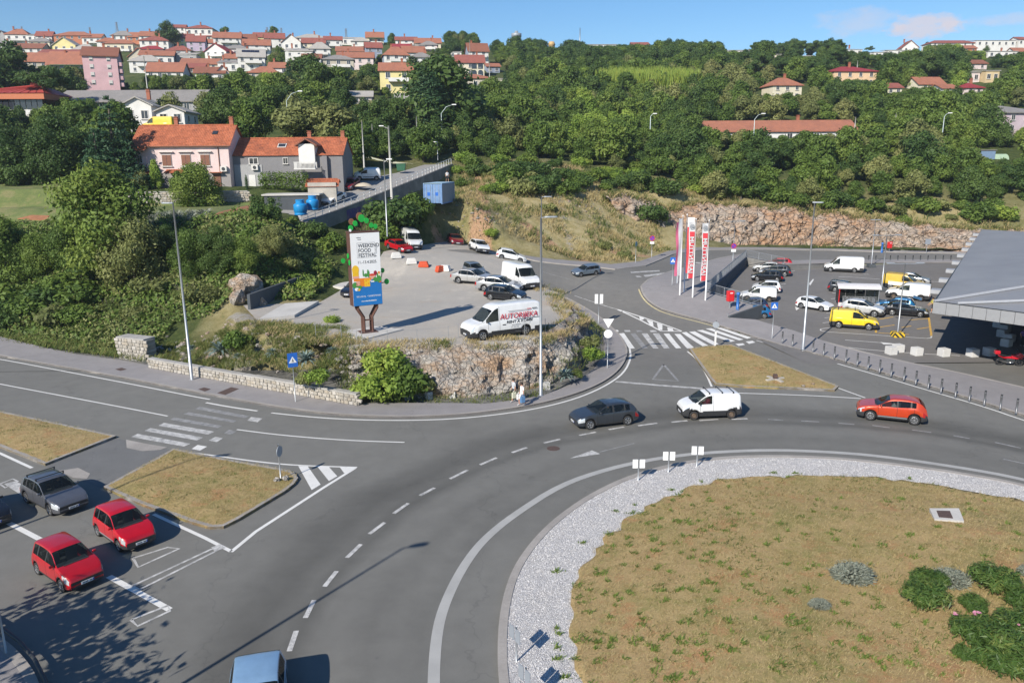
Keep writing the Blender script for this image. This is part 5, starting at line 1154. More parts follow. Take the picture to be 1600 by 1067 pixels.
a=pg(404,1030,1.3);veh('hatch',lblue,'pale blue car cut off by the bottom edge, seen from above',c=(404,1126),to=(394,1250))
veh('hatch',grey,'grey hatchback with roof bars waiting beside the footway',c=(87,787),to=(114,801),bars=(2.3,3.3),driver=drv('driver behind the windscreen of the grey hatchback with roof bars',MATS['shirt_dark']))
veh('mini',red,'bright red three-door city car waiting behind the give-way box',c=(196,841),to=(219,857),clad=.18)
veh('mini',red2,'red tall city car in the tree shade, nearest of the waiting cars',c=(108,900),to=(139,921),bars=None)
veh('hatch',black,'black car half cut off by the left edge behind the red city cars',c=(-34,812),to=(-8,827))
v=veh('van',white,'white rental van with red and black lettering parked above the rock face',r_lot,fw=(751,533.5),rw=(824.6,524),cat='van',clad=.30)
D=car_meshes('van','alloy',.30,None)
simple('ink_red',(.52,.015,.04),.5,var=.03);simple('ink_black',(.03,.032,.04),.5,var=.03);simple('ink_grey',(.30,.30,.31),.5)
def side_text(root,body,size,x,z,mat,y,bold=0,sx_=1.0,shear=0.0,name='lettering'):
 M=Matrix.Translation((x,y,z))@Matrix(((-1,0,0,0),(0,0,1,0),(0,1,0,0),(0,0,0,1)))@Matrix.Diagonal((sx_,1,1,1))
 return text_mesh(name,body,size,mat,root,M,bold,shear)
side_text(v,'AUTORIJEKA',.56,-.98,1.56,MATS['ink_red'],1.012,.003,.98,.12)
side_text(v,'RENT A KOMBI',.29,-1.02,1.13,MATS['ink_black'],1.024,.008,1.1,.12);side_text(v,'autorijeka.hr',.15,-.75,.90,MATS['ink_grey'],1.03,0);side_text(v,'051 000 000',.13,-.62,.74,MATS['ink_grey'],1.03,0)
m=MB();m.box((-1.75,1.016,1.30),(1.9,.008,.035));m.box((-2.3,.985,1.995),(.42,.01,.06),0,0);m.box((.25,1.03,.985),(.28,.01,.07));m.build('stripe',MATS['ink_black'],v)
m=MB();m.box((-1.85,.985,1.975),(.34,.01,.06));m.build('stripe',MATS['ink_red'],v);m=MB();m.box((-.9,.990,1.94),(1.6,.01,.04));m.build('stripe',MATS['ink_grey'],v)
veh('hatch',black,'black hatchback parked nose-out behind the white rental van',r_lot,fw=(803,473),rw=(766.4,469.5),side=-1)
veh('sedan',silver,'silver saloon between the warm silver saloon and the black hatchback',r_lot,fw=(799,459),rw=(755.7,456.5),side=-1)
veh('sedan',silver2,'warm silver saloon at the left end of the row on the lot',r_lot,fw=(757,446.5),rw=(712.4,443.5),side=-1)
veh('mini',bgrey,'small blue-grey car behind the warm silver saloon',r_lot,c=(741,431),to=(757,437))
veh('van',white,'tall white panel van without lettering beside the lamp post on the lot',r_lot,c=(813,447),to=(846,460),cat='van',scale=1.0)
veh('coupe',red2,'low red car beside the white van at the back of the lot',r_lot,c=(623,392),to=(641,398.5))
veh('van',offw,'white panel van at the top of the lot behind the billboard',r_lot,c=(642,386),to=(652,393),cat='van',scale=.95,clad=.4)
veh('hatch',dred,'dark red hatchback parked along the dry meadow',r_street,c=(710.5,382),to=(720,387),scale=1.0)
veh('suv',white,'white crossover with black sills parked along the dry meadow',r_street,c=(748,393),to=(760,399.5),scale=1.0)
veh('hatch',white,'white hatchback in front of the white crossover by the meadow',r_street,fw=(812.7,411),rw=(783,405.5),side=-1,style='multi')
veh('wagon',bgrey,'old silver-blue estate car crossing the upper junction',r_street,fw=(908.4,433),rw=(929.4,430))
veh('hatch',black,'dark car mostly hidden behind the billboard',r_lot,c=(556,462),to=(545,466))
veh('coupe',white,'white coupe parked at the foot of the climbing lane beside the blue tanks',r_upper,c=(521.5,315.5),to=(509,321))
veh('hatch',dred,'dark red hatchback parked by the grey house wall',r_upper,c=(548,294),to=(541,298))
veh('fiorino',white,'white small van parked broadside above the climbing lane',r_upper,fw=(561,283),rw=(589,282.5),cat='van',clad=.1)
veh('caddy',white,'white small van in the sunken bays, nearest the short railing',r_park,fw=(1167,470.5),rw=(1201.6,472),cat='van',style='steel')
veh('mini',white,'little white hatchback behind the white small van in the sunken bays',r_park,fw=(1183,457),rw=(1212,458.5))
veh('hatch',black,'black hatchback in the middle of the sunken bays',r_park,fw=(1183,439.5),rw=(1214,441))
veh('hatch',char,'dark hatchback tucked beyond the black one in the sunken bays',r_park,fw=(1195,431),rw=(1226,432.5))
veh('suv',pearl,'pale crossover near the far wall of the sunken bays',r_park,fw=(1184,425.5),rw=(1211,426.5))
veh('hatch',red,'red hatchback at the far end of the sunken bays',r_park,fw=(1200,419.5),rw=(1229,420.5))
veh('hatch',navy,'dark blue car hidden behind the short railing',r_park,fw=(1158,484),rw=(1189,485))
veh('hatch',blue,'blue hatchback behind the wedge-shaped wall end',r_park,fw=(1160,497),rw=(1194,498))
veh('hatch',white,'white hatchback driving through the car park',r_park,fw=(1283.3,487),rw=(1251.6,481.8),side=-1)
vy=veh('caddy',yellow,'bright yellow small van with a roof rack in the nearest bay',r_park,fw=(1357,516.3),rw=(1310,512.9),side=-1,cat='van',bars=(2.2,3.7))
veh('suv',pearl,'silver-white crossover directly behind the bright yellow van',r_park,fw=(1365.5,496),rw=(1323,491.5),side=-1)
veh('wagon',char,'dark estate car behind the trolley shelter',r_park,fw=(1337,459.5),rw=(1304,456.5),side=-1)
veh('van',white,'white high-roof van at the back of the car park',r_park,fw=(1298,425),rw=(1334,426.5),cat='van',clad=.4)
vt=veh('caddy',P_('mustard',(.62,.40,.03)),'mustard and white small van beside the tall car park lamp',r_park,fw=(1431,456),rw=(1388.5,451.5),side=-1,cat='van')
m=MB()
for s in(1,-1):m.box((-.05,s*.893,.74),(3.0,.02,.42))
m.build('side_panel',white,vt)
veh('sedan',silver,'silver saloon half hidden behind the mustard van',r_park,fw=(1441,445),rw=(1408,442),side=-1)
veh('caddy',white,'white panel van facing left between the mustard van and the blue car',r_park,fw=(1395.5,467),rw=(1438,471),cat='van',style='steel')
vb=veh('hatch',blue,'metallic blue hatchback with its tailgate open behind the black coupe',r_park,fw=(1379,484),rw=(1417,487.5))
m=MB();m.box((0,0,0),(.95,1.25,.06));o=m.build('tailgate',blue,vb,False,.02);o.location=(-2.2,0,1.62);o.rotation_euler=(0,rad(-14),0)
veh('coupe',black,'black coupe parked across the orange hatched bay',r_park,fw=(1437.6,496.5),rw=(1393.5,493),side=-1)
# ---------------------------------------------------------------- lamps, signs, posts
simple('lamp_head',(.36,.39,.42),.5,.3);simple('white_pole',(.74,.74,.73),.4,.1,.06);simple('teal_pole',(.45,.52,.52),.5,.3);simple('timber',(.16,.12,.09),.9,bump=.4);simple('pole_concrete',(.46,.45,.42),.9)
def lamp(base,top,arm,label,group='street lamps round the roundabout',head=(.75,.30),two=None):
 ""
 root=empty('street_lamp',base,0,label,'street lamp',group);h=top-base[2];lx,ly=0,0
 m=MB();m.tube([(0,0,-.3),(0,0,h*.12),(0,0,h*.121),(0,0,h*.5),(0,0,h)],[.13,.125,.105,.085,.055],10);m.build('pole',MATS['galvanised'],root,True)
 m=MB();m.tube([(0,0,h-.03),(arm[0]*.45,arm[1]*.45,h+.03)],.035,6);m.build('arm',MATS['galvanised'],root)
 a=math.atan2(arm[1],arm[0]);m=MB();M=Matrix.Translation((arm[0]*.72,arm[1]*.72,h+.03))@Matrix.Rotation(a,4,'Z')
 m.prism([(-.45,-.08),(-.2,-.15),(.3,-.16),(.45,-.09),(.45,.09),(.3,.16),(-.2,.15),(-.45,.08)],-.05,.05,0,M);m.build('lamp_head',MATS['lamp_head'],root,False,.02)
 m=MB();m.box((0,0,.0),(.36,.36,.03));m.build('base_plate',MATS['galvanised'],root)
 return root
b=pg(300,593,.13);lamp((*b,.13),pd(271,318,b[1])[2],(-.6,.05),'tall street lamp in front of the stone wall on the left')
b=pg(845,618,.13);lamp((*b,.13),pd(843,340,b[1])[2],(1.0,.1),'tall street lamp on the pavement before the rock face')
b=(pd(846,480,88)[0],88.0,float(r_street(np.array([3.5]),np.array([88.]))[0]));lamp(b,pd(846,308,88)[2],(1.0,.1),'street lamp at the upper junction behind the rental van')
b=pg(1254.5,546,.13);lamp((*b,.13),pd(1268,317,b[1])[2],(.35,-.1),'tall street lamp among the bollards by the car park')
for(px,py),z,nm in(((-16.2,16.1),13.4,'street lamp below the frame whose shadow crosses the roundabout lane'),((-29.5,27.5),13.4,'street lamp left of the frame whose shadow crosses the splitter island')):
 lamp((px,py,.0),z,(.9,.3),nm)
m=MB();m.tube([(0,0,-.2),(0,0,8)],[.07,.04],8);o=m.build('post',MATS['galvanised']);o.location=(-22,19.7,0);tag(o,'thin post left of the frame casting a shadow by the red city cars','post')
def post_at(fun,px,py):x,y,z=at(fun,px,py,0);return(x,y,z)
def tpole(base,h,bar,label,block=None,thick=.07):
 root=empty('car_park_lamp',base,0,label,'lamp post','lamps of the car park');z0=0
 if block:
  m=MB();m.box((0,0,.25),(1.0,1.0,.5));m.build('concrete_block',MATS[block],root,False,.03);z0=.5
 m=MB();m.tube([(0,0,z0-.02),(0,0,h)],[thick,thick*.7],8);m.build('pole',MATS['galvanised'],root,True)
 m=MB();m.box((0,0,h),(bar,.08,.06));m.build('crossbar',MATS['galvanised'],root)
 for s in(1,-1):m=MB();m.box((s*bar*.42,0,h+.05),(.75,.3,.09));m.build('lamp_head',MATS['lamp_head'],root,False,.02)
 return root
t=NT('hazard_stripes');s_=t.n('ShaderNodeSeparateXYZ');t.l(t.pos(),s_.inputs[0]);v=t.math('FRACT',t.math('MULTIPLY',t.math('ADD',t.math('ADD',s_.outputs[0],s_.outputs[1]),s_.outputs[2]),2.0));t.color(t.ramp(v,[(.5,(.70,.47,.03)),(.505,(.03,.03,.03))],'CONSTANT'));MATS['hazard_stripes']=t.m
b=post_at(r_park,1402,526);tpole(b,pd(1413,412,b[1])[2]-b[2],3.4,'twin-headed car park lamp on the yellow and black block','hazard_stripes')
b=post_at(r_park,1377,455);tpole(b,pd(1381,368,b[1])[2]-b[2],3.4,'twin-headed car park lamp beside the mustard van','dark_wall',.09)
b=post_at(r_park,1361,418);tpole(b,pd(1368,344,b[1])[2]-b[2],.9,'single car park lamp on a grey block behind the white high-roof van','dark_wall')
b=post_at(r_street,1145,407);tpole(b,pd(1148,346,b[1])[2]-b[2],2.8,'twin-headed lamp on the kerb in front of the quarry face')
def pole(base,h,label,mat='pole_concrete',r=(.14,.09),cat='utility pole',group=None,lampside=None,curve=False,name='utility_pole'):
 root=empty(name,base,0,label,cat,group);m=MB()
 if curve:
  m.tube([(0,0,-.3),(0,0,h*.8),(.12*h*curve/abs(curve),0,h*.95),(.28*h*curve/abs(curve),0,h)],[r[0],r[1],r[1]*.8,r[1]*.6],7)
  m.build('pole',MATS[mat],root,True);m=MB();m.box((.31*h*curve/abs(curve),0,h),(.9,.35,.2));m.build('lamp_head',MATS['sign_white'],root,False,.04)
 else:
  m.tube([(0,0,-.3),(0,0,h)],list(r),7);m.build('pole',MATS[mat],root,True)
  if lampside:m=MB();m.tube([(0,0,h*.96),(lampside*.8,0,h*.99)],.04,5);m.build('arm',MATS[mat],root);m=MB();m.box((lampside*1.1,0,h),(.7,.28,.14));m.build('lamp_head',MATS['sign_white'],root,False,.03)
 return root
def pole_px(px0,py0,px1,py1,Y,label,**k):
 x,y,z=pd(px0,py0,Y);pole((x,y,z),pd(px1,py1,Y)[2]-z,label,**k)
WL='lamps and poles standing in the woods'
pole_px(612,308,609,197,122,'thick concrete pole with a lamp on the edge of the climbing lane',r=(.2,.14),lampside=-1)
pole_px(605,366,597,249,97,'slim street lamp beside the white panel van at the back of the lot',mat='galvanised',r=(.09,.06),lampside=.6,name='street_lamp',cat='street lamp')
pole_px(240,383,232,294,97,'weathered timber pole in the bushes below the garden',mat='timber',r=(.16,.11))
pole_px(569,262,567,189,138,'grey pole rising behind the white small van on the lane');pole_px(583,232,579,194,150,'leaning grey pole beyond the white small van');pole_px(652,222,650,182,165,'pale pole at the wood edge above the lane');pole_px(684,248,680,222,150,'short lamp at the top of the climbing lane',mat='galvanised',r=(.08,.05),lampside=-.3)
for a in((452,218,448,143,165,1,'green curved street lamp behind the ridge of the grey house'),(691,232,690,164,165,1,'curved street lamp left of the dark cypresses'),(1177,222,1176,178,185,1,'curved street lamp behind the long orange roof'),(1473,205,1474,177,185,1,'curved street lamp in the wood right of the long orange roof'),(1016,200,1015,178,180,1,'curved street lamp head in the middle of the wood')):
 pole_px(*a[:5],a[6],mat='teal_pole',r=(.12,.07),curve=a[5],name='street_lamp',cat='street lamp',group=WL)
for px0,py0,px1,py1,Y,lb in((1335,207,1335,183,190,'pale stub pole right of the long orange roof'),(1399,192,1398,178,200,'pale post in the wood above the quarry'),(1189,110,1189,90,330,'pole on the wooded slope above the stone house'),(1286,112,1285,95,300,'pole just left of the peach villa'),(1339,110,1339,95,300,'pole behind the peach villa'),(1432,120,1434,100,300,'lamp pole right of the peach villa'),(1438,120,1439,107,300,'short post right of the peach villa'),(1499,130,1500,102,290,'lamp pole left of the dark pine clump'),(1504,140,1505,125,280,'post by the red hipped roof on the right'),(1582,135,1584,105,280,'lamp pole near the right edge of the ridge'),(1060,136,1060,125,300,'grey post above the reed bed'),(897,128,897,112,320,'pole in the middle of the wood, left one of two'),(915,128,915,110,320,'pole in the middle of the wood, right one of two'),(1120,92,1120,80,420,'pole on the ridge right of the pale halls'),(1129,90,1129,83,420,'shorter pole on the ridge right of the pale halls'),(230,137,228,88,230,'tall pole right of the pink block'),(337,165,335,140,220,'lamp post below the white house on the left slope'),(118,180,117,163,170,'white globe lamp in front of the long grey roof'),(735,125,733,62,330,'tall pole beside the house with the red roof on the ridge'),(765,128,764,95,290,'pole right of the arcaded house')):
 pole_px(px0,py0,px1,py1,Y,lb,r=(.14,.1),group=WL)
def pylon(px,py0,py1,Y,label):
 x,y,z=pd(px,py0,Y);h=pd(px,py1,Y)[2]-z;root=empty('pylon',(x,y,z-4),0,label,'pylon','lattice pylons on the skyline');m=MB();h+=4;w_=h*.09
 for a in((1,1),(1,-1),(-1,1),(-1,-1)):m.tube([(a[0]*w_,a[1]*w_,0),(a[0]*w_*.2,a[1]*w_*.2,h)],.12,4)
 for k in range(7):
  t0,t1=k/7,(k+1)/7;q0,q1=w_*(1-.8*t0),w_*(1-.8*t1)
  for s in(1,-1):m.tube([(-q0*s,q0,h*t0),(q1*s,q1,h*t1)],.07,3);m.tube([(q0,-q0*s,h*t0),(q1,q1*s,h*t1)],.07,3)
 m.build('lattice',MATS['galvanised'],root);m=MB()
 for t in(.74,.86,.97):m.tube([(-h*.11,0,h*t),(h*.11,0,h*t)],.09,4)
 m.build('crossarm',MATS['galvanised'],root)
for a in((183,48,35,520,'lattice pylon behind the grey hipped roof on the skyline'),(35,52,42,520,'faint pylon above the orange hipped roof at the left'),(141,52,43,520,'pylon over the long orange roofs at the left'),(418,55,43,520,'thin pylon above the round tree on the skyline'),(440,56,44,520,'faint pylon right of the round tree on the skyline'),(541,58,45,520,'pylon with crossarms behind the white houses in the middle')):pylon(*a)
pole_px(906,72,906,44,560,'red and white radio mast on the ridge',r=(.5,.2),mat='lamp_head',cat='mast',name='radio_mast')
x,y,z=pd(807,66,520);m=MB();m.lathe([(1.6,-6),(1.6,5.5),(3.2,6),(3.2,8),(1.2,8.2),(1.0,9.5),(.001,9.6)],12);o=m.build('water_tower',MATS['sign_back'],None,True);o.location=(x,y,z-3);tag(o,'pale water tower behind the trees on the ridge','tower')
x,y,z=pd(862,78,520);m=MB();m.lathe([(2.0,-6),(2.0,4),(2.4,4.3),(1.6,6.2),(.001,6.4)],12);o=m.build('silo',simple('ochre',(.52,.35,.15)),None,True);o.location=(x,y,z-1.5);tag(o,'small ochre tower on the ridge beside the round wooded knoll','tower')
def sign_post(base,h,label,plates,cat='traffic sign',r=.038,group=None,rz=0):
 ""
 root=empty('traffic_sign',base,rz,label,cat,group);m=MB();m.tube([(0,0,-.2),(0,0,h)],r,8);m.build('post',MATS['galvanised'],root,True)
 for p in plates:
  sh,z,s,mat=p[:4];dx=p[4]if len(p)>4 else 0;M=Matrix.Translation((dx,-.06,z))@Matrix.Rotation(math.pi/2,4,'X')
  if sh=='tri':poly=[(-s/2,s*.433),(s/2,s*.433),(0,-s*.433)]
  elif sh=='round':poly=[(s/2*math.cos(k*math.pi/12),s/2*math.sin(k*math.pi/12))for k in range(24)]
  elif sh=='rect':poly=[(-s[0]/2,-s[1]/2),(s[0]/2,-s[1]/2),(s[0]/2,s[1]/2),(-s[0]/2,s[1]/2)]
  m=MB();m.prism(poly[::1],-.012,.012,0,M);o=m.build('sign_plate',MATS[mat],root)
  if len(p)>5:
   for kind in p[5]:
    q_=MB();Mf=Matrix.Translation((dx,-.06-.016,z))@Matrix.Rotation(math.pi/2,4,'X')
    if kind=='walk':
     a=s[0]*.40;q_.prism([(-a,-a*.72),(a,-a*.72),(0,a*.95)],-.002,.002,0,Mf)
     q_.prism([(-.07,-.16),(-.03,-.16),(.0,-.05),(.05,-.15),(.09,-.15),(.035,.03),(-.02,.03)],.003,.006,1,Mf);q_.prism([(.03*math.cos(k),.075+.03*math.sin(k))for k in np.linspace(0,5.5,8)],.003,.006,1,Mf)
     q_.build('symbol',[MATS['sign_white'],MATS['ink_black']],o)
    if kind=='ring':
     pts=[(s*.5*math.cos(k*math.pi/12),s*.5*math.sin(k*math.pi/12))for k in range(24)];inn=[(a*.8,b*.8)for a,b in pts]
     vs=[Mf@Vector((a,b,.004))for a,b in pts+inn];q_.add(vs,[(i,(i+1)%24,24+(i+1)%24,24+i)for i in range(24)]);q_.prism([(-s*.36,s*.28),(-s*.28,s*.36),(s*.36,-s*.28),(s*.28,-s*.36)],.001,.005,0,Mf);q_.build('symbol',MATS['sign_red'],o)
 return root
def zsign(px,py,top,label,plates,fun=r_street,dz=0,rz=0,**k):
 b=post_at(fun,px,py);h=pd(px,top,b[1])[2]-b[2];return sign_post((b[0],b[1],b[2]+dz),h,label,[(p[0],h+p[1],*p[2:])for p in plates],rz=rz,**k)
zsign(462,630,552,'blue zebra-crossing sign on the pavement before the low stone wall',[('rect',-.62,(.72,1.05),'sign_blue',0,('walk',))],zflat,.13,.5)
zsign(1206,531,473,'blue zebra-crossing sign at the left end of the bollards',[('rect',-.45,(.7,.72),'sign_blue',0,('walk',))],r_street,.13,.1)
zsign(1050,447,402,'blue zebra-crossing sign beside the flagpoles',[('rect',-.42,(.62,.8),'sign_blue',0,('walk',))],r_street,0,-.2)
zsign(993,412,377,'blue-green sign seen edge-on by the dry meadow',[('rect',-.35,(.5,.6),'sign_teal')]if simple('sign_teal',(.10,.22,.28),.5)else[],r_street,0,.9)
zsign(1018,404,368,'no-parking sign with a white plate by the dry meadow',[('round',-.42,.8,'sign_violet',0,('ring',)),('rect',-1.1,(.62,.36),'sign_white')]if simple('sign_violet',(.10,.06,.42),.4)else[],r_street)
zsign(1145,409,380,'no-parking sign with a white plate at the end of the plaza railing',[('round',-.42,.8,'sign_violet',0,('ring',)),('rect',-1.1,(.7,.4),'sign_white')],r_street)
zsign(949,577,500,'give-way triangle above a round sign seen from behind on the pavement',[('tri',-.42,.92,'sign_white'),('round',-1.3,.72,'sign_white')],r_street,.13)
zsign(935,508,461,'twin white boards on one post beside the upper crossing',[('rect',-.5,(.34,1.0),'sign_white',-.26),('rect',-.5,(.34,1.0),'sign_white',.26)],r_street,.1)
zsign(1117,544,503,'grey round keep-right sign on the tip of the triangular island',[('round',-.42,.62,'sign_back')],r_street,.15,-.5)
m=MB();b=post_at(r_street,1117,544);m.box((b[0],b[1],b[2]+.9),(.16,.1,1.4));tag(m.build('bollard_sleeve',MATS['white_pole']),'white sleeve round the foot of the keep-right sign','post sleeve')
zsign(439,752,698,'sign seen edge-on, standing between two stones on the splitter island',[('round',-.4,.62,'sign_back',0),],zflat,.15,1.35)
for px,py in((433,752),(446,750)):p=pg(px,py,.18);o=link('boulder',BO[px%5]);o.location=(*p,.3);o.scale=(.22,.2,.2);tag(o,'white stone %s the edge-on sign'%('left of' if px<440 else 'right of'),'stone')
for(px,py,top),w_,lb,rz in(((997,753,720),0,'twin white chevron boards on the gravel, left one of the three in a row',.0),((1044,740.5,708),0,'twin white chevron boards on the gravel, middle one of the three in a row',-.05),((1088.5,731,699.5),0,'twin white chevron boards on the gravel, right one of the three in a row',-.1),((807,1037,984),1,'chevron boards seen from behind on the near gravel',-1.0),((822,1105,1047),1,'chevron boards seen from behind at the bottom edge',-1.0)):
 mt='sign_back' if w_ else 'sign_white';zsign(px,py,top,lb,[('rect',-.26,(.29,.50),mt,-.19),('rect',-.26,(.29,.50),mt,.19)],zflat,.12,rz,group='chevron boards round the island')
b=pg(10,1020,.13);sign_post((*b,.13),3.2,'post with a round and a triangular sign seen from behind at the left edge',[('tri',3.6,.9,'sign_back',-1.0),('round',2.5,.9,'sign_back',-1.1)],rz=.4)
m=MB();m.tube([(0,0,0),(0,0,1.08)],.07,10);m.lathe([(.071,.86),(.073,.86),(.073,.95),(.071,.95)],10);BOL=m.mesh('bollard',MATS['bollard_steel']if 'bollard_steel' in MATS else simple('bollard_steel',(.20,.205,.215),.45,.6),True)
G='steel bollards along the car park pavement'
for k,(px,py)in enumerate([(1222,535.5),(1238,540),(1270,550),(1286.7,555),(1303.3,560),(1321.4,565.5),(1339,571),(1356,576.5),(1374,582),(1392,588)]+[(1200+x/4,540+y/4)for x,y in((848,217),(922,241),(1000,269),(1080,294),(1170,320),(1257,345),(1350,371),(1450,397),(1550,424),(1650,451),(1750,480))]):
 p=pg(px,py,.13);o=link('bollard',BOL);o.location=(*p,.13);tag(o,'steel bollard in the long row between the road and the car park','bollard',G)
m=MB();m.tube([(0,0,0),(0,0,.75)],.07,8);B2=m.mesh('bollard',MATS['dark_metal'],True)
for x in(560,640,805,890,975,1062,1147,1232,1318,1405,1492):p=at(r_street,1280+x/7.27,380+200/7.27);o=link('bollard',B2);o.location=(p[0],p[1],p[2]+.1);tag(o,'short dark bollard in the row on the strip behind the car park','bollard','short dark bollards behind the car park')
m=MB();m.box((0,0,.2),(.42,.42,.6));CB=m.mesh('stone_block',MATS['pale_block'])
for k,(px,py)in enumerate(((637,622),(670,621),(708,619.5),(741,617.5),(776,612),(854,606))):p=pg(px,py,.1);o=link('stone_block',CB);o.location=(*p,.05);o.rotation_euler=(0,0,k*.7);tag(o,'small grey kerb block on the verge under the rock face','stone block','grey blocks along the foot of the rock')
bm=bmesh.new();bmesh.ops.create_cube(bm,size=1);bmesh.ops.bevel(bm,geom=bm.edges[:],offset=.05,segments=2,affect='EDGES');CU=bpy.data.meshes.new('concrete_cube');bm.to_mesh(CU);bm.free();CU.materials.append(MATS['pale_block'])
for px,py,lb in((1392,553.5,'white concrete cube at the left end of the row, front one of a pair'),(1403,550,'white concrete cube at the left end of the row, rear one of a pair'),(1432,555,'white concrete cube next right of the pair'),(1474,556.5,'white concrete cube third along from the pair'),(1519,557,'white concrete cube half in the canopy shadow beside the motorcycle'),(1545,555.5,'shaded concrete cube left of the motorcycle')):
 p=pg(px,py);o=link('concrete_cube',CU);o.location=(*p,.36);o.scale=(.78,.78,.72);o.rotation_euler=(0,0,rad(12));tag(o,lb,'concrete block','white concrete cubes beside the car park')
for k in range(7):
 p=pg(1572+k*-3.2+(8 if k%2 else 0),541-k*7.4);o=link('concrete_cube',CU);o.location=(*p,.36);o.scale=(.78,.78,.72);o.rotation_euler=(0,0,rad(30));tag(o,'concrete cube in the diagonal row under the dark canopy','concrete block','concrete cubes under the canopy')
def barrier(px,py,col,a,label):
 p=at(r_lot,px,py,3);root=MB();root.prism([(-.55,0),(.55,0),(.55,.18),(.42,.55),(.38,.62),(-.38,.62),(-.42,.55),(-.55,.18)],-.24,.24,0,Matrix.Rotation(math.pi/2,4,'X'));root.box((0,0,.30),(.7,.52,.1));o=root.build('traffic_barrier',MATS[col],None,False,.03);o.location=(p[0],p[1],p[2]+.05);o.rotation_euler=(0,0,rad(a));o.scale=(1.15,)*3;tag(o,label,'barrier','plastic barriers at the back of the lot')
simple('plastic_red',(.55,.07,.02),.5);simple('plastic_white',(.68,.67,.64),.5)
for a in((619,404,'plastic_white',20,'white plastic barrier nearest the low red car'),(643,413,'plastic_white',15,'white plastic barrier between the red ones and the low red car'),(662,418,'plastic_red',-5,'red plastic barrier standing alone in the middle of the row'),(688,425,'plastic_red',50,'red plastic barrier at the right end of the row'),(696,424,'plastic_white',-25,'white plastic barrier leaning against the right-hand red one')):barrier(*a)
m=MB();m.tube([(0,0,-.2),(0,0,1.25)],.022,5);FP=m.mesh('fence_post',MATS['galvanised'])
fz=[]
for x,y in((375,990),(535,1010),(632,1040),(665,1045),(823,1038),(1008,1030),(1203,1012),(1265,995)):fz.append(at(r_lot,400+x/4,280+y/4,3.2))
fz+=[at(r_lot,a,b,3.2)for a,b in((785,528),(820,526),(852,520))]
wf=empty('wire_fence',fz[0],0,'thin wire fence on slender posts along the front of the lot','fence')
for p in fz:o=link('post',FP,wf);o.location=(p[0]-fz[0][0],p[1]-fz[0][1],p[2]-fz[0][2])
for h in(.5,1.15):
 m=MB();m.tube([(p[0]-fz[0][0],p[1]-fz[0][1],p[2]-fz[0][2]+h)for p in fz],.006,3,cap=False);m.build('wire',MATS['galvanised'],wf)
def postbox(b,s,label):
 root=empty('post_box',b,.2,label,'post box');root.scale=(s,)*3;m=MB();m.box((0,0,1.35),(.75,.5,1.15));m.build('box',simple('post_red',(.62,.02,.025),.4),root,False,.08);m=MB();m.tube([(0,0,0),(0,0,.8)],.06,8);m.build('post',MATS['galvanised'],root);m=MB();m.box((0,-.26,1.7),(.3,.03,.1));m.build('slot',MATS['sign_white'],root)
b=post_at(r_street,1140,483);postbox((b[0],b[1],b[2]+.1),1.0,'red post box on a post beside the short railing');b=post_at(r_street,1389,394.5);postbox(b,.95,'red post box on the far side of the back road')
def pillar(b,h,label):m=MB();m.tube([(0,0,0),(0,0,h)],.16,12);m.lathe([(.17,h-.25),(.2,h-.2),(.2,h),(.001,h+.08)],12);o=m.build('pillar',simple('pillar_blue',(.03,.14,.42),.4),None,True);o.location=b;tag(o,label,'pillar')
b=post_at(r_street,1152,486);pillar((b[0],b[1],b[2]+.1),1.9,'blue pillar right of the red post box on the plaza');b=post_at(r_street,1377.5,395);pillar(b,1.7,'blue pillar beside the far red post box')
b=post_at(r_street,1447,396);m=MB();m.tube([(0,0,0),(0,0,2.0)],.05,6);m.box((.1,0,2.0),(.9,.1,.9),1);o=m.build('notice_board',[MATS['galvanised'],MATS['sign_back']]);o.location=b;tag(o,'small tilted board on a post under the quarry face','sign')
simple('flag_red',(.60,.045,.06),.7);simple('flag_white',(.66,.66,.67),.7);simple('flag_violet',(.26,.20,.50),.7);simple('flag_pink',(.62,.14,.24),.7);simple('flag_grey',(.30,.32,.34),.6)
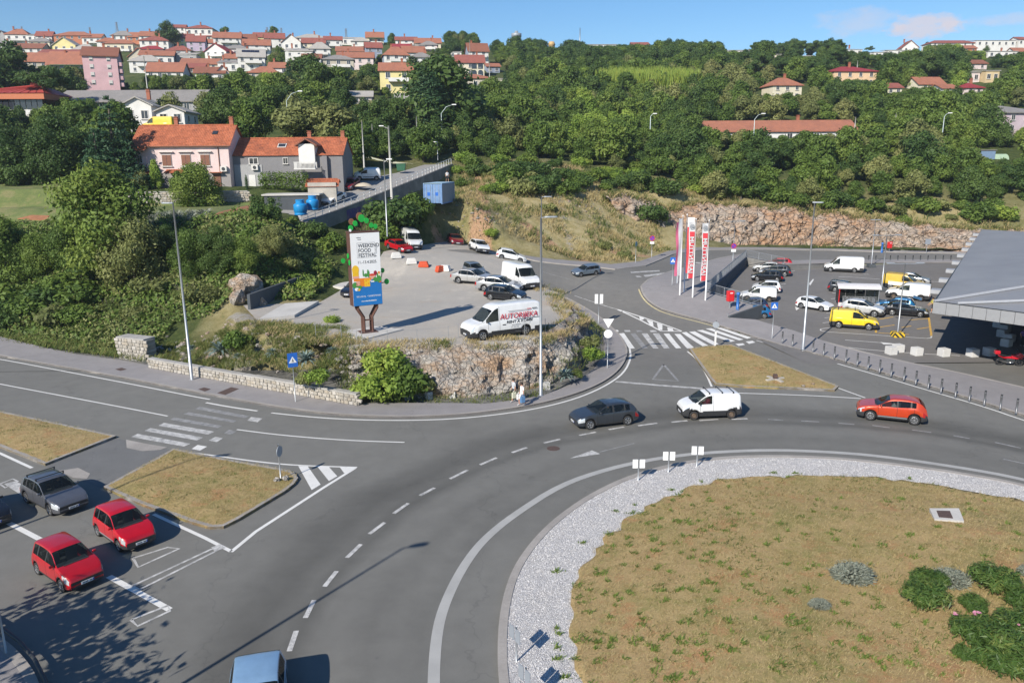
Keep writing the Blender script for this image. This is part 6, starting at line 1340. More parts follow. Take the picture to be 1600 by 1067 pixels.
def flag(b,h,label,cols,hh=.62,wd=.7,text=None,ang=0,side=-1):
 root=empty('flagpole',b,ang,label,'flag','banner flags on the plaza');m=MB();m.tube([(0,0,0),(0,0,h)],[.085,.05],10);m.build('pole',MATS['white_pole'],root,True);m=MB();m.lathe([(.001,h+.16),(.07,h+.1),(.07,h),(.001,h)],8);m.build('cap',MATS['white_pole'],root)
 L=h*.72;n=24;z1=h-.25
 def cloth(z,x):return(side*x,.10*math.sin(z*1.7+x*3)*x,z)
 for k,(c,f0,f1,x0,x1)in enumerate(cols):
  m=MB();vs=[];fs=[]
  for i in range(n+1):
   z=z1-L*(f0+(f1-f0)*i/n)
   for j in range(5):x=.09+wd*(x0+(x1-x0)*j/4)*(1-.18*math.sin((z1-z)/L*2.6));vs.append(cloth(z,x))
  fs=[(i*5+j,i*5+j+1,i*5+j+6,i*5+j+5)for i in range(n)for j in range(4)]
  m.add(vs,fs);m.build('cloth',MATS[c],root,True)
 if text:
  M=Matrix.Translation((side*(wd*.52+.05),-.075,z1-L*.58))@Matrix.Rotation(math.pi/2,4,'X')@Matrix.Rotation(math.pi/2,4,'Z')@Matrix.Diagonal((1,-1,1,1))
  text_mesh('lettering',text,.64,MATS['flag_white'],root,M@Matrix.Diagonal((L*.78/4.2,1,1,1)),.012)
  m=MB();Mf=Matrix.Translation((side*(wd*.5+.06),-.09,z1-L*.085))@Matrix.Rotation(math.pi/2,4,'X');pts=[(.28*math.cos(k*math.pi/10),.28*math.sin(k*math.pi/10))for k in range(20)];vs=[Mf@Vector((a*q_,b_*q_,0))for q_ in(1,.76)for a,b_ in pts];m.add(vs,[(i,(i+1)%20,20+(i+1)%20,20+i)for i in range(20)])
  m.prism([(-.17,-.05),(0,-.05),(0,-.17),(.2,.02),(0,.18),(0,.06),(-.17,.06)],-.005,.01,0,Mf);m.build('emblem',MATS['flag_grey'],root)
WR=[('flag_white',0,.17,0,1),('flag_red',.17,1,0,.86),('flag_white',.17,1,.86,1)]
def fl(px,py,top,label,cols,**k):b=post_at(r_street,px,py);flag((b[0],b[1],b[2]+.12),pd(px,top,b[1])[2]-b[2],label,cols,**k)
fl(1102,471,347,'red and white banner flag on the pole nearest the railing',WR,text='JARENTTUM',ang=.15)
fl(1082,466.5,345,'red and white banner flag on the second pole from the railing',WR,text='JARENTTUM',ang=.1)
fl(1062,462.5,340,'pale pole with a limp pink and white flag at the left front',[('flag_white',0,1,0,.55),('flag_pink',.06,1,.55,1)],wd=.9,ang=.5)
fl(1068.5,458,338,'pole behind the left front one with a furled red and white flag',WR,wd=.8,ang=-.3,side=1)
fl(1057.5,444,345,'violet banner flag on the pole at the far left',[('flag_violet',0,1,0,.6),('flag_white',0,1,.6,1)],wd=.8,ang=1.2)
# ---------------------------------------------------------------- billboard in the shape of a tree
simple('corten',(.105,.048,.034),.85,.1,.35,4);simple('poster_white',(.80,.80,.80),.5,var=.02);simple('poster_blue',(.012,.16,.46),.5,var=.05);simple('leaf_disc',(.015,.36,.05),.5);simple('disc_brown',(.22,.10,.05),.7)
for n_,c in(('art_yellow',(.80,.48,.02)),('art_orange',(.75,.22,.02)),('art_green',(.06,.26,.05)),('art_pink',(.72,.36,.26)),('art_wine',(.30,.01,.03)),('art_cream',(.78,.68,.46)),('art_red',(.62,.06,.03))):simple(n_,c,.5,var=.04)
bb=post_at(r_lot,575,521);bb=(bb[0],bb[1],bb[2]+.12)
pad=[at(r_lot,a,b,3.2)[:2]for a,b in((524,522.5),(585,512),(630,517),(566,533.5))]
o=link('concrete_pad',sheet_mesh('concrete_pad',pad,r_lot,.16,MATS['slab'],0,.3));tag(o,'pale concrete pad under the tree-shaped billboard','concrete pad')
BB=empty('billboard',bb,rad(28),'tall rust-brown billboard with green disc leaves and a white and blue food festival poster','billboard')
BW,BD,Z0,Z1=2.9,.95,2.35,8.35
m=MB();m.box((0,0,(Z0+Z1)/2),(BW,BD,Z1-Z0));m.box((0,0,Z1+.03),(BW+.1,BD+.1,.08));m.build('case',MATS['corten'],BB,False,.02)
for sx_,sy_ in((-1,-1),(1,-1),(-1,1),(1,1)):
 m=MB();m.tube([(sx_*.42,sy_*.26,-.2),(sx_*.42,sy_*.26,1.35),(sx_*.95,sy_*.30,2.1),(sx_*.95,sy_*.30,2.45)],.13,4);m.build('leg',MATS['corten'],BB)
m=MB();m.box((0,0,.05),(1.7,1.2,.06));m.box((0,-.26,1.1),(.84,.1,.1));m.build('foot_plate',MATS['corten'],BB)
Mf=Matrix.Translation((0,-BD/2-.03,0))@Matrix.Rotation(math.pi/2,4,'X')
def flatpoly(m,poly,d,mi=0):m.prism(poly,d-.004,d,mi,Mf)
hw,zb_,zt_=BW/2-.03,Z0+.04,Z1-.04;Hh=zt_-zb_
m=MB();m.box((0,-BD/2-.015,(zb_+zt_)/2),(2*hw,.03,Hh));poster=m.build('poster',MATS['poster_white'],BB)
m=MB();flatpoly(m,[(-hw,zb_),(hw,zb_),(hw,zb_+Hh*.365),(hw*.3,zb_+Hh*.36),(hw*.3,zb_+Hh*.33),(-hw*.45,zb_+Hh*.31),(-hw,zb_+Hh*.295)],.005);m.build('blue_field',MATS['poster_blue'],poster)
m=MB();names=['art_yellow','art_orange','art_green','art_pink','art_wine','art_cream','art_red','poster_white']
def rc(x,z,w_,h,mi,d=.010):flatpoly(m,[(x-w_/2,z-h/2),(x+w_/2,z-h/2),(x+w_/2,z+h/2),(x-w_/2,z+h/2)],d,mi)
def el(x,z,a,b,mi,d=.014):flatpoly(m,[(x+a*math.cos(k*math.pi/8),z+b*math.sin(k*math.pi/8))for k in range(16)],d,mi)
zz=zb_+Hh*.36
el(-1.08,zz+.85,.34,.36,0);rc(-1.08,zz+.55,.60,.5,0);rc(-1.08,zz+.22,.62,.2,3,.013);rc(-.45,zz+.02,1.7,.22,1,.016);rc(-.3,zz-.3,.8,.5,1);rc(.0,zz-.28,.55,.62,0,.018)
for x,z,r_ in((-.1,-.1,.07),(.12,-.35,.06),(-.12,-.42,.05),(.1,-.05,.05)):el(x,zz+z,r_,r_,1,.022)
rc(-.9,zz-.3,.35,.4,3,.02);el(-1.2,zz-.42,.26,.26,2,.02);el(-.8,zz-.60,.3,.14,2,.02);el(-1.05,zz-.75,.2,.14,7,.024);el(-.85,zz-.80,.16,.1,0,.024)
el(-.35,zz+.55,.06,.3,2);el(-.1,zz+.35,.18,.16,2);el(.12,zz+.5,.09,.32,2);el(.2,zz+.4,.07,.3,2,.016);el(.5,zz+.22,.3,.24,3);el(.5,zz+.35,.28,.1,6,.018);el(.85,zz+.48,.17,.2,4);rc(.85,zz+.2,.04,.3,4);el(.85,zz+.05,.14,.04,4)
el(.8,zz-.05,.22,.2,2,.02);el(1.05,zz+.1,.08,.4,2,.018);el(1.2,zz-.05,.25,.3,2,.016);rc(1.22,zz+.35,.26,.5,5,.014);el(1.2,zz+.5,.1,.1,1,.02);rc(.55,zz-.2,.3,.1,7,.024);el(1.3,zz-.28,.1,.06,6,.022)
m.build('picture',[MATS[n_]for n_ in names],poster)
def ptext(body,size,x,z,mat,bold=0,d=.008,ax='CENTER',sp=1,rot=0,nm='lettering'):return text_mesh(nm,body,size,MATS[mat],poster,Mf@Matrix.Translation((x,z,d))@Matrix.Rotation(rot,4,'Z'),bold,0,ax,.002,sp)
for i,s_ in enumerate(('WEEKEND','FOOD','FESTIVAL')):ptext(s_,.44,-.72,zb_+Hh*(.825-i*.066),'ink_black',.004,ax='LEFT')
ptext('11.-13.4.2025.',.34,.12,zb_+Hh*.60,'ink_black');ptext('Sapori',.2,1.05,zb_+Hh*.75,'ink_grey',rot=-math.pi/2);ptext('weekend',.12,-.85,zb_+Hh*.94,'ink_black',ax='LEFT');ptext('festival',.12,-.72,zb_+Hh*.915,'ink_black',ax='LEFT')
ptext('WE LOCAL  * SANDSTRAND',.19,.1,zb_+Hh*.125,'poster_white',0,.012);ptext('www.weekendfoodfestival.hr',.13,.1,zb_+Hh*.06,'poster_white',.004,.012)
m=MB()
for x,z,w_,h in((.05,.868,1.75,.018),(.92,.765,.018,1.2),(-.82,.765,.018,1.2),(.05,.663,1.75,.018)):rc(x,zb_+Hh*z,w_,h,0,.007)
m.build('frame_line',MATS['ink_grey'],poster)
def disc(x,y,z,r_,mat,ry=0,rz_=0):
 m=MB();M=Matrix.Translation((x,y,z))@Matrix.Rotation(rz_,4,'Z')@Matrix.Rotation(math.pi/2,4,'X');r_*=.86;m.prism([(r_*math.cos(k*math.pi/10),r_*math.sin(k*math.pi/10))for k in range(20)],-.03,.03,0,M);m.build('disc_leaf',MATS[mat],BB)
br=MB()
for x,z,r_,mt,y in((-1.2,.38,.27,'leaf_disc',-.2),(-.78,.74,.26,'leaf_disc',-.25),(-.62,.60,.2,'leaf_disc',-.1),(-.12,1.12,.36,'leaf_disc',-.2),(-.16,1.24,.38,'disc_brown',.2),(.34,.92,.26,'leaf_disc',-.25),(.80,.52,.25,'leaf_disc',-.2),(1.2,.42,.24,'leaf_disc',-.2),(-.95,.85,.3,'disc_brown',.25),(-1.3,.2,.13,'poster_white',-.3)):
 disc(x,y,Z1+z,r_,mt);br.tube([(x*.3,y*.3,Z1-.05),(x*.7,y*.8,Z1+z*.5),(x,y+.04,Z1+z)],.03,5)
for z,y in((6.45,.1),(5.95,-.2)):disc(-BW/2-.06,y,z,.26,'leaf_disc',0,math.pi/2)
disc(-BW/2-.55,.1,6.1,.24,'leaf_disc');br.tube([(-BW/2,.1,5.9),(-BW/2-.3,.1,6.0),(-BW/2-.55,.14,6.1)],.03,5)
disc(BW/2+.28,-.1,5.1,.24,'leaf_disc');disc(BW/2+.65,-.1,4.15,.28,'leaf_disc');br.tube([(BW/2,-.06,4.3),(BW/2+.18,-.06,4.6),(BW/2+.28,-.06,5.1)],.04,5);br.tube([(BW/2,-.06,4.05),(BW/2+.4,-.06,4.08),(BW/2+.65,-.06,4.15)],.04,5)
br.build('branches',MATS['corten'],BB);BB.scale=(.86,1,1)
# ---------------------------------------------------------------- shipping container, tanks, dumpster
t=NT('container_blue');v=t.noise(1.5,6,.7,t.pos(obj=True));t.color(t.ramp(v,[(.3,(.10,.19,.36)),(.6,(.16,.27,.46)),(.75,(.24,.30,.40))]));t.p.inputs['Roughness'].default_value=.6;MATS['container_blue']=t.m
simple('container_top',(.30,.44,.55),.6);simple('container_side',(.22,.25,.28),.7)
ct=empty('shipping_container',CONT,rad(-101),'faded blue shipping container with closed doors above the lot','container');ct.scale=(1.12,)*3
L_,W_,H_=6.05,2.44,2.59;m=MB();n=44
for s in(1,-1):
 vs=[]
 for i in range(n+1):yy=s*(W_/2-(.04 if i%4 in(1,2)else 0));vs+=[(-L_/2+L_*i/n,yy,.15),(-L_/2+L_*i/n,yy,H_-.1)]
 m.add(vs,[((2*i,2*i+2,2*i+3,2*i+1)if s<0 else(2*i+1,2*i+3,2*i+2,2*i))for i in range(n)])
m.build('side_wall',MATS['container_side'],ct);m=MB();m.box((0,0,H_-.03),(L_,W_,.06));m.build('roof',MATS['container_top'],ct)
m=MB()
for s in(1,-1):
 m.box((0,s*(W_/2-.04),.08),(L_,.1,.16));m.box((0,s*(W_/2-.04),H_-.11),(L_,.1,.10))
 for e in(1,-1):m.box((e*(L_/2-.05),s*(W_/2-.05),H_/2-.03),(.12,.12,H_-.07))
m.box((-L_/2+.04,0,H_/2),(.05,W_-.2,H_-.2));m.box((0,0,.12),(L_-.2,W_-.2,.06));m.build('frame',MATS['container_blue'],ct)
for s in(1,-1):
 m=MB();m.box((L_/2-.06,s*.58,H_/2),(.05,1.12,H_-.26));d=m.build('door',MATS['container_blue'],ct);m=MB()
 for q_ in(.3,.8):m.tube([(L_/2-.01,s*q_,.2),(L_/2-.01,s*q_,H_-.2)],.022,6)
 m.build('lock_bar',MATS['galvanised'],d)
 m=MB();m.box((L_/2-.03,s*.5,1.25),(.02,.42,.42));m.build('plate',MATS['sign_blue'],d)
simple('tank_blue',(.015,.24,.55),.4)
def tank(px,py,Y,s,label):
 x,y,z=pd(px,py,Y);o=empty('gas_bottle',(x,y,z),R.uniform(0,3),label,'tank','big blue bottle-shaped tanks');o.scale=(s,)*3;m=MB();m.lathe([(.001,0),(.95,0),(1.0,.12),(.93,.3),(.93,.42),(1.02,.5),(1.05,1.5),(1.0,1.62),(.75,1.8),(.3,1.9),(.001,1.9)],20);m.build('body',MATS['tank_blue'],o,True)
 m=MB();m.lathe([(.62,1.8),(.62,2.35),(.70,2.38),(.70,2.30),(.66,2.25),(.66,1.78)],20)
 m.build('collar',MATS['tank_blue'],o);m=MB();m.tube([(0,0,1.88),(0,0,2.2)],.12,8);m.tube([(-.1,0,2.15),(.3,0,2.15)],.06,6);m.build('valve',MATS['tank_blue'],o)
tank(470,336,104.8,.85,'big blue gas-bottle-shaped tank, left one of the pair beside the white coupe');tank(489,328,106.5,.8,'big blue gas-bottle-shaped tank, right one of the pair beside the white coupe')
x,y,z=at(r_upper,627,268);y+=3.0;m=MB();z=zland(x,y);m.prism([(-.65,0),(.65,0),(.78,1.1),(-.78,1.1)],-.5,.5,0,Matrix.Rotation(math.pi/2,4,'X'));m.box((0,0,1.16),(1.6,1.1,.12));o=m.build('dumpster',simple('bin_green',(.02,.10,.05),.5),None,False,.03);xx=pd(627,267,137);o.location=xx;tag(o,'green wheeled dumpster on the verge of the climbing lane','dumpster')
x,y,z=pd(568,289,123);m=MB();m.lathe([(2.2,-.3),(1.6,.25),(.9,.55),(.2,.7),(.001,.72)],14);o=m.build('sand_heap',simple('sand',(.46,.40,.31),.95,bump=.5),None,True);o.location=(x,y,z-.05);o.scale=(.65,.5,.55);tag(o,'pale heap of sand beside the white small van on the lane','sand heap')
# ---------------------------------------------------------------- people
def person(loc,heading,label,shirt,legs,skin=(.48,.27,.18),hair=(.03,.02,.015),step=.25,arms=((.1,-.1),(-.1,.1)),shorts=True,h=1.75,extra=None,legs_skin=True):
 k=h/1.75;root=empty('person',loc,heading,label,'person')
 J={'pelvis':(0,0,.95),'waist':(.01,0,1.10),'chest':(.02,0,1.30),'neck':(.02,0,1.47),'head0':(.03,0,1.56),'head1':(.04,0,1.67)}
 E_=[('pelvis','waist'),('waist','chest'),('chest','neck'),('neck','head0'),('head0','head1')];rr={'pelvis':(.14,.16),'waist':(.12,.145),'chest':(.125,.175),'neck':(.055,.055),'head0':(.075,.07),'head1':(.095,.085)}
 for s,nm in((1,'l'),(-1,'r')):
  f=step*s;a0,a1=arms[0 if s>0 else 1]
  J.update({'hip'+nm:(f*.1,s*.10,.90),'knee'+nm:(f*.6+.05,s*.105,.50),'ank'+nm:(f*1.05-(.06 if s<0 else 0),s*.10,.085),'toe'+nm:(f*1.05+.16-(.06 if s<0 else 0),s*.12,.04),'sh'+nm:(.01,s*.20,1.41),'el'+nm:(-.02+a0*.5,s*.26,1.14),'wr'+nm:(.06+a0+a1,s*.25,.92),'ha'+nm:(.08+a0+a1*1.3,s*.25,.82)})
  E_+=[('pelvis','hip'+nm),('hip'+nm,'knee'+nm),('knee'+nm,'ank'+nm),('ank'+nm,'toe'+nm),('chest','sh'+nm),('sh'+nm,'el'+nm),('el'+nm,'wr'+nm),('wr'+nm,'ha'+nm)]
  rr.update({'hip'+nm:(.095,.095),'knee'+nm:(.06,.06),'ank'+nm:(.042,.042),'toe'+nm:(.035,.04),'sh'+nm:(.065,.065),'el'+nm:(.045,.045),'wr'+nm:(.032,.032),'ha'+nm:(.038,.028)})
 ks=list(J);me=bpy.data.meshes.new('body');me.from_pydata([tuple(c*k for c in J[q_])for q_ in ks],[(ks.index(a),ks.index(b))for a,b in E_],[])
 o=bpy.data.objects.new('body',me);COL.objects.link(o);sk=o.modifiers.new('s','SKIN');
 for i,q_ in enumerate(ks):me.skin_vertices[0].data[i].radius=tuple(c*k for c in rr[q_]);me.skin_vertices[0].data[i].use_root=q_=='pelvis'
 sb=o.modifiers.new('b','SUBSURF');sb.levels=2;bpy.context.view_layer.update();nm_=bpy.data.meshes.new_from_object(o.evaluated_get(bpy.context.evaluated_depsgraph_get()));bpy.data.objects.remove(o)
 nm_.name='body';nm_.materials.clear()
 for mt in(simple('skin_%d'%int(skin[0]*100),skin,.55),shirt,legs,simple('shoe',(.55,.55,.55),.7),simple('hair_%d'%int(hair[0]*100),hair,.8)):nm_.materials.append(mt)
 for p in nm_.polygons:
  x,y,z=(c/k for c in p.center);mi=0
  if z<.10:mi=3
  elif z<(1.0):mi=2 if(z>.52 or not shorts)and not(abs(y)>.2)else 0
  elif z<1.48:mi=1 if not(abs(y)>.225 and z<1.2)else 0
  elif z>1.64 or(x<.0 and z>1.54):mi=4
  p.material_index=mi;p.use_smooth=True
 link('body',nm_,root)
 m=MB();m.lathe([(.001,1.78),(.06,1.775),(.10,1.73),(.108,1.66),(.100,1.60)],12,0,Matrix.Translation((.025*k,0,0))@Matrix.Scale(k,4));m.build('hair',nm_.materials[4],root,True)
 m=MB()
 for s in(1,-1):m.box((.125*k,s*.032,1.66*k),(.012,.022,.012))
 m.box((.135*k,0,1.63*k),(.025,.02,.03));m.box((.12*k,0,1.595*k),(.012,.05,.01));m.build('face',simple('face_dark',(.22,.10,.07),.6),root)
 if extra:extra(root,k)
 return root
simple('cloth_white',(.68,.67,.66),.85);simple('cloth_grey',(.46,.48,.50),.85);simple('cloth_dark',(.035,.038,.05),.85);simple('cloth_hivis',(.55,.48,.03),.7);simple('cloth_violet',(.16,.10,.30),.8);simple('bag_blue',(.10,.22,.40),.7);simple('bag_pale',(.55,.55,.42),.7)
def held(name,loc,d,mat,label,cat='bag',rz=0):m=MB();m.box((0,0,0),d);m.tube([(-d[0]*.3,0,d[2]/2),(0,0,d[2]/2+.14),(d[0]*.3,0,d[2]/2)],.012,5);o=m.build(name,MATS[mat],None,False,.04);o.location=loc;o.rotation_euler=(0,0,rz);tag(o,label,cat);return o
pa=pg(803,627,.13);pb=pg(816,633,.13);hd=rad(-150)
person((*pa,.14),hd,'person in a grey T-shirt and dark shorts with a black backpack on the pavement',MATS['cloth_grey'],MATS['cloth_dark'],step=.2)
def rel(p,h,f,s,z):return(p[0]+math.cos(h)*f-math.sin(h)*s,p[1]+math.sin(h)*f+math.cos(h)*s,p[2]+z)
m=MB();m.lathe([(.001,-.26),(.15,-.24),(.18,0),(.15,.2),(.001,.26)],12,0,Matrix.Diagonal((.7,1,1,1)));o=m.build('backpack',MATS['cloth_dark'],None,True);o.location=rel((*pa,.14),hd,-.24,0,1.18);o.rotation_euler=(0,0,hd);tag(o,'black backpack worn by the person in grey','backpack')
held('shopping_bag',rel((*pa,.14),hd,.16,.30,.55),(.34,.16,.42),'bag_pale','pale shopping bag carried by the person in grey',rz=hd)
person((*pb,.14),hd,'person in white shirt and white shorts walking with bags beside the lamp post',MATS['cloth_white'],MATS['cloth_white'],step=-.24,skin=(.52,.28,.20),h=1.7)
held('shopping_bag',rel((*pb,.14),hd,.14,.30,.52),(.36,.18,.44),'bag_blue','blue shopping bag carried by the person in white',rz=hd);held('shopping_bag',rel((*pb,.14),hd,.12,-.30,.55),(.30,.16,.40),'cloth_white','white shopping bag carried by the person in white',rz=hd)
p=at(r_park,1456,489);person((p[0],p[1],p[2]+.02),rad(170),'person in a yellow top and dark shorts standing behind the blue hatchback',MATS['cloth_hivis'],MATS['cloth_dark'],step=.1,arms=((.3,.1),(.25,.1)))
p=pd(699,285,122);person(p,rad(-60),'person in white walking on the path above the shipping container',MATS['cloth_white'],MATS['cloth_dark'],step=.2)
p=at(r_park,1597,541);person((p[0],p[1],.01),rad(-90),'person in a violet top standing in the canopy shade',MATS['cloth_violet'],MATS['cloth_dark'],step=.05,shorts=False)
# ---------------------------------------------------------------- motorcycle
def motorcycle(loc,heading):
 root=empty('motorcycle',loc,heading,'red touring motorcycle with a red top box parked by the concrete cubes','motorcycle');simple('moto_red',(.50,.008,.02),.25,coat=.6);simple('chrome',(.6,.6,.6),.2,.9)
 for x in(.75,-.72):
  wh=bpy.data.objects.new('wheel',None);COL.objects.link(wh);wh.parent=root;wh.location=(x,0,.31);M=Matrix.Rotation(math.pi/2,4,'X')
  m=MB();m.lathe([(.22,-.05),(.28,-.075),(.315,-.03),(.315,.03),(.28,.075),(.22,.05),(.22,-.05)],20,0,M);m.build('tyre',MATS['rubber'],wh,True)
  m=MB();m.lathe([(.22,-.03),(.19,-.03),(.19,.03),(.22,.03)],20,0,M)
  for k in range(5):a=k*1.2566;m.tube([(.03*math.cos(a),0,.03*math.sin(a)),(.2*math.cos(a),0,.2*math.sin(a))],.022,5)
  m.build('rim',MATS['rim_dark'],wh)
 m=MB();m.prism([(-.55,.72),(-.95,.92),(-.9,.80),(-.45,.62),(.1,.58),(.2,.72),(.05,.82),(-.2,.78)],-.14,.14,0,Matrix.Rotation(math.pi/2,4,'X'));m.build('tail',MATS['moto_red'],root,False,.04)
 m=MB();m.prism([(.1,.62),(.5,.60),(.95,.78),(.98,.95),(.72,1.18),(.55,1.08),(.42,.95),(.15,.98),(.02,.85)],-.22,.22,0,Matrix.Rotation(math.pi/2,4,'X'));m.build('fairing',MATS['moto_red'],root,False,.07)
 m=MB();m.prism([(.62,1.1),(.72,1.15),(.48,1.42),(.40,1.40)],-.17,.17,0,Matrix.Rotation(math.pi/2,4,'X'));m.build('windscreen',MATS['car_glass'],root)
 m=MB();m.prism([(.05,.84),(-.25,.80),(-.6,.84),(-.85,.93),(-.8,.98),(-.5,.92),(-.2,.88),(.02,.92)],-.16,.16,0,Matrix.Rotation(math.pi/2,4,'X'));m.build('seat',MATS['black'],root,False,.03)
 m=MB();m.box((.05,0,.46),(.62,.34,.36));m.tube([(.72,.1,.31),(.52,.1,1.0)],.03,6);m.tube([(.72,-.1,.31),(.52,-.1,1.0)],.03,6);m.tube([(-.72,.09,.31),(-.1,.1,.42)],.035,6);m.tube([(-.72,-.09,.31),(-.1,-.1,.42)],.035,6);m.build('engine',MATS['dark_metal'],root,False,.03)
 m=MB();m.tube([(.25,-.17,.30),(-.25,-.19,.28),(-.95,-.22,.50)],[.03,.04,.065],8);m.build('exhaust',MATS['chrome'],root,True)
 m=MB();m.box((-1.0,0,1.12),(.42,.46,.32));m.build('top_box',MATS['moto_red'],root,False,.08);m=MB();m.tube([(.42,.38,1.08),(.5,.15,1.10),(.5,-.15,1.10),(.42,-.38,1.08)],.02,6);m.build('handlebar',MATS['black'],root)
 m=MB();m.box((.96,0,.98),(.06,.22,.12));m.build('headlight',MATS['lamp_clear'],root,False,.02);m=MB();m.prism([(.5,.60),(.75,.66),(1.02,.56),(1.0,.62),(.75,.70),(.5,.64)],-.07,.07,0,Matrix.Rotation(math.pi/2,4,'X'));m.build('mudguard',MATS['moto_red'],root,False,.02)
 return root
p=pg(1576,571);motorcycle((*p,.004),rad(-14))
# ---------------------------------------------------------------- trolley shelter
b=at(r_park,1309,479);b2=at(r_park,1372,481.5);an=math.atan2(b2[1]-b[1],b2[0]-b[0]);Ls=math.hypot(b2[1]-b[1],b2[0]-b[0])
sh=empty('trolley_shelter',b,an,'white glazed shopping trolley shelter between the parked cars','shelter');simple('shelter_white',(.62,.60,.60),.4)
for x in(.05,Ls-.05):
 for y in(0,2.2):m=MB();m.tube([(x,y,0),(x,y,2.2)],.05,6);m.build('post',MATS['post_red']if x<1 and y==0 else MATS['galvanised'],sh)
m=MB();n=10;vs=[]
for i in range(n+1):
 t_=i/n;yy=-.25+2.7*t_;zz=2.15+.42*math.sin(math.pi*t_)**.8;vs+=[(-.15,yy,zz),(Ls+.15,yy,zz),(-.15,yy,zz+.05),(Ls+.15,yy,zz+.05)]
m.add(vs,[(4*i+2,4*i+3,4*i+7,4*i+6)for i in range(n)]+[(4*i,4*i+4,4*i+5,4*i+1)for i in range(n)]+[(4*i,4*i+2,4*i+6,4*i+4)for i in range(n)]+[(4*i+1,4*i+5,4*i+7,4*i+3)for i in range(n)]+[(0,1,3,2)]);m.build('roof',MATS['shelter_white'],sh,False)
for i in range(4):m=MB();m.box((Ls*(i+.5)/4,2.2,1.25),(Ls/4-.06,.02,1.7));m.build('pane',MATS['car_glass'],sh)
for x in(.02,Ls-.02):m=MB();m.box((x,1.1,1.25),(.02,2.1,1.7));m.build('pane',MATS['car_glass'],sh)
m=MB();m.box((Ls/2,-.02,.28),(Ls,.05,.45));m.build('low_panel',MATS['shelter_white'],sh)
m=MB()
for x0,x1,y0,y1,z in((0,.9,-.26,-.26,.5),):pass
def wirebox(m,c,d,n,r):
 x,y,z=d[0]/2,d[1]/2,d[2]/2
 for i in range(n+1):
  t_=-1+2*i/n
  for s in(1,-1):m.tube([(c[0]+t_*x,c[1]+s*y,c[2]-z),(c[0]+t_*x,c[1]+s*y,c[2]+z)],r,3,cap=False);m.tube([(c[0]+s*x,c[1]+t_*y,c[2]-z),(c[0]+s*x,c[1]+t_*y,c[2]+z)],r,3,cap=False)
 for zz in(-z,0,z):m.tube([(c[0]-x,c[1]-y,c[2]+zz),(c[0]+x,c[1]-y,c[2]+zz),(c[0]+x,c[1]+y,c[2]+zz),(c[0]-x,c[1]+y,c[2]+zz),(c[0]-x,c[1]-y,c[2]+zz)],r,3,cap=False)
m=MB();wirebox(m,(0,0,.75),(.52,.85,.45),6,.009);m.tube([(-.26,.5,1.02),(.26,.5,1.02)],.02,6);m.tube([(-.22,-.4,.1),(-.22,.45,.12),(-.26,.5,1.0)],.015,4);m.tube([(.22,-.4,.1),(.22,.45,.12),(.26,.5,1.0)],.015,4)
for x in(-.2,.2):
 for y in(-.38,.38):m.lathe([(.001,0),(.05,.03),(.05,.07),(.001,.1)],6,0,Matrix.Translation((x,y,0)))
TR=m.mesh('trolley',MATS['galvanised'])
for i in range(9):
 q_=Vector((.9+i*.40,.7,.01));q_.rotate(Matrix.Rotation(an,3,'Z'));o=link('trolley',TR);o.location=Vector(b)+q_;o.rotation_euler=(0,0,an);tag(o,'wire shopping trolley in the row inside the glazed shelter','trolley','trolleys inside the shelter')
# ---------------------------------------------------------------- supermarket canopy
CZ=5.5;A_=pg(1459.5,472,CZ);B_=pg(1600,490,CZ);Cc=pg(1534,360.5,CZ)
dB=Vector((B_[0]-A_[0],B_[1]-A_[1])).normalized();Bx=(A_[0]+dB.x*30,A_[1]+dB.y*30);dC=Vector((Cc[0]-A_[0],Cc[1]-A_[1]));LC=dC.length;dC.normalize();Cx=(A_[0]+dC.x*LC,A_[1]+dC.y*LC)
mk=empty('supermarket',(A_[0],A_[1],0),0,'low supermarket building with a broad grey metal canopy roof','building');O2=Vector((A_[0],A_[1]))
def loc2(p,z):return(p[0]-A_[0],p[1]-A_[1],z)
t=NT('metal_roof');P2=t.pos();wv=t.n('ShaderNodeTexWave');wv.wave_type='BANDS';mpn=t.n('ShaderNodeMapping');mpn.inputs['Rotation'].default_value=(0,0,-math.atan2(dC.y,dC.x));t.l(P2,mpn.inputs[0]);t.l(mpn.outputs[0],wv.inputs['Vector']);wv.inputs['Scale'].default_value=.8;wv.inputs['Distortion'].default_value=0
t.color(t.mix(.35,t.ramp(t.noise(.25,5,.6,P2),[(.3,(.235,.235,.24)),(.7,(.29,.29,.292))]),t.ramp(wv.outputs['Fac'],[(.0,(.35,)*3),(.12,(.55,)*3)]),'OVERLAY'));t.p.inputs['Roughness'].default_value=.55;t.p.inputs['Metallic'].default_value=.15;MATS['metal_roof']=t.m
simple('fascia',(.30,.305,.315),.5,.2);simple('roof_cap',(.36,.37,.39),.5,.1)
D_=(Bx[0]+dC.x*LC,Bx[1]+dC.y*LC);apex=(A_[0]+dC.x*LC*.55+dB.x*26,A_[1]+dC.y*LC*.55+dB.y*26)
m=MB();pts=[loc2(A_,CZ),loc2(Bx,CZ),loc2(D_,CZ+.2),loc2(Cx,CZ+.2),loc2(apex,CZ+2.4)];m.add(pts,[(0,1,4),(1,2,4),(2,3,4),(3,0,4)]);m.build('roof',MATS['metal_roof'],mk)
m=MB();m.tube([tuple(Vector(pts[0])+Vector((0,0,.05))),tuple(Vector(pts[4])+Vector((0,0,.05)))],.16,4);m.tube([tuple(Vector(pts[0]).lerp(Vector(pts[1]),.06)+Vector((0,0,.12))),tuple(Vector(pts[4]).lerp(Vector(pts[1]),.45)+Vector((0,0,.05)))],.14,4);m.build('ridge_cap',MATS['roof_cap'],mk)
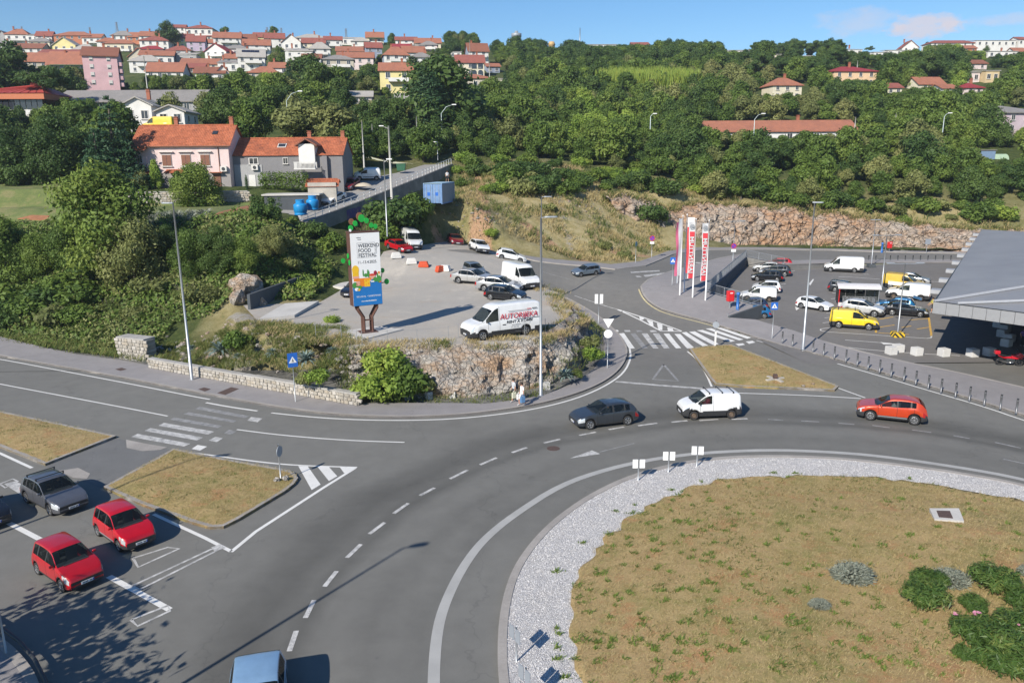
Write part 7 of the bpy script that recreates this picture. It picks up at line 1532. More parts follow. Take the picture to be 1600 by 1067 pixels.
def fascia(a,b,n,h=.95):
 for i in range(n):
  p,q_=Vector(a).lerp(Vector(b),i/n),Vector(a).lerp(Vector(b),(i+1)/n);d=(q_-p);L=d.length;an_=math.atan2(d.y,d.x);m=MB();m.box((0,0,0),(L-.03,.08,h));o=m.build('fascia_panel',MATS['fascia'],mk);c=(p+q_)/2;o.location=(c.x-A_[0],c.y-A_[1],CZ-h/2+.02);o.rotation_euler=(0,0,an_)
fascia(A_,Bx,30);fascia(A_,Cx,50)
m=MB()
for p,q_ in((A_,Bx),(A_,Cx)):m.tube([loc2(p,CZ+.04),loc2(q_,CZ+.04)],.06,4)
m.build('gutter',MATS['dark_metal'],mk)
m=MB();m.add([loc2(A_,CZ-.93),loc2(Bx,CZ-.93),loc2(D_,CZ-.93),loc2(Cx,CZ-.93)],[(3,2,1,0)]);m.build('soffit',MATS['fascia'],mk)
nb=Vector((-dB.y,dB.x))if Vector((-dB.y,dB.x)).dot(dC)>0 else Vector((dB.y,-dB.x))
w0_=(A_[0]+dC.x*12+dB.x*9,A_[1]+dC.y*12+dB.y*9);w1_=(w0_[0]+dB.x*20,w0_[1]+dB.y*20);w2_=(w0_[0]+dC.x*(LC-16),w0_[1]+dC.y*(LC-16));w3_=(w1_[0]+dC.x*(LC-16),w1_[1]+dC.y*(LC-16))
m=MB();m.add([loc2(p,z)for z in(-.2,CZ-.94)for p in(w0_,w1_,w3_,w2_)],[(0,1,5,4),(1,2,6,5),(2,3,7,6),(3,0,4,7)]);m.build('wall',MATS['grey_render'],mk)
for k in(4,5):
 c=(A_[0]+dB.x*(2+5*k)+dC.x*2.2,A_[1]+dB.y*(2+5*k)+dC.y*2.2)
 if k:m=MB();m.box(loc2(c,(CZ-.94)/2),(.4,.4,CZ-.94));m.build('column',MATS['fascia'],mk)
for k in range(9):
 c=(A_[0]+dC.x*(8+7.5*k)-nb.x*0,A_[1]+dC.y*(8+7.5*k));n2=Vector((dC.y,-dC.x));n2=n2 if n2.dot(dB)<0 else-n2
 m=MB();m.box((0,0,0),(1.1,.9,.35));o=m.build('bracket',MATS['roof_cap'],mk);o.location=loc2((c[0]+n2.x*.5,c[1]+n2.y*.5),CZ-.3);o.rotation_euler=(0,0,math.atan2(dC.y,dC.x))
# ---------------------------------------------------------------- houses
def m_tiles(name,c,c2):
 t=NT(name);P=t.pos(obj=True);s=t.n('ShaderNodeSeparateXYZ');t.l(P,s.inputs[0])
 col=t.ramp(t.noise(.5,6,.7,P),[(.3,c2),(.65,c)]);col=t.mix(.5,col,t.ramp(t.noise(4,4,.7,P),[(.3,.35),(.7,.65)]),'OVERLAY')
 w1=t.math('ABSOLUTE',t.math('SINE',t.math('MULTIPLY',s.outputs[0],12.0)))
 col=t.mix(t.ramp(w1,[(0,.35),(.35,0)]),col,tuple(q*.45 for q in c))
 t.color(col);t.p.inputs['Roughness'].default_value=.85;t.bump(w1,.5,.06);MATS[name]=t.m
m_tiles('tiles_orange',(.37,.145,.085),(.27,.11,.07));m_tiles('tiles_red',(.30,.095,.07),(.22,.07,.055));m_tiles('tiles_brown',(.26,.10,.06),(.20,.08,.05));m_tiles('tiles_crimson',(.30,.03,.04),(.24,.03,.035))
m_tiles('slate',(.27,.25,.235),(.21,.20,.19));m_tiles('pale_roof',(.40,.375,.34),(.33,.31,.285))
def m_wall(n,c):m_concrete('render_'+n,c,.86,.8,.1);return MATS['render_'+n]
for n_,c in dict(white=(.66,.65,.62),cream=(.62,.57,.44),yellow=(.66,.58,.28),lime=(.60,.62,.34),pink=(.62,.40,.42),palepink=(.64,.54,.52),grey=(.34,.34,.34),blue=(.25,.29,.37),lilac=(.46,.38,.48),beige=(.46,.42,.34),peach=(.66,.47,.30),terracotta=(.44,.17,.09),ochre=(.56,.44,.26),pinkhall=(.52,.42,.46)).items():m_wall(n_,c)  # blue, grey and beige double as shade painted on house sides
simple('win_pane',(.035,.04,.05),.08,spec=.7);simple('win_frame',(.62,.60,.56),.6);simple('shutter_brown',(.20,.085,.05),.7);simple('brick',(.34,.12,.07),.85,bump=.4);simple('awning_green',(.05,.22,.11),.7);simple('solar',(.02,.025,.05),.15)
m=MB();m.box((0,-.03,0),(1.12,.08,1.38));m.box((0,-.075,.0),(.92,.02,1.18),1);m.box((0,-.09,0),(.06,.02,1.18));m.box((0,-.12,-.72),(1.3,.2,.08));WIN=m.mesh('window',[MATS['win_frame'],MATS['win_pane']])
m=MB();m.box((0,-.03,0),(1.12,.08,1.38));m.box((-.27,-.09,0),(.5,.05,1.25),1);m.box((.27,-.09,0),(.5,.05,1.25),1);m.box((0,-.12,-.72),(1.3,.2,.08));WINS=m.mesh('window',[MATS['win_frame'],MATS['shutter_brown']])
m=MB();m.box((0,-.03,0),(1.12,.08,1.38));m.box((0,-.09,.2),(1.0,.05,.9),0);m.box((0,-.075,-.45),(.92,.02,.36),1);WINW=m.mesh('window',[MATS['win_frame'],MATS['win_pane']])
m=MB();m.box((0,0,.75),(.7,.7,1.5));m.box((0,0,1.54),(.9,.9,.1));m.box((0,0,1.7),(.6,.6,.25));m.box((0,0,1.86),(.85,.85,.08));CHIM=m.mesh('chimney',MATS['brick'])
def roof_mesh(kind,w_,d,h,ov=.55,th=.22):
 x,y=w_/2+ov,d/2+ov;dr=h*ov/(d/2);m=MB();lo=-dr
 if kind=='gf':P=[(-x,-y,lo),(x,-y,lo),(x,0,h),(-x,0,h),(x,y,lo),(-x,y,lo)];F=[(0,1,2,3),(3,2,4,5)]
 elif kind=='gs':
  lo=-h*ov/(w_/2);P=[(-x,-y,lo),(0,-y,h),(0,y,h),(-x,y,lo),(x,-y,lo),(x,y,lo)];F=[(0,1,2,3),(1,4,5,2)]
 elif kind=='hip':
  r_=max(0,x-y*.9);P=[(-x,-y,lo),(x,-y,lo),(x,y,lo),(-x,y,lo),(-r_,0,h),(r_,0,h)];F=[(0,1,5,4),(1,2,5),(2,3,4,5),(3,0,4)]
 elif kind=='flat':P=[(-x,-y,h*.1),(x,-y,h*.1),(x,y,h),(-x,y,h)];F=[(0,1,2,3)]
 n=len(P);m.add(P+[(a,b,c-th)for a,b,c in P],F+[tuple(n+i for i in f[::-1])for f in F])
 ed={}
 for f in F:
  for i in range(len(f)):ed[(f[i],f[(i+1)%len(f)])]=1
 for(a,b)in list(ed):
  if(b,a)not in ed:m.f.append((b,a,n+a,n+b));m.m.append(0)
 return m
RC=dict(o='tiles_orange',r='tiles_red',b='tiles_brown',c='tiles_crimson',s='slate',p='pale_roof')
def house(cx,base,eave,ridge,wpx,kind,rc,wall,yaw,label,D=None,opts='',depth=None,floors=None,z_adj=0,side=None,cat='house',group='houses on the hillside'):
 if D is None:
  g_=gland(cx,base,100);D=g_[1]if g_ else 430
  D=min(D,445)
 x,y,z=pd(cx,base,D);s=D/(F_PX*.985);W_=max(5,wpx*1.02*s/max(.5,math.cos(rad(yaw))));he=max(2.4,(base-eave)*s*1.12);hr=max(.8,(eave-ridge)*s*1.15);dp=depth or min(12,max(7,W_*.8))
 if kind=='gf':hr=max(hr,.38*dp/2)
 root=empty({'house':'house','building':'building'}.get(cat,'house'),(x,y,z),rad(yaw),label,cat,group)
 wm_=MATS['render_'+wall];sm=MATS['render_'+(side or wall)]  # a differing side colour paints the shade of that flank into the render
 m=MB();a,b=W_/2,dp;z0=-7
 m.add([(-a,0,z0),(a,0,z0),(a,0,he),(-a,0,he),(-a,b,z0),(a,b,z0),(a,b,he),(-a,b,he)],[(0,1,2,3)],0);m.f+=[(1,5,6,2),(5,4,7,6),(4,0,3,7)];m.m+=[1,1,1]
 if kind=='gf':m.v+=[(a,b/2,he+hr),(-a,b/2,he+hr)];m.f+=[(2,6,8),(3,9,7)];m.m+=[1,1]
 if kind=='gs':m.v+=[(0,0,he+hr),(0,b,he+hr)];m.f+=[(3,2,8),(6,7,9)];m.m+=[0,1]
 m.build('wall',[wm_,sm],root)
 o=roof_mesh(kind,W_,dp,hr,.5 if kind!='flat' else .3).build('roof',MATS[RC[rc]],root);o.location=(0,dp/2,he+.12)
 nfl=floors or max(1,min(4,round(he/2.9)));nw=max(2,min(6,int(W_/3.1)));fh=he/nfl
 wm2=WINS if 's' in opts else(WINW if 'w' in opts else WIN)
 far=s*1.3>.36
 for f in range(nfl):
  for k in range(nw):
   q_=link('window',wm2,root);q_.location=(-a+W_*(k+.5)/nw,0,fh*f+fh*.55);sc=min(1.2,fh/2.4,W_/nw/1.6);q_.scale=(sc,1,sc)
  for k in range(2 if dp>8 else 1):
   q_=link('window',WIN,root);q_.location=(a,dp*(k+.6)/2.2,fh*f+fh*.55);q_.rotation_euler=(0,0,math.pi/2);sc=min(1,fh/2.9)*.85;q_.scale=(sc,1,sc)
 if 'n' not in opts:
  q_=link('chimney',CHIM,o);q_.location=(W_*R.uniform(-.3,.3),dp*R.uniform(-.1,.18),hr*.72);q_.scale=(.9,.9,1)
 if 'b' in opts:
  m=MB();zb=fh*(nfl-1)+.05 if nfl>1 else .6;bw=W_*.62;m.box((W_*.08,-.75,zb),(bw,1.5,.16));m.box((W_*.08,-1.46,zb+.5),(bw,.08,.9));m.box((W_*.08-bw/2,-.75,zb+.5),(.08,1.5,.9));m.box((W_*.08+bw/2,-.75,zb+.5),(.08,1.5,.9));m.build('balcony',MATS['render_white'],root)
 if 'g' in opts:m=MB();m.add([(-a*.8,-.05,he*.95),(a*.8,-.05,he*.95),(a*.8,-1.5,he*.78),(-a*.8,-1.5,he*.78)],[(0,1,2,3),(3,2,1,0)]);m.build('awning',MATS['awning_green'],root)
 if 'p' in opts:
  for k in range(4):m=MB();m.box((0,0,0),(1.5,1.4,.06));q_=m.build('solar_panel',MATS['solar'],o);an=math.atan2(hr,dp/2);q_.location=(-2.6+1.6*k,-dp*.2,hr*.6+.16);q_.rotation_euler=(an,0,0)
 if 'a' in opts:
  for k in range(2):
   for f in range(2):
    m=MB();pts=[(-.9,0),(.9,0),(.9,1.3)]+[(.9*math.cos(q2),1.3+.8*math.sin(q2))for q2 in np.linspace(.3,2.84,7)]+[(-.9,1.3)];m.prism(pts,0,.05,0,Matrix.Rotation(math.pi/2,4,'X'));q_=m.build('arch',MATS['win_pane'],root);q_.location=(a-1.4-2.3*k,-.06,.2+f*fh)
 return root
H=[(4,69,60,53,16,'gs','s','grey',6,'grey rendered gabled house at the far left of the skyline','n'),(27,66,56,49,30,'hip','o','white',8,'white house under a bright orange hipped roof at the left of the skyline','b'),(52,66,58,54,15,'flat','s','white',5,'small white house with a grey roof right of the orange hipped one','n'),(69,65,58,52,21,'gf','r','white',10,'white house with a dull red roof behind the cream cottage','b','blue'),(113,63,58,52,50,'hip','o','terracotta',4,'long terracotta house with a sweeping orange roof on the skyline','n'),(144,70,61,56,26,'gf','o','white',6,'white house with a low orange roof right of the long terracotta one','b'),(168,80,68,63,26,'hip','o','white',8,'tall white house with an orange roof above the grey-roofed cottage','b'),(8,79,73,68,22,'gf','s','white',6,'white house with a grey roof and long balcony at the left edge','b','grey'),(43,84,77,70,40,'gf','b','white',8,'white house with a broad brown-orange roof near the left edge','','grey'),(62,75,67,62,28,'hip','s','cream',6,'cream house with a grey hipped roof on the left slope',''),(101,82,73,64,32,'gs','p','yellow',3,'pale yellow house with its gable end facing the valley','b'),(131,86,79,72,30,'hip','p','white',5,'white house with a pale hipped roof right of the pale yellow gable',''),(55,108,98,87,34,'gf','o','beige',10,'house under a big orange roof just behind the dark pine at the left','n'),(88,93,86,80,50,'gf','r','terracotta',4,'long row house with a flat red roof below the pale yellow gable','n'),(106,113,103,86,54,'gf','o','beige',8,'house with the largest orange roof and a green awning left of the pink block','g'),(137,97,88,82,28,'gf','r','white',5,'white house squeezed in behind the pink block',''),(190,64,57,51,28,'hip','s','white',6,'house with a grey hipped roof in front of the skyline pylon',''),(210,65,60,54,16,'gf','o','terracotta',5,'small terracotta house left of the dark cypress on the skyline','n'),(240,64,58,51,38,'gf','o','white',10,'white house with a long orange roof left of the big tree on the skyline','','white'),(187,83,71,65,38,'hip','o','cream',6,'cream house with an orange hipped roof above the pink block','b'),(242,81,67,61,38,'hip','r','white',9,'white two-storey house under a red hipped roof',''),(235,88,79,74,36,'hip','c','palepink',6,'low pale pink house with a dark red roof below the red hipped one',''),(286,76,63,57,28,'gf','r','lime',14,'lime yellow house with a side greyed for shade','','beige'),(281,57,46,42,16,'gf','r','white',10,'tall white house against the sky right of the big tree','n'),(312,57,47,42,36,'hip','r','white',6,'white stepped house with small red roofs on top of the hill',''),(307,81,68,61,24,'gf','r','lilac',12,'lilac house below the white stepped house','','lilac'),(330,77,69,64,22,'gf','o','white',8,'small white house with a bright orange roof right of the lilac house',''),(317,64,59,54,26,'gf','r','beige',4,'red-roofed house half hidden below the stepped house','n'),(338,98,84,75,32,'gs','c','white',-8,'white house with a crimson roof, gable towards the valley','b'),(280,91,81,75,32,'hip','r','white',8,'small white house under a red hipped roof in the middle of the left slope','b'),(292,100,89,84,28,'flat','p','grey',6,'grey flat-roofed house below the small red hipped one',''),(219,101,91,81,30,'gs','o','beige',4,'beige gabled house behind the pink block','n'),(246,104,90,83,44,'gf','o','white',14,'house with an orange roof and a slate-blue gable wall','b','blue'),(228,114,99,91,42,'hip','p','white',10,'white house with a pale flat roof right of the pink block','b','grey'),(258,125,114,102,50,'gf','o','white',8,'white house with a broad bright orange roof and chimneys in the trees',''),(312,110,102,94,50,'gf','o','cream',10,'cream house with an orange roof and a dormer above the trees','','beige'),(306,116,111,105,24,'gf','r','terracotta',5,'low red-roofed annexe below the cream dormer house','n'),(329,130,117,109,40,'gf','b','white',10,'white house with a brown roof, lowest of its group above the wood','b','white'),(356,77,63,55,36,'gf','o','white',14,'white house with an orange roof and two balconies on the skyline','b','blue'),(383,74,64,57,28,'gf','b','white',8,'white house with a brown-orange roof left of the yellow one','b'),(408,68,60,54,22,'gf','r','yellow',6,'bright yellow house on the skyline',''),(430,75,63,56,26,'gf','r','white',14,'white house with a blue-grey side right of the yellow one','','blue'),(402,88,74,66,36,'gf','o','white',14,'white house with an orange roof and tall blue-grey gable','b','blue'),(369,91,79,74,34,'hip','s','palepink',8,'pinkish white house with a grey roof',''),(365,101,93,87,24,'gf','o','white',8,'little white house with an orange roof below the grey-roofed pinkish one',''),(394,111,93,83,36,'gf','p','white',14,'white house with solar panels on its pale roof','bp','blue'),(357,112,102,96,28,'flat','s','white',8,'low grey-roofed house left of the solar panels',''),(349,129,118,108,18,'gs','r','white',16,'narrow white gabled house at the wood edge','','white'),(412,124,116,108,42,'hip','o','beige',6,'house with an orange hipped roof sunk in the trees below the solar panels','n'),(436,118,108,101,28,'gf','o','white',6,'bright white bungalow with an orange roof beside the tall cypress',''),(456,81,69,60,26,'gs','b','white',6,'white house with dark bargeboards on its gable','b'),(484,68,61,55,42,'hip','p','white',5,'wide house with a pale hipped roof on the skyline',''),(490,76,69,62,32,'gf','r','cream',8,'cream house with a red roof below the wide pale-roofed one',''),(468,99,85,78,38,'flat','p','white',8,'white house under pale flat roofs in the middle of the slope','b'),(487,101,93,87,26,'gf','b','white',8,'brown-roofed house just above the round dark tree','n'),(501,97,80,72,28,'hip','p','white',12,'tall white house with two balconies and a blue side','b','blue'),(521,75,65,60,24,'gf','r','white',12,'white house with a red roof left of the crossarm pylon','b','blue'),(546,71,63,59,22,'flat','p','white',8,'plain white flat-roofed house under the crossarm pylon','n'),(563,72,66,61,24,'hip','p','white',5,'low white house with a pale roof right of the plain flat-roofed one','n'),(586,71,61,54,24,'gf','o','cream',8,'house with an orange roof and green awnings standing highest in the middle','gb'),(551,89,82,75,44,'gf','o','white',10,'house with an orange gable roof and a satellite dish',''),(556,110,94,86,50,'gf','o','palepink',8,'wide pinkish house with a long orange roof and red porch','','grey'),(530,119,98,92,42,'hip','s','beige',10,'beige house with a grey hipped roof and washing on its balcony','b','grey'),(585,92,78,71,22,'gf','r','blue',14,'blue-grey house with a red roof','','blue'),(635,73,65,60,30,'gf','r','white',8,'white house with a red roof on the skyline left of the orange row','b'),(669,76,69,62,36,'gf','o','cream',8,'orange-roofed row at the right end of the skyline houses',''),(627,83,76,71,24,'gf','c','white',6,'white house with a dark red roof below the skyline row',''),(651,81,75,71,24,'flat','s','palepink',5,'low grey-roofed house in front of the orange row','n'),(670,80,72,67,24,'hip','s','palepink',6,'pale pink house with a grey hipped roof at the right end of the village','b'),(620,109,90,80,34,'hip','o','white',14,'white house with an orange hipped roof above the yellow house','b','blue'),(648,98,85,77,30,'gf','o','white',16,'white house with an orange roof and bluish gable right of the hipped one','','blue'),(620,147,117,107,46,'gf','o','yellow',6,'pale yellow house with an orange roof, largest on the slope above the wood','b','yellow'),(660,123,96,90,30,'hip','s','white',10,'white house mostly hidden behind the dark cypresses','b'),(565,166,156,149,28,'gf','p','palepink',8,'low house with a pale pink roof in the wood','n'),(635,170,157,150,26,'gf','p','white',8,'low grey-roofed house left of the cypresses in the wood','n'),(748,101,84,74,28,'gf','b','white',14,'white house with a brown-orange roof and long balcony on the ridge','b','blue'),(735,120,102,92,40,'gf','r','cream',6,'cream house with white arcades on two floors','a'),(735,142,126,120,60,'hip','o','beige',4,'long low beige house with an orange roof below the arcades',''),(778,140,127,125,14,'flat','p','cream',4,'small cream annexe at the right end of the long low house','n'),(771,114,107,103,18,'gf','o','blue',12,'small blue-sided house with an orange roof right of the arcades','n'),(712,91,87,84,14,'flat','p','white',4,'little white shed on the open slope by the ridge','n'),(1229,156,137,128,44,'hip','o','cream',8,'cream stone villa with two rows of dark windows in the wood',''),(1335,135,116,109,64,'hip','c','peach',6,'peach coloured villa with a dark red roof in the wood',''),(1333,87,80,77,26,'flat','p','white',4,'long white flat-roofed house on the ridge left of the gabled one',''),(1375,91,84,82,20,'flat','p','white',4,'white garage-like house on the ridge','n'),(1263,97,91,88,16,'flat','p','white',4,'small white house among the ridge pines','n'),(1212,94,90,88,12,'flat','p','cream',4,'tiny cream house among the ridge pines','n'),(1421,88,77,69,22,'gs','r','white',-6,'bright white gabled house standing out on the ridge',''),(1398,88,81,79,24,'flat','p','white',4,'white annexe left of the bright white gabled house','n'),(1515,83,78,74,20,'gf','o','terracotta',4,'terracotta roofed house on the ridge','n'),(1566,91,83,81,44,'flat','p','white',4,'long white flat building near the right edge of the ridge',''),(1594,88,82,77,18,'gf','o','white',6,'white house with an orange roof at the right edge of the ridge','n'),(1455,143,135,126,40,'gf','o','cream',8,'house with a bright orange roof in the wood right of the peach villa','n'),(1483,150,145,140,20,'gf','o','white',6,'low white house with an orange roof below the bright orange one','n'),(1522,149,140,134,26,'hip','c','palepink',8,'pink house with a dark red pyramid roof and two chimneys',''),(1397,149,143,137,22,'gf','r','cream',5,'red roof showing among the trees below the peach villa','n'),(1519,129,117,113,16,'flat','p','palepink',4,'small pale house behind the pink one','n'),(1549,130,115,113,16,'flat','p','ochre',4,'narrow ochre yellow house wall in the trees','n'),(1527,109,102,97,28,'gf','b','palepink',6,'weathered pinkish house with a low brown roof','n'),]  # last colour, where unlike the wall, is shade painted on the side
for h in H:
 if h[7]=='ochre' and False:pass
 house(*h[:10],opts=h[10],side=h[11]if len(h)>11 else None)
for a in((1490,74,70,66,66,'hip','r','white',3,'row of white flats with red roofs along the far ridge'),(1556,73,66,63,58,'flat','p','white',3,'white apartment blocks on the far ridge at the right'),(1598,72,64,61,12,'gf','r','white',3,'white block at the right end of the far ridge'),(941,77,74,72,42,'flat','p','white',2,'long pale hall on the ridge in the middle'),(1001,77,74,71.5,24,'gf','r','white',2,'white house behind the long pale hall on the ridge'),(1152,86,82,80,34,'flat','p','white',2,'white low halls on the ridge right of the middle'),(1085,85,82,80,16,'flat','p','palepink',2,'small pale hall on the ridge between the white ones')):
 house(*a[:10],D=480,opts='n',depth=10,cat='building',group='buildings along the far ridge')
house(1212,226,208,195,238,'gf','o','white',2,'very long white house with a patched bright orange roof below the wood',D=190,opts='',depth=9,floors=1)
house(1600,210,182,172,68,'hip','s','pinkhall',14,'large lilac hall with a grey roof at the right edge',D=195,opts='n',depth=16,cat='building')
house(200,178,162,146,204,'gf','s','grey',2,'very long low building with a weathered grey corrugated roof',D=178,opts='n',depth=14,floors=1,cat='building')
house(217,199,170,161,40,'gs','p','white',6,'white gabled house behind the pink house, left one of two',D=152,opts='',depth=9)
house(268,199,178,171,36,'gs','p','white',6,'white gabled house behind the pink house, right one of two',D=150,opts='n',depth=9,floors=1)
pk_=house(161,136,97,84,42,'gf','b','pink',20,'four-storey pink block with white shutters and balconies',D=238,opts='w',depth=13,floors=4,side='pink',cat='building')
for f in range(4):m=MB();m.box((0,0,0),(1.5,3.2,.2));m.box((.7,0,.5),(.1,3.2,.9));m.box((0,-1.55,.5),(1.5,.1,.9));o=m.build('balcony',MATS['render_pink'],pk_);o.location=(4.9,1.9,.3+1.9*f)
x,y,z=pd(8,183,168);pv=empty('building',(x,y,z),rad(4),'pavilion with a red metal roof, orange fascia and tall glazing at the left edge','building');s_=168/F_PX
simple('red_metal',(.42,.07,.06),.5,.1);simple('rusty_fascia',(.50,.16,.07),.7);Wp=16.0
m=MB();m.box((0,6,-2.2),(Wp,12,7.6));m.build('wall',MATS['render_white'],pv)
for k in range(14):m=MB();m.box((0,0,0),(Wp/14-.14,.06,1.9));o=m.build('window',MATS['win_pane'],pv);o.location=(-Wp/2+Wp*(k+.5)/14,-.05,2.45)
m=MB();m.box((0,6,4.1),(Wp+1.4,13.4,1.2));m.build('fascia',MATS['rusty_fascia'],pv)
m=MB();m.add([(-8.9,-.9,4.72),(8.9,-.9,4.72),(8.9,12.9,4.72),(-8.9,12.9,4.72),(3.6,4.8,6.6),(5.6,4.8,6.6),(5.6,7.2,6.6),(3.6,7.2,6.6)],[(0,1,5,4),(1,2,6,5),(2,3,7,6),(3,0,4,7)]);rf=m.build('roof',MATS['red_metal'],pv)
for k in range(12):
 t_=k/11;a=Vector((-8.9+17.8*t_,-.9,4.76));b=Vector((3.6+2.0*t_,4.8,6.64));m=MB();m.tube([a,b],.05,4);m.build('seam',MATS['red_metal'],rf)
m=MB();m.box((4.6,6,6.9),(2.2,2.6,.7));m.add([(3.2,4.4,7.2),(6.0,4.4,7.2),(6.0,7.6,7.2),(3.2,7.6,7.2),(4.6,6,8.0)],[(0,1,4),(1,2,4),(2,3,4),(3,0,4)]);m.build('lantern',MATS['red_metal'],rf)
# ---------------------------------------------------------------- the pink house and the grey house above the garden
def tiled_roof(w_,d,h,mat,half=True,pitch=.24,ov=.35):
 ""
 n=int((w_+2*ov)/pitch);rows=12;m=MB();L=d/2+ov;vs=[];g=random.Random(4)
 def side(sg):
  b=len(m.v);cols=n*4+1
  for r_ in range(rows):
   for e in(0,1):
    t_=(r_+e)/rows;y=sg*L*(1-t_);z=h*(1-abs(y)/(d/2))+(.035 if e==0 else 0)
    for c in range(cols):x=-w_/2-ov+(w_+2*ov)*c/(cols-1);m.v.append((x,y,z+.055*abs(math.sin(math.pi*c/4))+.008*math.sin(c*7.7+r_*3.1)))
  for k in range(rows*2-1):
   for c in range(cols-1):
    q_=b+k*cols+c;f=(q_,q_+1,q_+cols+1,q_+cols);m.f.append(f if sg<0 else f[::-1]);m.m.append(0)
 side(-1);side(1)
 for k in range(int(w_/.4)):x=-w_/2+.2+.4*k;m.tube([(x-.21,0,h+.06),(x+.21,0,h+.085)],.11,6,cap=False)
 return m
t=NT('clay_tiles');P=t.pos(obj=True);c_=t.ramp(t.noise(.7,6,.7,P),[(.28,(.22,.075,.04)),(.5,(.38,.115,.052)),(.72,(.46,.155,.075))]);v_=t.n('ShaderNodeTexVoronoi');v_.inputs['Scale'].default_value=3.2;t.l(P,v_.inputs['Vector']);sv=t.n('ShaderNodeSeparateXYZ');t.l(v_.outputs['Color'],sv.inputs[0]);t.color(t.mix(.35,c_,t.ramp(sv.outputs[0],[(0,.25),(1,.75)]),'OVERLAY'));t.p.inputs['Roughness'].default_value=.85;MATS['clay_tiles']=t.m
def big_house():
 D=119.0;s=D/(F_PX*.985);a=pd(214,290,D);b=pd(361,290,D);W_=b[0]-a[0];x0=(a[0]+b[0])/2;z0=zland(x0,D)-.1;zE=pd(290,228,D)[2];zR=pd(290,197,D+4)[2]
 he=zE-z0;hr=zR-zE;dp=8.5;r=empty('house',(x0,D,z0),rad(2),'pink house with a clay tile roof and brown shutters above the garden wall','house')
 m=MB();hw_=W_/2;m.add([(-hw_,0,-2),(hw_,0,-2),(hw_,0,he),(-hw_,0,he),(-hw_,dp,-2),(hw_,dp,-2),(hw_,dp,he),(-hw_,dp,he),(hw_,dp/2,he+hr),(-hw_,dp/2,he+hr)],[(0,1,2,3),(1,5,6,2),(5,4,7,6),(4,0,3,7),(2,6,8),(3,9,7)]);m.build('wall',MATS['render_pinkwall'],r)
 m=MB();m.box((.6,-.03,1.05),(W_-1.2,.06,2.3));m.build('plinth',MATS['render_base'],r)
 m=MB();m.box((-hw_+1.0,.3,2.2),(2.2,1.4,4.9));m.build('bay',MATS['render_pinkwall'],r)
 o=tiled_roof(W_,dp,hr,None).build('roof',MATS['clay_tiles'],r);o.location=(0,dp/2,he+.05)
 for x,z in((-.13*W_,0),(.46*W_,0)):q_=link('chimney',CHIM,o);q_.location=(x,.3,hr-.4);q_.scale=(.8,.8,.9)
 m=MB();m.box((0,0,0),(.8,.9,.12));m.box((0,0,.04),(.6,.7,.1),1);q_=m.build('skylight',[MATS['dark_metal'],MATS['win_pane']],o);q_.location=(W_*.32,-dp*.2,hr*.62);q_.rotation_euler=(math.atan2(hr,dp/2),0,0)
 for fx in(.31,.51,.71):q_=link('window',WINS,r);q_.location=(-hw_+W_*(fx+.04),-.02,he-2.1);q_.scale=(1.25,1,1.25);m=MB();m.box((0,-.2,.98),(1.7,.35,.07));m.build('lintel',MATS['win_frame'],q_)
 q_=link('window',WIN,r);q_.location=(-hw_+1.2,-.42,he-1.9);q_.scale=(.65,1,.85)
 for x,w_,z in((-hw_+1.0,2.5,he-.65),(-hw_+1.1,2.8,he-4.0)):q_=tiled_roof(w_,2.2,.35,None,ov=.1).build('canopy_roof',MATS['clay_tiles'],r);q_.location=(x,-.4,z)
 q_=tiled_roof(3.4,2.4,.4,None,ov=.1).build('canopy_roof',MATS['clay_tiles'],r);q_.location=(-.4,-.6,2.2)
 m=MB();m.box((hw_-2.0,-.05,1.0),(1.1,.1,2.0));m.build('door',MATS['shutter_brown'],r);m=MB();m.box((hw_-2.0,-.4,2.25),(1.9,.8,.1));m.build('canopy',MATS['clay_tiles'],r)
 m=MB();m.box((hw_-.85,-.3,2.75),(.95,.4,.75));m.lathe([(.001,0),(.26,0),(.26,.03)],12,1,Matrix.Translation((hw_-.85,-.51,2.75))@Matrix.Rotation(math.pi/2,4,'X'));m.build('air_conditioner',[MATS['win_frame'],MATS['dark_metal']],r)
 m=MB();m.tube([(hw_-1.5,-.1,he),(hw_-1.5,-.1,0)],.06,6);m.build('downpipe',MATS['shutter_brown'],r);m=MB();m.tube([(-hw_-.3,-.42,he-.1),(hw_+.3,-.42,he-.1)],.09,6);m.build('gutter',MATS['shutter_brown'],r)
 D2=121.0;a=pd(361,290,D2);b=pd(537,290,D2);W2=b[0]-a[0];x1=(a[0]+b[0])/2;z1=z0-.2;zE=pd(450,243,D2)[2];zR=pd(450,217,D2+4)[2];he=zE-z1;hr=zR-zE
 g_=empty('house',(x1,D2,z1),rad(1),'grey rendered house with a clay tile roof and a white balcony dormer','house');hw2=W2/2
 m=MB();m.add([(-hw2+.1,0,-3),(hw2,0,-3),(hw2,0,he),(-hw2+.1,0,he),(-hw2+.1,dp,-3),(hw2,dp,-3),(hw2,dp,he),(-hw2+.1,dp,he),(hw2,dp/2,he+hr),(-hw2+.1,dp/2,he+hr)],[(0,1,2,3),(1,5,6,2),(5,4,7,6),(4,0,3,7),(2,6,8),(3,9,7)]);m.build('wall',MATS['grey_render'],g_)
 m=MB();m.box((-hw2+2.9,-.04,he*.35),(4.2,.08,he*.75));m.build('wall_panel',MATS['render_grey'],g_)
 o=tiled_roof(W2-.3,dp,hr,None,ov=.25).build('roof',MATS['clay_tiles'],g_);o.location=(.1,dp/2,he+.05)
 for x in(.16,.46):q_=link('chimney',CHIM,o);q_.location=(x*W2,.2,hr-.5);q_.scale=(.8,.8,.85)
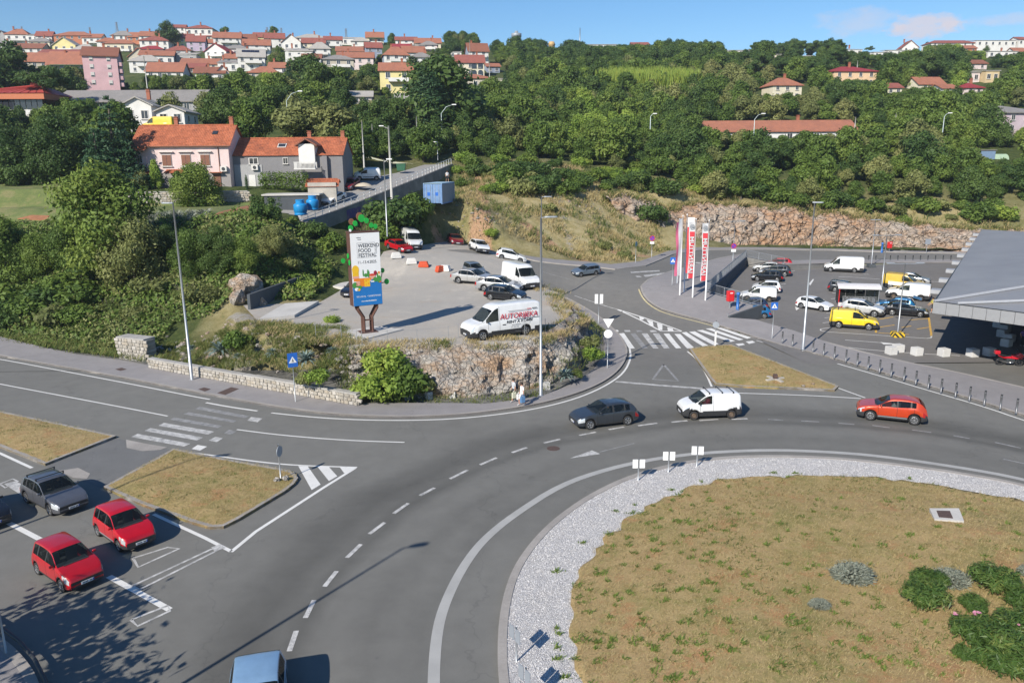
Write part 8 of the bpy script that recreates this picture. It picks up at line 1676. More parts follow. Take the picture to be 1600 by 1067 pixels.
 m=MB();m.box((0,0,0),(1.3,1.1,.12));m.box((0,0,.04),(1.05,.85,.1),1);q_=m.build('skylight',[MATS['win_frame'],MATS['win_pane']],o);q_.location=(-W2*.06,-dp*.24,hr*.56);q_.rotation_euler=(math.atan2(hr,dp/2),0,0)
 for fx,sc in((.22,1.3),(.5,.7)):q_=link('window',WIN,g_);q_.location=(-hw2+W2*fx,-.02,he-.8);q_.scale=(sc,1,.7)
 xd=-hw2+W2*.70;dm=MB();dm.box((xd,.9,he+.2),(2.4,3.4,2.9));dz=dm.build('dormer',MATS['render_white'],g_)
 q_=roof_mesh('gs',2.6,3.6,.8,.35).build('dormer_roof',MATS['tiles_brown'],dz);q_.location=(xd,.9,he+1.72)
 b_=empty('balcony',(xd-.1,-1.5,he-2.0),0);b_.parent=g_;m=MB();m.box((0,0,0),(3.2,1.6,.16));m.build('slab',MATS['render_white'],b_);m=MB()
 for k in range(17):m.box((-1.5+3.0*k/16,-.74,.52),(.09,.06,.88))
 for k in range(6):
  for sg in(1,-1):m.box((sg*1.52,-.7+1.4*k/5,.52),(.06,.09,.88))
 m.box((0,-.74,.98),(3.2,.1,.08));m.build('baluster',MATS['render_white'],b_)
 m=MB();m.box((hw2-2.6,-.3,he*.45),(.75,.7,he*1.05));m.build('chimney_stack',MATS['grey_render'],g_)
 q_=link('door',None)if False else None
 m=MB();m.box((-hw2+3.4,-.1,1.0),(1.0,.1,2.0));m.build('door',MATS['render_white'],g_);m=MB();m.box((-hw2+4.0,-.3,3.1),(.95,.4,.75));m.lathe([(.001,0),(.26,0),(.26,.03)],12,1,Matrix.Translation((-hw2+4.0,-.51,3.1))@Matrix.Rotation(math.pi/2,4,'X'));m.build('air_conditioner',[MATS['win_frame'],MATS['dark_metal']],g_)
 x,y,z=pd(505,300,115.5);s_=empty('outbuilding',(x,y,z-.8),rad(8),'small rough stone outbuilding with a sloping tile roof before the grey house','outbuilding');m=MB();m.box((0,0,.2),(4.0,3,3.9));m.build('wall',MATS['stone'],s_);q_=tiled_roof(4.6,5.2,.8,None,ov=.1);o=q_.build('roof',MATS['clay_tiles'],s_);o.location=(0,1.0,1.75);o.rotation_euler=(rad(4),0,0)
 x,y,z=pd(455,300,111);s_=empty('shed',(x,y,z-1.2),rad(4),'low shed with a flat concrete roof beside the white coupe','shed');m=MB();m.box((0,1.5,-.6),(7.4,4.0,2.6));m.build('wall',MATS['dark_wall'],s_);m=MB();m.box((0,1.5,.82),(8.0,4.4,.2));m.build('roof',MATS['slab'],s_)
m_wall('pinkwall',(.66,.52,.50));m_wall('base',(.30,.28,.275))
big_house()
x,y,z=pd(258,199,146);v_=car('van',P_('site_yellow',(.75,.52,.02)),(x-1,y,z-.6),rad(175),'yellow van parked behind the ridge of the pink house',None,cat='van',extras=False)
for px,lb in((1556,'pale green polytunnel in the clearing at the right, left one'),(1570,'pale green polytunnel in the clearing at the right, right one')):
 x,y,z=gland(px,251);m=MB();n=10;vs=[]
 for i in range(n+1):a=math.pi*i/n;vs+=[(-.95*math.cos(a),0,1.4*math.sin(a)),(-.95*math.cos(a),4.5,1.4*math.sin(a))]
 m.add(vs,[(2*i,2*i+2,2*i+3,2*i+1)for i in range(n)]+[tuple(2*i for i in range(n+1))[::-1]]);o=m.build('polytunnel',simple('poly_green',(.42,.56,.42),.5));o.location=(x,y,z);tag(o,lb,'greenhouse')
x,y,z=gland(1538,250);m=MB();m.box((0,0,.8),(3.2,2.4,2.2));m.box((0,0,1.98),(3.6,2.8,.14),1);o=m.build('shed',[simple('shed_blue',(.16,.24,.36),.7),MATS['slate']]);o.location=(x,y,z);tag(o,'small blue-grey shed left of the polytunnels','shed')
# ---------------------------------------------------------------- woods, trees, shrubs, grass
def project(x,y,z):
 z=z-CAM_H;zc=y*math.cos(PITCH)-z*math.sin(PITCH);yc=y*math.sin(PITCH)+z*math.cos(PITCH);X=x/zc;Y=yc/zc;c,s=math.cos(-ROLL),math.sin(-ROLL)
 return 800+F_PX*(c*X-s*Y),533.5-F_PX*(s*X+c*Y)
KEEP=[(h[0]-h[4]/2-1,h[0]+h[4]/2+7,h[3]-2,h[1]-(h[1]-h[2])*.30)for h in H]
KEEP+=[(212,545,190,300),(100,300,144,160),(193,292,158,188),(0,64,125,176),(1095,1200,193,207),(1210,1270,193,216),(1275,1335,193,212),(1562,1600,170,200),(139,220,83,131),(465,712,250,352),(1455,1530,64,74),(1528,1600,60,73),(920,965,70,76),(985,1015,70,76),(1135,1170,79,85),(1530,1592,238,252),(660,712,282,330),(855,870,68,80)]
KEEPA=np.array(KEEP)
VILL=([0,62,130,220,300,350,420,470,520,560,600,650,690,705,785,800,830,1600],[118,128,140,139,128,132,126,118,122,150,150,150,120,142,138,90,72,60])
PLANT_OUT=[LOT,UPPER,PARK,STREETS]
SPH={'oak_a':7.6,'oak_b':8.6,'oak_c':6.6,'dark_a':8.2,'dark_b':8.0,'olive_a':6.2,'olive_b':7.2,'light_a':6.8,'pine':8.8,'cypress':12,'cedar':12.5,'near_green':7.4,'near_dark':7.7,'near_olive':6.3,'street':6.6}
g=random.Random(21);cand=[];cell={}
def free(x,y,r_):
 k=(int(x//4),int(y//4))
 for i in(-1,0,1):
  for j in(-1,0,1):
   for a,b in cell.get((k[0]+i,k[1]+j),()):
    if(a-x)**2+(b-y)**2<r_*r_:return False
 cell.setdefault(k,[]).append((x,y));return True
N_=22000;ys_=np.sqrt(np.array([g.random()for _ in range(N_)])*(545**2-122**2)+122**2);xs_=np.array([g.uniform(-.74,.76)for _ in range(N_)])*ys_;zs_=land(xs_,ys_)
for x,y,z in zip(xs_.tolist(),ys_.tolist(),zs_.tolist()):
 px,py=project(x,y,z)
 if px<-60 or px>1670:continue
 if y<150 and x>-6:continue
 if y<156 and-26<x<34 and(x>-2 or y<150):continue
 if 1520<px<1600 and 236<py<275:continue
 if y<136 and x>-75 and px>185:continue
 if y<122:continue
 vb=np.interp(px,*VILL);wood=py>vb;n1=mnoise.noise((x*.02,y*.02,1));n2=mnoise.noise((x*.011,y*.011,8))
 if not wood and(g.random()>(.8 if px<790 else .85)):continue
 sc=g.uniform(.65,1.12)if wood else g.uniform(.36,.74)
 if y<165:sc*=g.uniform(.55,.95)
 ridge=y>395 and px>790
 if ridge:sp='pine' if g.random()<.5 and px>1150 else g.choice(['dark_a','dark_b','oak_c'])
 elif n2>.22:sp=g.choice(['dark_a','dark_b','dark_a','oak_b'])
 elif n1>.30:sp=g.choice(['olive_a','olive_b','oak_c'])
 elif n1<-.36:sp=g.choice(['light_a','oak_a','oak_c'])
 else:sp=g.choice(['oak_a','oak_b','oak_c','dark_b','dark_a','olive_b','oak_a'])
 if px>1170 and 70<py<135 and g.random()<.3:sp='pine'
 hgt=SPH[sp]*sc;s_=F_PX/y;rp=3.7*sc*s_;top=py-hgt*s_
 hit=(KEEPA[:,0]<px+rp*.7)&(KEEPA[:,1]>px-rp*.7)&(KEEPA[:,2]<py)&(KEEPA[:,3]>top)
 if hit.any():
  if not wood and g.random()<.7:continue
  lim=KEEPA[hit,3].max();lim2=KEEPA[hit,2].min()
  if py<=lim+1 and py<KEEPA[hit,3].min()-3 and False:continue
  nh=(py-lim)/s_
  if py>lim:
   k_=nh/hgt
   if k_<.16:continue
   sc*=min(1,k_)
  elif py>lim2+4:continue
 if not free(x,y,5.0*sc+.4):continue
 cand.append((x,y,z,sp,sc,hgt/y))
cand.sort(key=lambda c:-c[5])
LAB={'oak':'mid-green broadleaf tree in the dense wood on the hillside','dark':'dark green evergreen tree in the dense wood on the hillside','oliv':'greyish olive green tree in the dense wood on the hillside','ligh':'fresh light green tree in the dense wood on the hillside','pine':'bare-stemmed pine with a flat dark head on the wooded hillside'}
GRP={'oak':'mid-green trees of the wood','dark':'dark evergreens of the wood','oliv':'olive green trees of the wood','ligh':'light green trees of the wood','pine':'pines of the wood'}
NIND=262
first={}
for x,y,z,sp,sc,_ in cand[:NIND]:
 k=sp[:4]if sp[:4]in LAB else 'oak';o=tree(sp,(x,y,z-.2),sc,LAB[k],GRP[k]);first.setdefault(sp,o.children[0])
for sp in SP:
 if sp not in first and sp in('pine',):
  c=next((c for c in cand if c[3]==sp),None);o=tree(sp,c[:3],c[4],LAB['pine'],GRP['pine']);first[sp]=o.children[0];cand.remove(c)
rest=cand[NIND:]
def woodland():
 me=bpy.data.meshes.new('woodland');me.from_pydata([(x,y,z-.2)for x,y,z,*_ in rest],[],[])
 ks=[s for s in SP if s in first];pk_=[ks.index(c[3])if c[3]in ks else 0 for c in rest]
 a=me.attributes.new('pick','INT','POINT');a.data.foreach_set('value',pk_);a=me.attributes.new('scl','FLOAT','POINT');a.data.foreach_set('value',[c[4]for c in rest]);a=me.attributes.new('rz','FLOAT','POINT');a.data.foreach_set('value',[g.uniform(0,6.28)for _ in rest])
 o=link('woodland',me);tag(o,'unbroken wood covering the far hillside and ridge',kind='stuff')
 ng=bpy.data.node_groups.new('woodland','GeometryNodeTree');ng.interface.new_socket('Geometry',in_out='INPUT',socket_type='NodeSocketGeometry');ng.interface.new_socket('Geometry',in_out='OUTPUT',socket_type='NodeSocketGeometry')
 gi=ng.nodes.new('NodeGroupInput');go=ng.nodes.new('NodeGroupOutput');jn=ng.nodes.new('GeometryNodeJoinGeometry')
 def na(nm,ty):n=ng.nodes.new('GeometryNodeInputNamedAttribute');n.data_type=ty;n.inputs['Name'].default_value=nm;return n.outputs[0]
 cx=ng.nodes.new('ShaderNodeCombineXYZ');ng.links.new(na('rz','FLOAT'),cx.inputs[2])
 pa_,sa=na('pick','INT'),na('scl','FLOAT')
 for i,k in enumerate(ks):
  oi=ng.nodes.new('GeometryNodeObjectInfo');oi.inputs['Object'].default_value=first[k];oi.transform_space='ORIGINAL'
  cp=ng.nodes.new('FunctionNodeCompare');cp.data_type='INT';cp.operation='EQUAL';ng.links.new(pa_,cp.inputs[2]);cp.inputs[3].default_value=i
  ip=ng.nodes.new('GeometryNodeInstanceOnPoints');ng.links.new(gi.outputs[0],ip.inputs['Points']);ng.links.new(cp.outputs[0],ip.inputs['Selection']);ng.links.new(oi.outputs['Geometry'],ip.inputs['Instance']);ng.links.new(cx.outputs[0],ip.inputs['Rotation']);ng.links.new(sa,ip.inputs['Scale']);ng.links.new(ip.outputs[0],jn.inputs[0])
 ng.links.new(jn.outputs[0],go.inputs[0]);md=o.modifiers.new('woodland','NODES');md.node_group=ng
woodland()
def tp(px,py,Y=None):
 if Y is None:p=gland(px,py);return p
 x=pd(px,py,Y)[0];return(x,Y,zland(x,Y))
def ht(px_h,Y):return px_h*Y/F_PX
def T1(sp,px,base,top,label,Y=None,grp=None,wide=1.0):
 p=tp(px,base,Y);h=(pd(px,top,p[1])[2]-p[2]);s=h/SPH[sp];o=tree(sp,(p[0],p[1],p[2]-.2),s*wide,label,grp,sz=s);return o
T1('cedar',185,305,150,'tall dark cedar left of the pink house',116,wide=1.05);T1('cedar',160,300,190,'smaller dark conifer left of the tall cedar',114)
T1('near_dark',95,296,190,'big dark tree standing left of the cedars',124,wide=1.0);T1('pine',78,200,100,'tall ragged pine in front of the orange roofs at the left',172,wide=1.0);T1('dark_a',20,160,76,'dark round tree below the grey balcony house at the left edge',205,wide=1.15)
T1('near_dark',25,296,205,'dense dark tree at the left edge above the garden lawn',126);T1('oak_b',130,230,165,'mid-green tree between the red pavilion and the cedar',150);T1('dark_a',115,150,110,'dark tree under the largest orange roof at the left',215);T1('oak_b',186,236,172,'leafy tree in front of the left white gabled house',138);T1('oak_b',150,232,200,'leafy tree left of the white gabled houses',140)
CY='dark cypresses in the middle of the wood'
for px,b,t_,Y in((668,232,104,172),(680,235,112,170),(656,232,125,174)):T1('cypress',px,b,t_,{668:'tallest dark cypress, middle of the clump above the lane',680:'dark cypress at the right of the clump above the lane',656:'dark cypress at the left of the clump above the lane'}[px],Y,CY,1.9)
T1('dark_b',690,232,100,'broad dark tree leaning on the right of the cypress clump',176,wide=1.15);T1('dark_a',650,170,95,'dark round tree behind the cypress clump',235,wide=1.1);T1('cypress',455,168,98,'slim cypress beside the white bungalow with the orange roof',215,wide=1.2);T1('cypress',531,190,148,'slim cypress standing alone in the wood below the beige house',190,wide=1.1);T1('cypress',1555//2+12,155,112,'small cypress right of the long low beige house',235,wide=1.0)
T1('dark_b',485,150,92,'big round dark tree in front of the brown-roofed house',225,wide=1.3);T1('light_a',1282,160,114,'bright green umbrella-shaped tree left of the peach villa',268,wide=1.3);T1('dark_a',263,66,38,'dark tree against the sky on top of the village hill',395,wide=1.1);T1('oak_c',353,58,45,'round tree on the skyline above the balconied house',415);T1('oak_c',427,58,44,'round tree on the skyline beside the thin pylon',418);T1('dark_b',735,85,56,'dark clump of trees on the skyline left of the ridge house',400,wide=1.0);T1('dark_b',806,84,60,'round dark tree under the pale water tower',440,wide=1.2);T1('dark_b',893,84,66,'broad round knoll tree on the ridge beside the ochre tower',450,wide=2.2)
T1('oak_b',556,240,200,'leafy tree right of the grey house gable',141);T1('oak_c',604,250,215,'bushy tree behind the white small van on the lane',150);T1('olive_b',470,215,165,'olive green tree behind the roof of the grey house',150,wide=1.3);T1('olive_a',520,215,170,'greyish tree behind the dormer of the grey house',148,wide=1.2);T1('oak_b',390,215,160,'green tree behind the chimney of the pink house',150);T1('dark_b',340,195,150,'dark tree right of the white gabled houses',165,wide=1.1);T1('olive_b',265,178,150,'olive green tree over the long grey roof',160,wide=.7)
T1('near_green',312,322,258,'bright green garden tree in front of the stone retaining wall',109,wide=1.1);T1('light_a',246,302,252,'slender young tree before the pink house',116,wide=.5);T1('olive_a',222,300,268,'grey-green shrub tree at the left corner of the pink house',115,wide=.9);T1('oak_c',280,300,268,'rounded green tree in front of the brown shutters',115.5,wide=.8);T1('cypress',386,296,272,'little clipped cypress by the grey house door',115,wide=1.2)
def hedge(px0,px1,py,Y,h,d,label,mat='leaf_mid'):
 a,b=pd(px0,py,Y),pd(px1,py,Y);L=b[0]-a[0];n=int(L/.6);C=[((i+.5)/n*L,0,h*k)for i in range(n)for k in(.3,.72)];V,t_=leaf_cloud(C,[(.55,d/2,h*.32)]*len(C),3400,.13,.75);o=empty('hedge',(a[0],Y,zland(a[0],Y)-.1),0,label,'hedge');link('foliage',leaf_mesh('foliage',V,t_,MATS[mat]),o)
hedge(407,480,288,115.5,2.4,1.8,'clipped green hedge in front of the grey house');hedge(392,440,305,111,1.5,1.4,'low hedge above the flat-roofed shed','leaf_dark')
for a in(('near_green',12,445,345,'large dark leafy tree at the left edge of the overgrown bank'),('near_green',170,430,268,'largest tree on the bank, half covered in grey creeper'),('near_green',118,425,338,'bushy tree left of the largest one on the bank'),('near_olive',212,445,350,'greyish bushy tree in front of the timber pole'),('near_green',62,430,368,'leafy tree below the garden lawn at the left'),('near_dark',345,428,358,'dark bushy tree below the garden wall, left of the rock lump'),('near_green',300,432,362,'bushy tree right of the left lamp post'),('near_green',385,425,372,'wide green bush tree above the rock lump'),('near_olive',425,402,356,'loose tree between the garden and the blue tanks'),('near_dark',262,405,355,'low dark tree behind the lamp head at the left')):T1(a[0],a[1],a[2],a[3],a[4],None,'trees of the overgrown bank',.95)
BK=[('dark',620,362,4.0,'big dark green bush below the retaining wall of the lane'),('green',645,350,3.6,'tall green bush between the lane wall and the shipping container'),('green',600,378,2.8,'green bush behind the white van at the top of the lot'),('olive',560,388,2.2,'loose olive bush behind the billboard discs'),('green',520,395,2.2,'bush under the painted patch of the lane wall'),('dark',490,372,2.0,'dark bush at the pier of the lane wall'),('olive',455,420,2.0,'bush on the slope above the hollow slab'),('light',478,455,1.6,'light green bush at the back corner of the hollow slab'),('green',500,430,1.8,'bush on the slope left of the billboard'),('olive',440,385,2.4,'large bush on the slope below the blue tanks'),('dark',412,345,2.2,'dark bush beside the red garden soil'),('light',520,505,1.0,'low light bush between the slab and the billboard'),('green',458,350,1.0,'bush hiding the foot of the left blue tank'),('dark',424,322,1.4,'dark bush before the low shed'),('green',722,292,1.5,'bush behind the shipping container'),('light',714,272,1.8,'spiky light bush at the top of the lane'),('green',738,262,2.4,'bush where the lane meets the dirt track')]
for k,px,py,s,lb in BK:
 p=gland(px,py);bush(k,(p[0],p[1],p[2]-.2),s*.5,lb)
for i in range(30):
 px=R.uniform(0,380);py=R.uniform(372,505)if px>40 else R.uniform(430,520);p=gland(px,py)
 if p and d_bank(p[0],p[1])>2.0:bush(R.choice(['green','dark','olive','green','dry']),(p[0],p[1],p[2]-.3),R.uniform(.8,1.7),'rounded wild bush in the tangle covering the left bank','wild bushes of the left bank',flat=.8)
G2='shrubs along the top of the quarry face'
for px in range(955,1600,17):
 p=gland(px+R.uniform(-6,6),np.interp(px,[950,1100,1300,1500,1600],[296,306,318,338,345])+R.uniform(-16,8));
 if p:bush(R.choice(['green','olive','green','dark','light']),(p[0],p[1],p[2]-.2),R.uniform(.8,1.9),'wild shrub along the top of the quarry face',G2,flat=.85)
for k,px,py,s,lb in(('dark',1018,350,1.5,'dark shrub growing on the left slope of the quarry'),('green',1245,345,1.0,'single small shrub clinging to the quarry face'),*[('green',x_,y_,s_,lb_)for x_,y_,s_,lb_ in((1120,352,.7,'tiny shrub on a ledge at the left of the quarry face'),(1172,340,.8,'small shrub near the top of the quarry face above the flags'),(1345,362,.7,'tiny shrub on a ledge above the white high-roof van'),(1410,356,.9,'small shrub high on the quarry face right of the far lamp'),(1470,368,.9,'small shrub on the low right part of the quarry face'))],('green',1290,330,1.2,'shrub on the brow of the quarry right of the single one'),('olive',818,305,1.8,'shrub in the dry meadow near the dirt track'),('green',795,288,1.6,'green shrub at the upper left of the dry meadow'),('olive',858,332,.9,'small shrub in the middle of the dry meadow'),('olive',945,390,.8,'little shrub low on the dry meadow'),('olive',975,402,.7,'little shrub by the blue-green sign'),('light',768,372,.7,'weedy shrub beside the white crossover')):
 p=gland(px,py);bush(k,(p[0],p[1],p[2]-(.1 if px!=1245 else-2.6)),s,lb)
for i in range(58):
 px,py=R.uniform(725,1000),R.uniform(256,304);p=gland(px,py)
 if p:bush(R.choice(['green','olive','dry','dark','light']),(p[0],p[1],p[2]-.15),R.uniform(.6,1.6),'wild shrub where the dry meadow meets the wood','shrubs at the upper edge of the meadow',flat=.8)
for k,px,py,s,lb in(('light',598,628,1.25,'large leafy bush at the end of the low stone wall'),('green',632,624,1.15,'leafy bush against the rock, right of the large one'),('light',607,598,1.2,'upper part bush growing from the rock above the large leafy one'),('olive',662,616,.8,'small scrambling bush on the rock, third from the wall end'),('light',926,566,.62,'bright round shrub on the verge behind the curve of the pavement'),('olive',922,545,.6,'greyish shrub at the shaded end of the rock'),('light',497,598,.6,'yellow-flowering low shrub in the bed behind the stone wall'),('olive',478,600,.55,'dull low shrub left of the yellow-flowering one'),('green',372,548,.75,'dense round shrub beside the largest agave'),('dry',900,590,.6,'dry brownish weed clump below the rock')):
 p=gland(px,py);bush(k,(p[0],p[1],max(p[2],.1)-.05),s,lb)
def agave(name_,n,r_,seed):
 g_=random.Random(seed);m=MB()
 for i in range(n):
  a=i*2.399;t_=i/n;el_=rad(12+66*t_)+g_.uniform(-.12,.12);L=r_*(1.0-.25*t_)*g_.uniform(.85,1.1);d=Vector((math.cos(a),math.sin(a),0));s_=Vector((-d.y,d.x,0));vs=[]
  for k in range(6):
   q_=k/5;ang=el_-.55*q_*q_*(1-t_*.6);p=d*(L*q_*math.cos(ang)+.05)+Vector((0,0,L*q_*math.sin(ang)+.05));w_=.085*r_*(math.sin(math.pi*min(1,.22+q_*.78))**.7)+.004;nrm=Vector((-d.x*math.sin(el_),-d.y*math.sin(el_),math.cos(el_)))
   vs+=[p-s_*w_+nrm*w_*.35,p,p+s_*w_+nrm*w_*.35]
  m.add(vs,[(3*k+j,3*k+3+j,3*k+4+j,3*k+1+j)for k in range(5)for j in(0,1)])
 me=m.mesh(name_,MATS['leaf_agave'],True);at_=me.attributes.new('tint','FLOAT','POINT');at_.data.foreach_set('value',np.random.default_rng(seed).random(len(me.vertices)).astype(np.float32));return me
AG=[agave('leaves',46,1.0,1),agave('leaves',34,1.0,2)]
for px,py,s,lb in((345,553,1.45,'largest blue-green agave behind the low stone wall'),(478,570,1.15,'agave in the middle of the bed behind the zebra-crossing sign'),(426,557,.7,'small agave between the largest one and the middle one'),(520,552,.65,'small agave at the right end of the bed'),(300,547,.55,'small agave just right of the lamp post'),(508,592,.5,'little agave beside the yellow-flowering shrub'),(882,597,.95,'agave on the verge under the rock face beside the lamp post'),(372,562,.5,'young agave in front of the round shrub')):
 p=gland(px,py);o=empty('agave',(p[0],p[1],max(p[2],.1)),R.uniform(0,6),lb,'agave');o.scale=(s,)*3;link('leaves',AG[px%2],o)
simple('red_soil',(.30,.13,.06),.95,var=.35,scale=1.5,bump=.6)
# ---------------------------------------------------------------- ground cover
def bank_cover():
 g_=np.random.default_rng(5);n=150000;x=g_.uniform(-86,-21,n);y=g_.uniform(58,110,n);d=d_bank(x,y);k=(d>.7)&(d<27+3*g_.random(n));k&=~inpoly(LOT,x,y);k&=~((x>-33)&(d<9)&(y<74));k&=~inpoly([(-33,66),(-20,58),(-20,78),(-27,79)],x,y)
 pr_=np.array([.5+.5*mnoise.noise((a*.3,b*.3,2))for a,b in zip(x,y)]);LWN=[gland(a,b)[:2]for a,b in((-60,285),(60,284),(120,292),(215,318),(395,321),(400,336),(330,344),(215,352),(100,348),(0,352),(-60,352))];k&=~inpoly(LWN,x,y);x,y,d,pr_=x[k],y[k],d[k],pr_[k];n=len(x);z=land(x,y);lump=np.array([mnoise.noise((a*.45,b*.45,5))for a,b in zip(x,y)]);h=np.clip((.35+1.1*np.maximum(0,lump+.25))*smooth(.5,4,d),.05,1.8)
 kind=np.array([mnoise.noise((a*.16,b*.16,11))for a,b in zip(x,y)])+.25*g_.normal(size=n)
 dryk=(d<9)&(g_.random(n)<.35)&(x>-64)
 def emit(nm,sel,mat,sz,lb,asp):
  P=np.c_[x[sel],y[sel],z[sel]+h[sel]*g_.random(sel.sum())**.6];m_=len(P);N=np.c_[g_.normal(size=(m_,2))*.8+np.array([-.1,-.45]),.7+.5*g_.random(m_)];N/=np.linalg.norm(N,axis=1)[:,None];A=np.cross(N,g_.normal(size=(m_,3)));A/=np.linalg.norm(A,axis=1)[:,None];Bv=np.cross(N,A);s=sz*(.5+g_.random(m_));a=A*s[:,None];b=Bv*(s*asp)[:,None]
  V=np.stack([P-a,P-b,P+a,P+b],1);t_=np.clip(.55*(lump[sel]+.5)+.45*g_.random(m_),0,1);tag(link(nm,leaf_mesh(nm,V,t_,MATS[mat])),lb,kind='stuff')
 emit('ivy',(kind<.12)&~dryk,'leaf_mid',.17,'ivy and bramble smothering the left bank',.7);emit('undergrowth',(kind>=.12)&~dryk,'leaf_olive',.16,'olive green undergrowth on the left bank',.55);emit('dry_undergrowth',dryk,'leaf_weed',.16,'yellowing creeper low on the left bank',.35)
bank_cover()
def scatter_xy(n,fn,box,seed):
 g_=np.random.default_rng(seed);x=g_.uniform(box[0],box[1],n);y=g_.uniform(box[2],box[3],n);k=fn(x,y,g_);return x[k],y[k]
def pnoise(x,y,s,o):return np.array([mnoise.noise((a*s,b*s,o))for a,b in zip(x,y)])
x,y=scatter_xy(8500,lambda x,y,g_:(~inpoly(STREETS,x,y))&(~inpoly(LOT,x,y))&(polydist(FARK,x,y,False)>3.0)&(pnoise(x,y,.22,3)>-.02)&((x<26)|(y>149.5)),(-9,44,112,153),3)
tag(link('dry_grass',blades('dry_grass',np.c_[x,y,land(x,y)],.5,.085,MATS['leaf_dry'],.8,5,3,.35)),'tall dry grass of the meadow above the junction',kind='stuff')
x,y=scatter_xy(7000,lambda x,y,g_:(~inpoly(STREETS,x,y))&(polydist(FARK,x,y,False)>3.2)&(pnoise(x,y,.25,6)>.0)&(~inpoly(LOT,x,y))&((x<26)|(y>149.5)),(-12,70,112,156),4)
tag(link('weeds',blades('weeds',np.c_[x,y,land(x,y)],.6,.10,MATS['leaf_weed'],.7,6,4,.3)),'green weeds between the dry grass of the meadow',kind='stuff')
x,y=scatter_xy(2600,lambda x,y,g_:(polydist(FARK,x,y,False)<3.4)&(polydist(FARK,x,y,False)>2.2)&(y>138),(28,100,134,147),14)
tag(link('weeds',blades('weeds',np.c_[x,y,r_street(x,y)+.1],.8,.1,MATS['leaf_weed'],.6,5,9,.3)),'weeds along the foot of the quarry face',kind='stuff')
qx_=np.array([p[0]for p in qt]);qy_=np.array([p[1]for p in qt]);qz_=np.array([p[2]for p in qt]);gq=np.random.default_rng(6);i_=gq.integers(0,len(qt)-1,2600);f_=gq.random(2600);o_=np.abs(gq.normal(size=2600))*1.3-.3
qX=qx_[i_]*(1-f_)+qx_[i_+1]*f_;qY=qy_[i_]*(1-f_)+qy_[i_+1]*f_+o_;qZ=np.maximum(land(qX,qY),(qz_[i_]*(1-f_)+qz_[i_+1]*f_)-.35-np.maximum(0,-o_)*1.5)
for k_,mt_,nm_ in((0,'leaf_weed','weeds'),(1,'leaf_dry','dry_grass')):s_=np.arange(2600)%2==k_;tag(link(nm_,blades(nm_,np.c_[qX,qY,qZ][s_],.75,.12,MATS[mt_],.9,6,17+k_,.35)),('weeds' if k_==0 else 'dry grass')+' hanging over the brow of the quarry face',kind='stuff')
def lotverge(x,y,g_):
 d=polydist(LOT,x,y);i=inpoly(LOT,x,y);back=(y<84)&((y<66.5+2.2*g_.random(len(x)))|(x>0));return(d<np.where(i,1.7,.9))&back&(pnoise(x,y,.6,2)>-.15)
x,y=scatter_xy(26000,lotverge,(-24,13,56,88),6)
tag(link('verge_grass',blades('verge_grass',np.c_[x,y,np.where(inpoly(LOT,x,y),r_lot(x,y),np.maximum(land(x,y),r_lot(x,y)-.5))+.05],.30,.03,MATS['leaf_dry'],.8,4,6,.2)),'dry grass along the rim of the gravel lot',kind='stuff')
x,y=scatter_xy(20000,lambda x,y,g_:lotverge(x,y,g_)&(pnoise(x,y,.45,21)>.12),(-24,13,56,88),7)
tag(link('verge_weeds',blades('verge_weeds',np.c_[x,y,np.where(inpoly(LOT,x,y),r_lot(x,y),np.maximum(land(x,y),r_lot(x,y)-.5))+.05],.36,.04,MATS['leaf_weed'],.8,5,8,.2)),'green weeds along the rim of the gravel lot',kind='stuff')
BEDP=[pg(a,b,.5)for a,b in((255,566),(560,624),(548,600),(545,560),(260,540),(250,552))]
x,y=scatter_xy(22000,lambda x,y,g_:inpoly(BEDP,x,y)&(pnoise(x,y,.5,4)>-.2),(-36,-9,52,76),9)
tag(link('bed_grass',blades('bed_grass',np.c_[x,y,land(x,y)],.30,.035,MATS['leaf_weed'],.8,5,5,.15)),'grass in the bed behind the low stone wall',kind='stuff')
x,y=scatter_xy(9000,lambda x,y,g_:(polydist(BACK_N,x,y,False)<1.3)&(~inpoly(KERB_N+BACK_N[::-1],x,y))&(x>-11)&(y>50)&(pnoise(x,y,.8,4)>-.3),(-12,13,50,76),10)
tag(link('verge_weeds',blades('verge_weeds',np.c_[x,y,np.maximum(land(x,y),.05)],.22,.035,MATS['leaf_weed'],.8,5,15,.15)),'weeds on the verge at the foot of the rock',kind='stuff')
x,y=scatter_xy(12000,lambda x,y,g_:(d_bank(x,y)<3.2)&(d_bank(x,y)>.1)&(x<-31),(-80,-31,60,96),12)
tag(link('verge_grass',blades('verge_grass',np.c_[x,y,land(x,y)],.45,.05,MATS['leaf_weed'],.8,5,16,.2)),'grass strip between the left pavement and the bank',kind='stuff')
LW=[gland(a,b)[:2]for a,b in((-60,285),(60,284),(120,292),(215,318),(395,321),(400,336),(330,344),(215,352),(100,348),(0,352),(-60,352))]
struct('garden_lawn',sheet_mesh('garden_lawn',LW,land,.22,MATS['turf'],1.0,.3),'green lawn of the garden above the overgrown bank')
for q_,lb in((((335,341),(372,328),(398,322),(402,332),(375,340)),'bare red soil bed at the right end of the garden lawn'),(((28,347),(50,340),(78,341),(72,349)),'bare red soil bed at the left of the garden lawn')):struct('soil_bed',sheet_mesh('soil_bed',[gland(*p)[:2]for p in q_],land,.30,MATS['red_soil'],1.0,.2),lb)
gp=gland(230,352);m=MB()
x,y=scatter_xy(900,lambda x,y,g_:(np.abs(((x+y*.3)%1.6)-.8)<.35),(gp[0]-6,gp[0]+7,gp[1]-2,gp[1]+3),13)
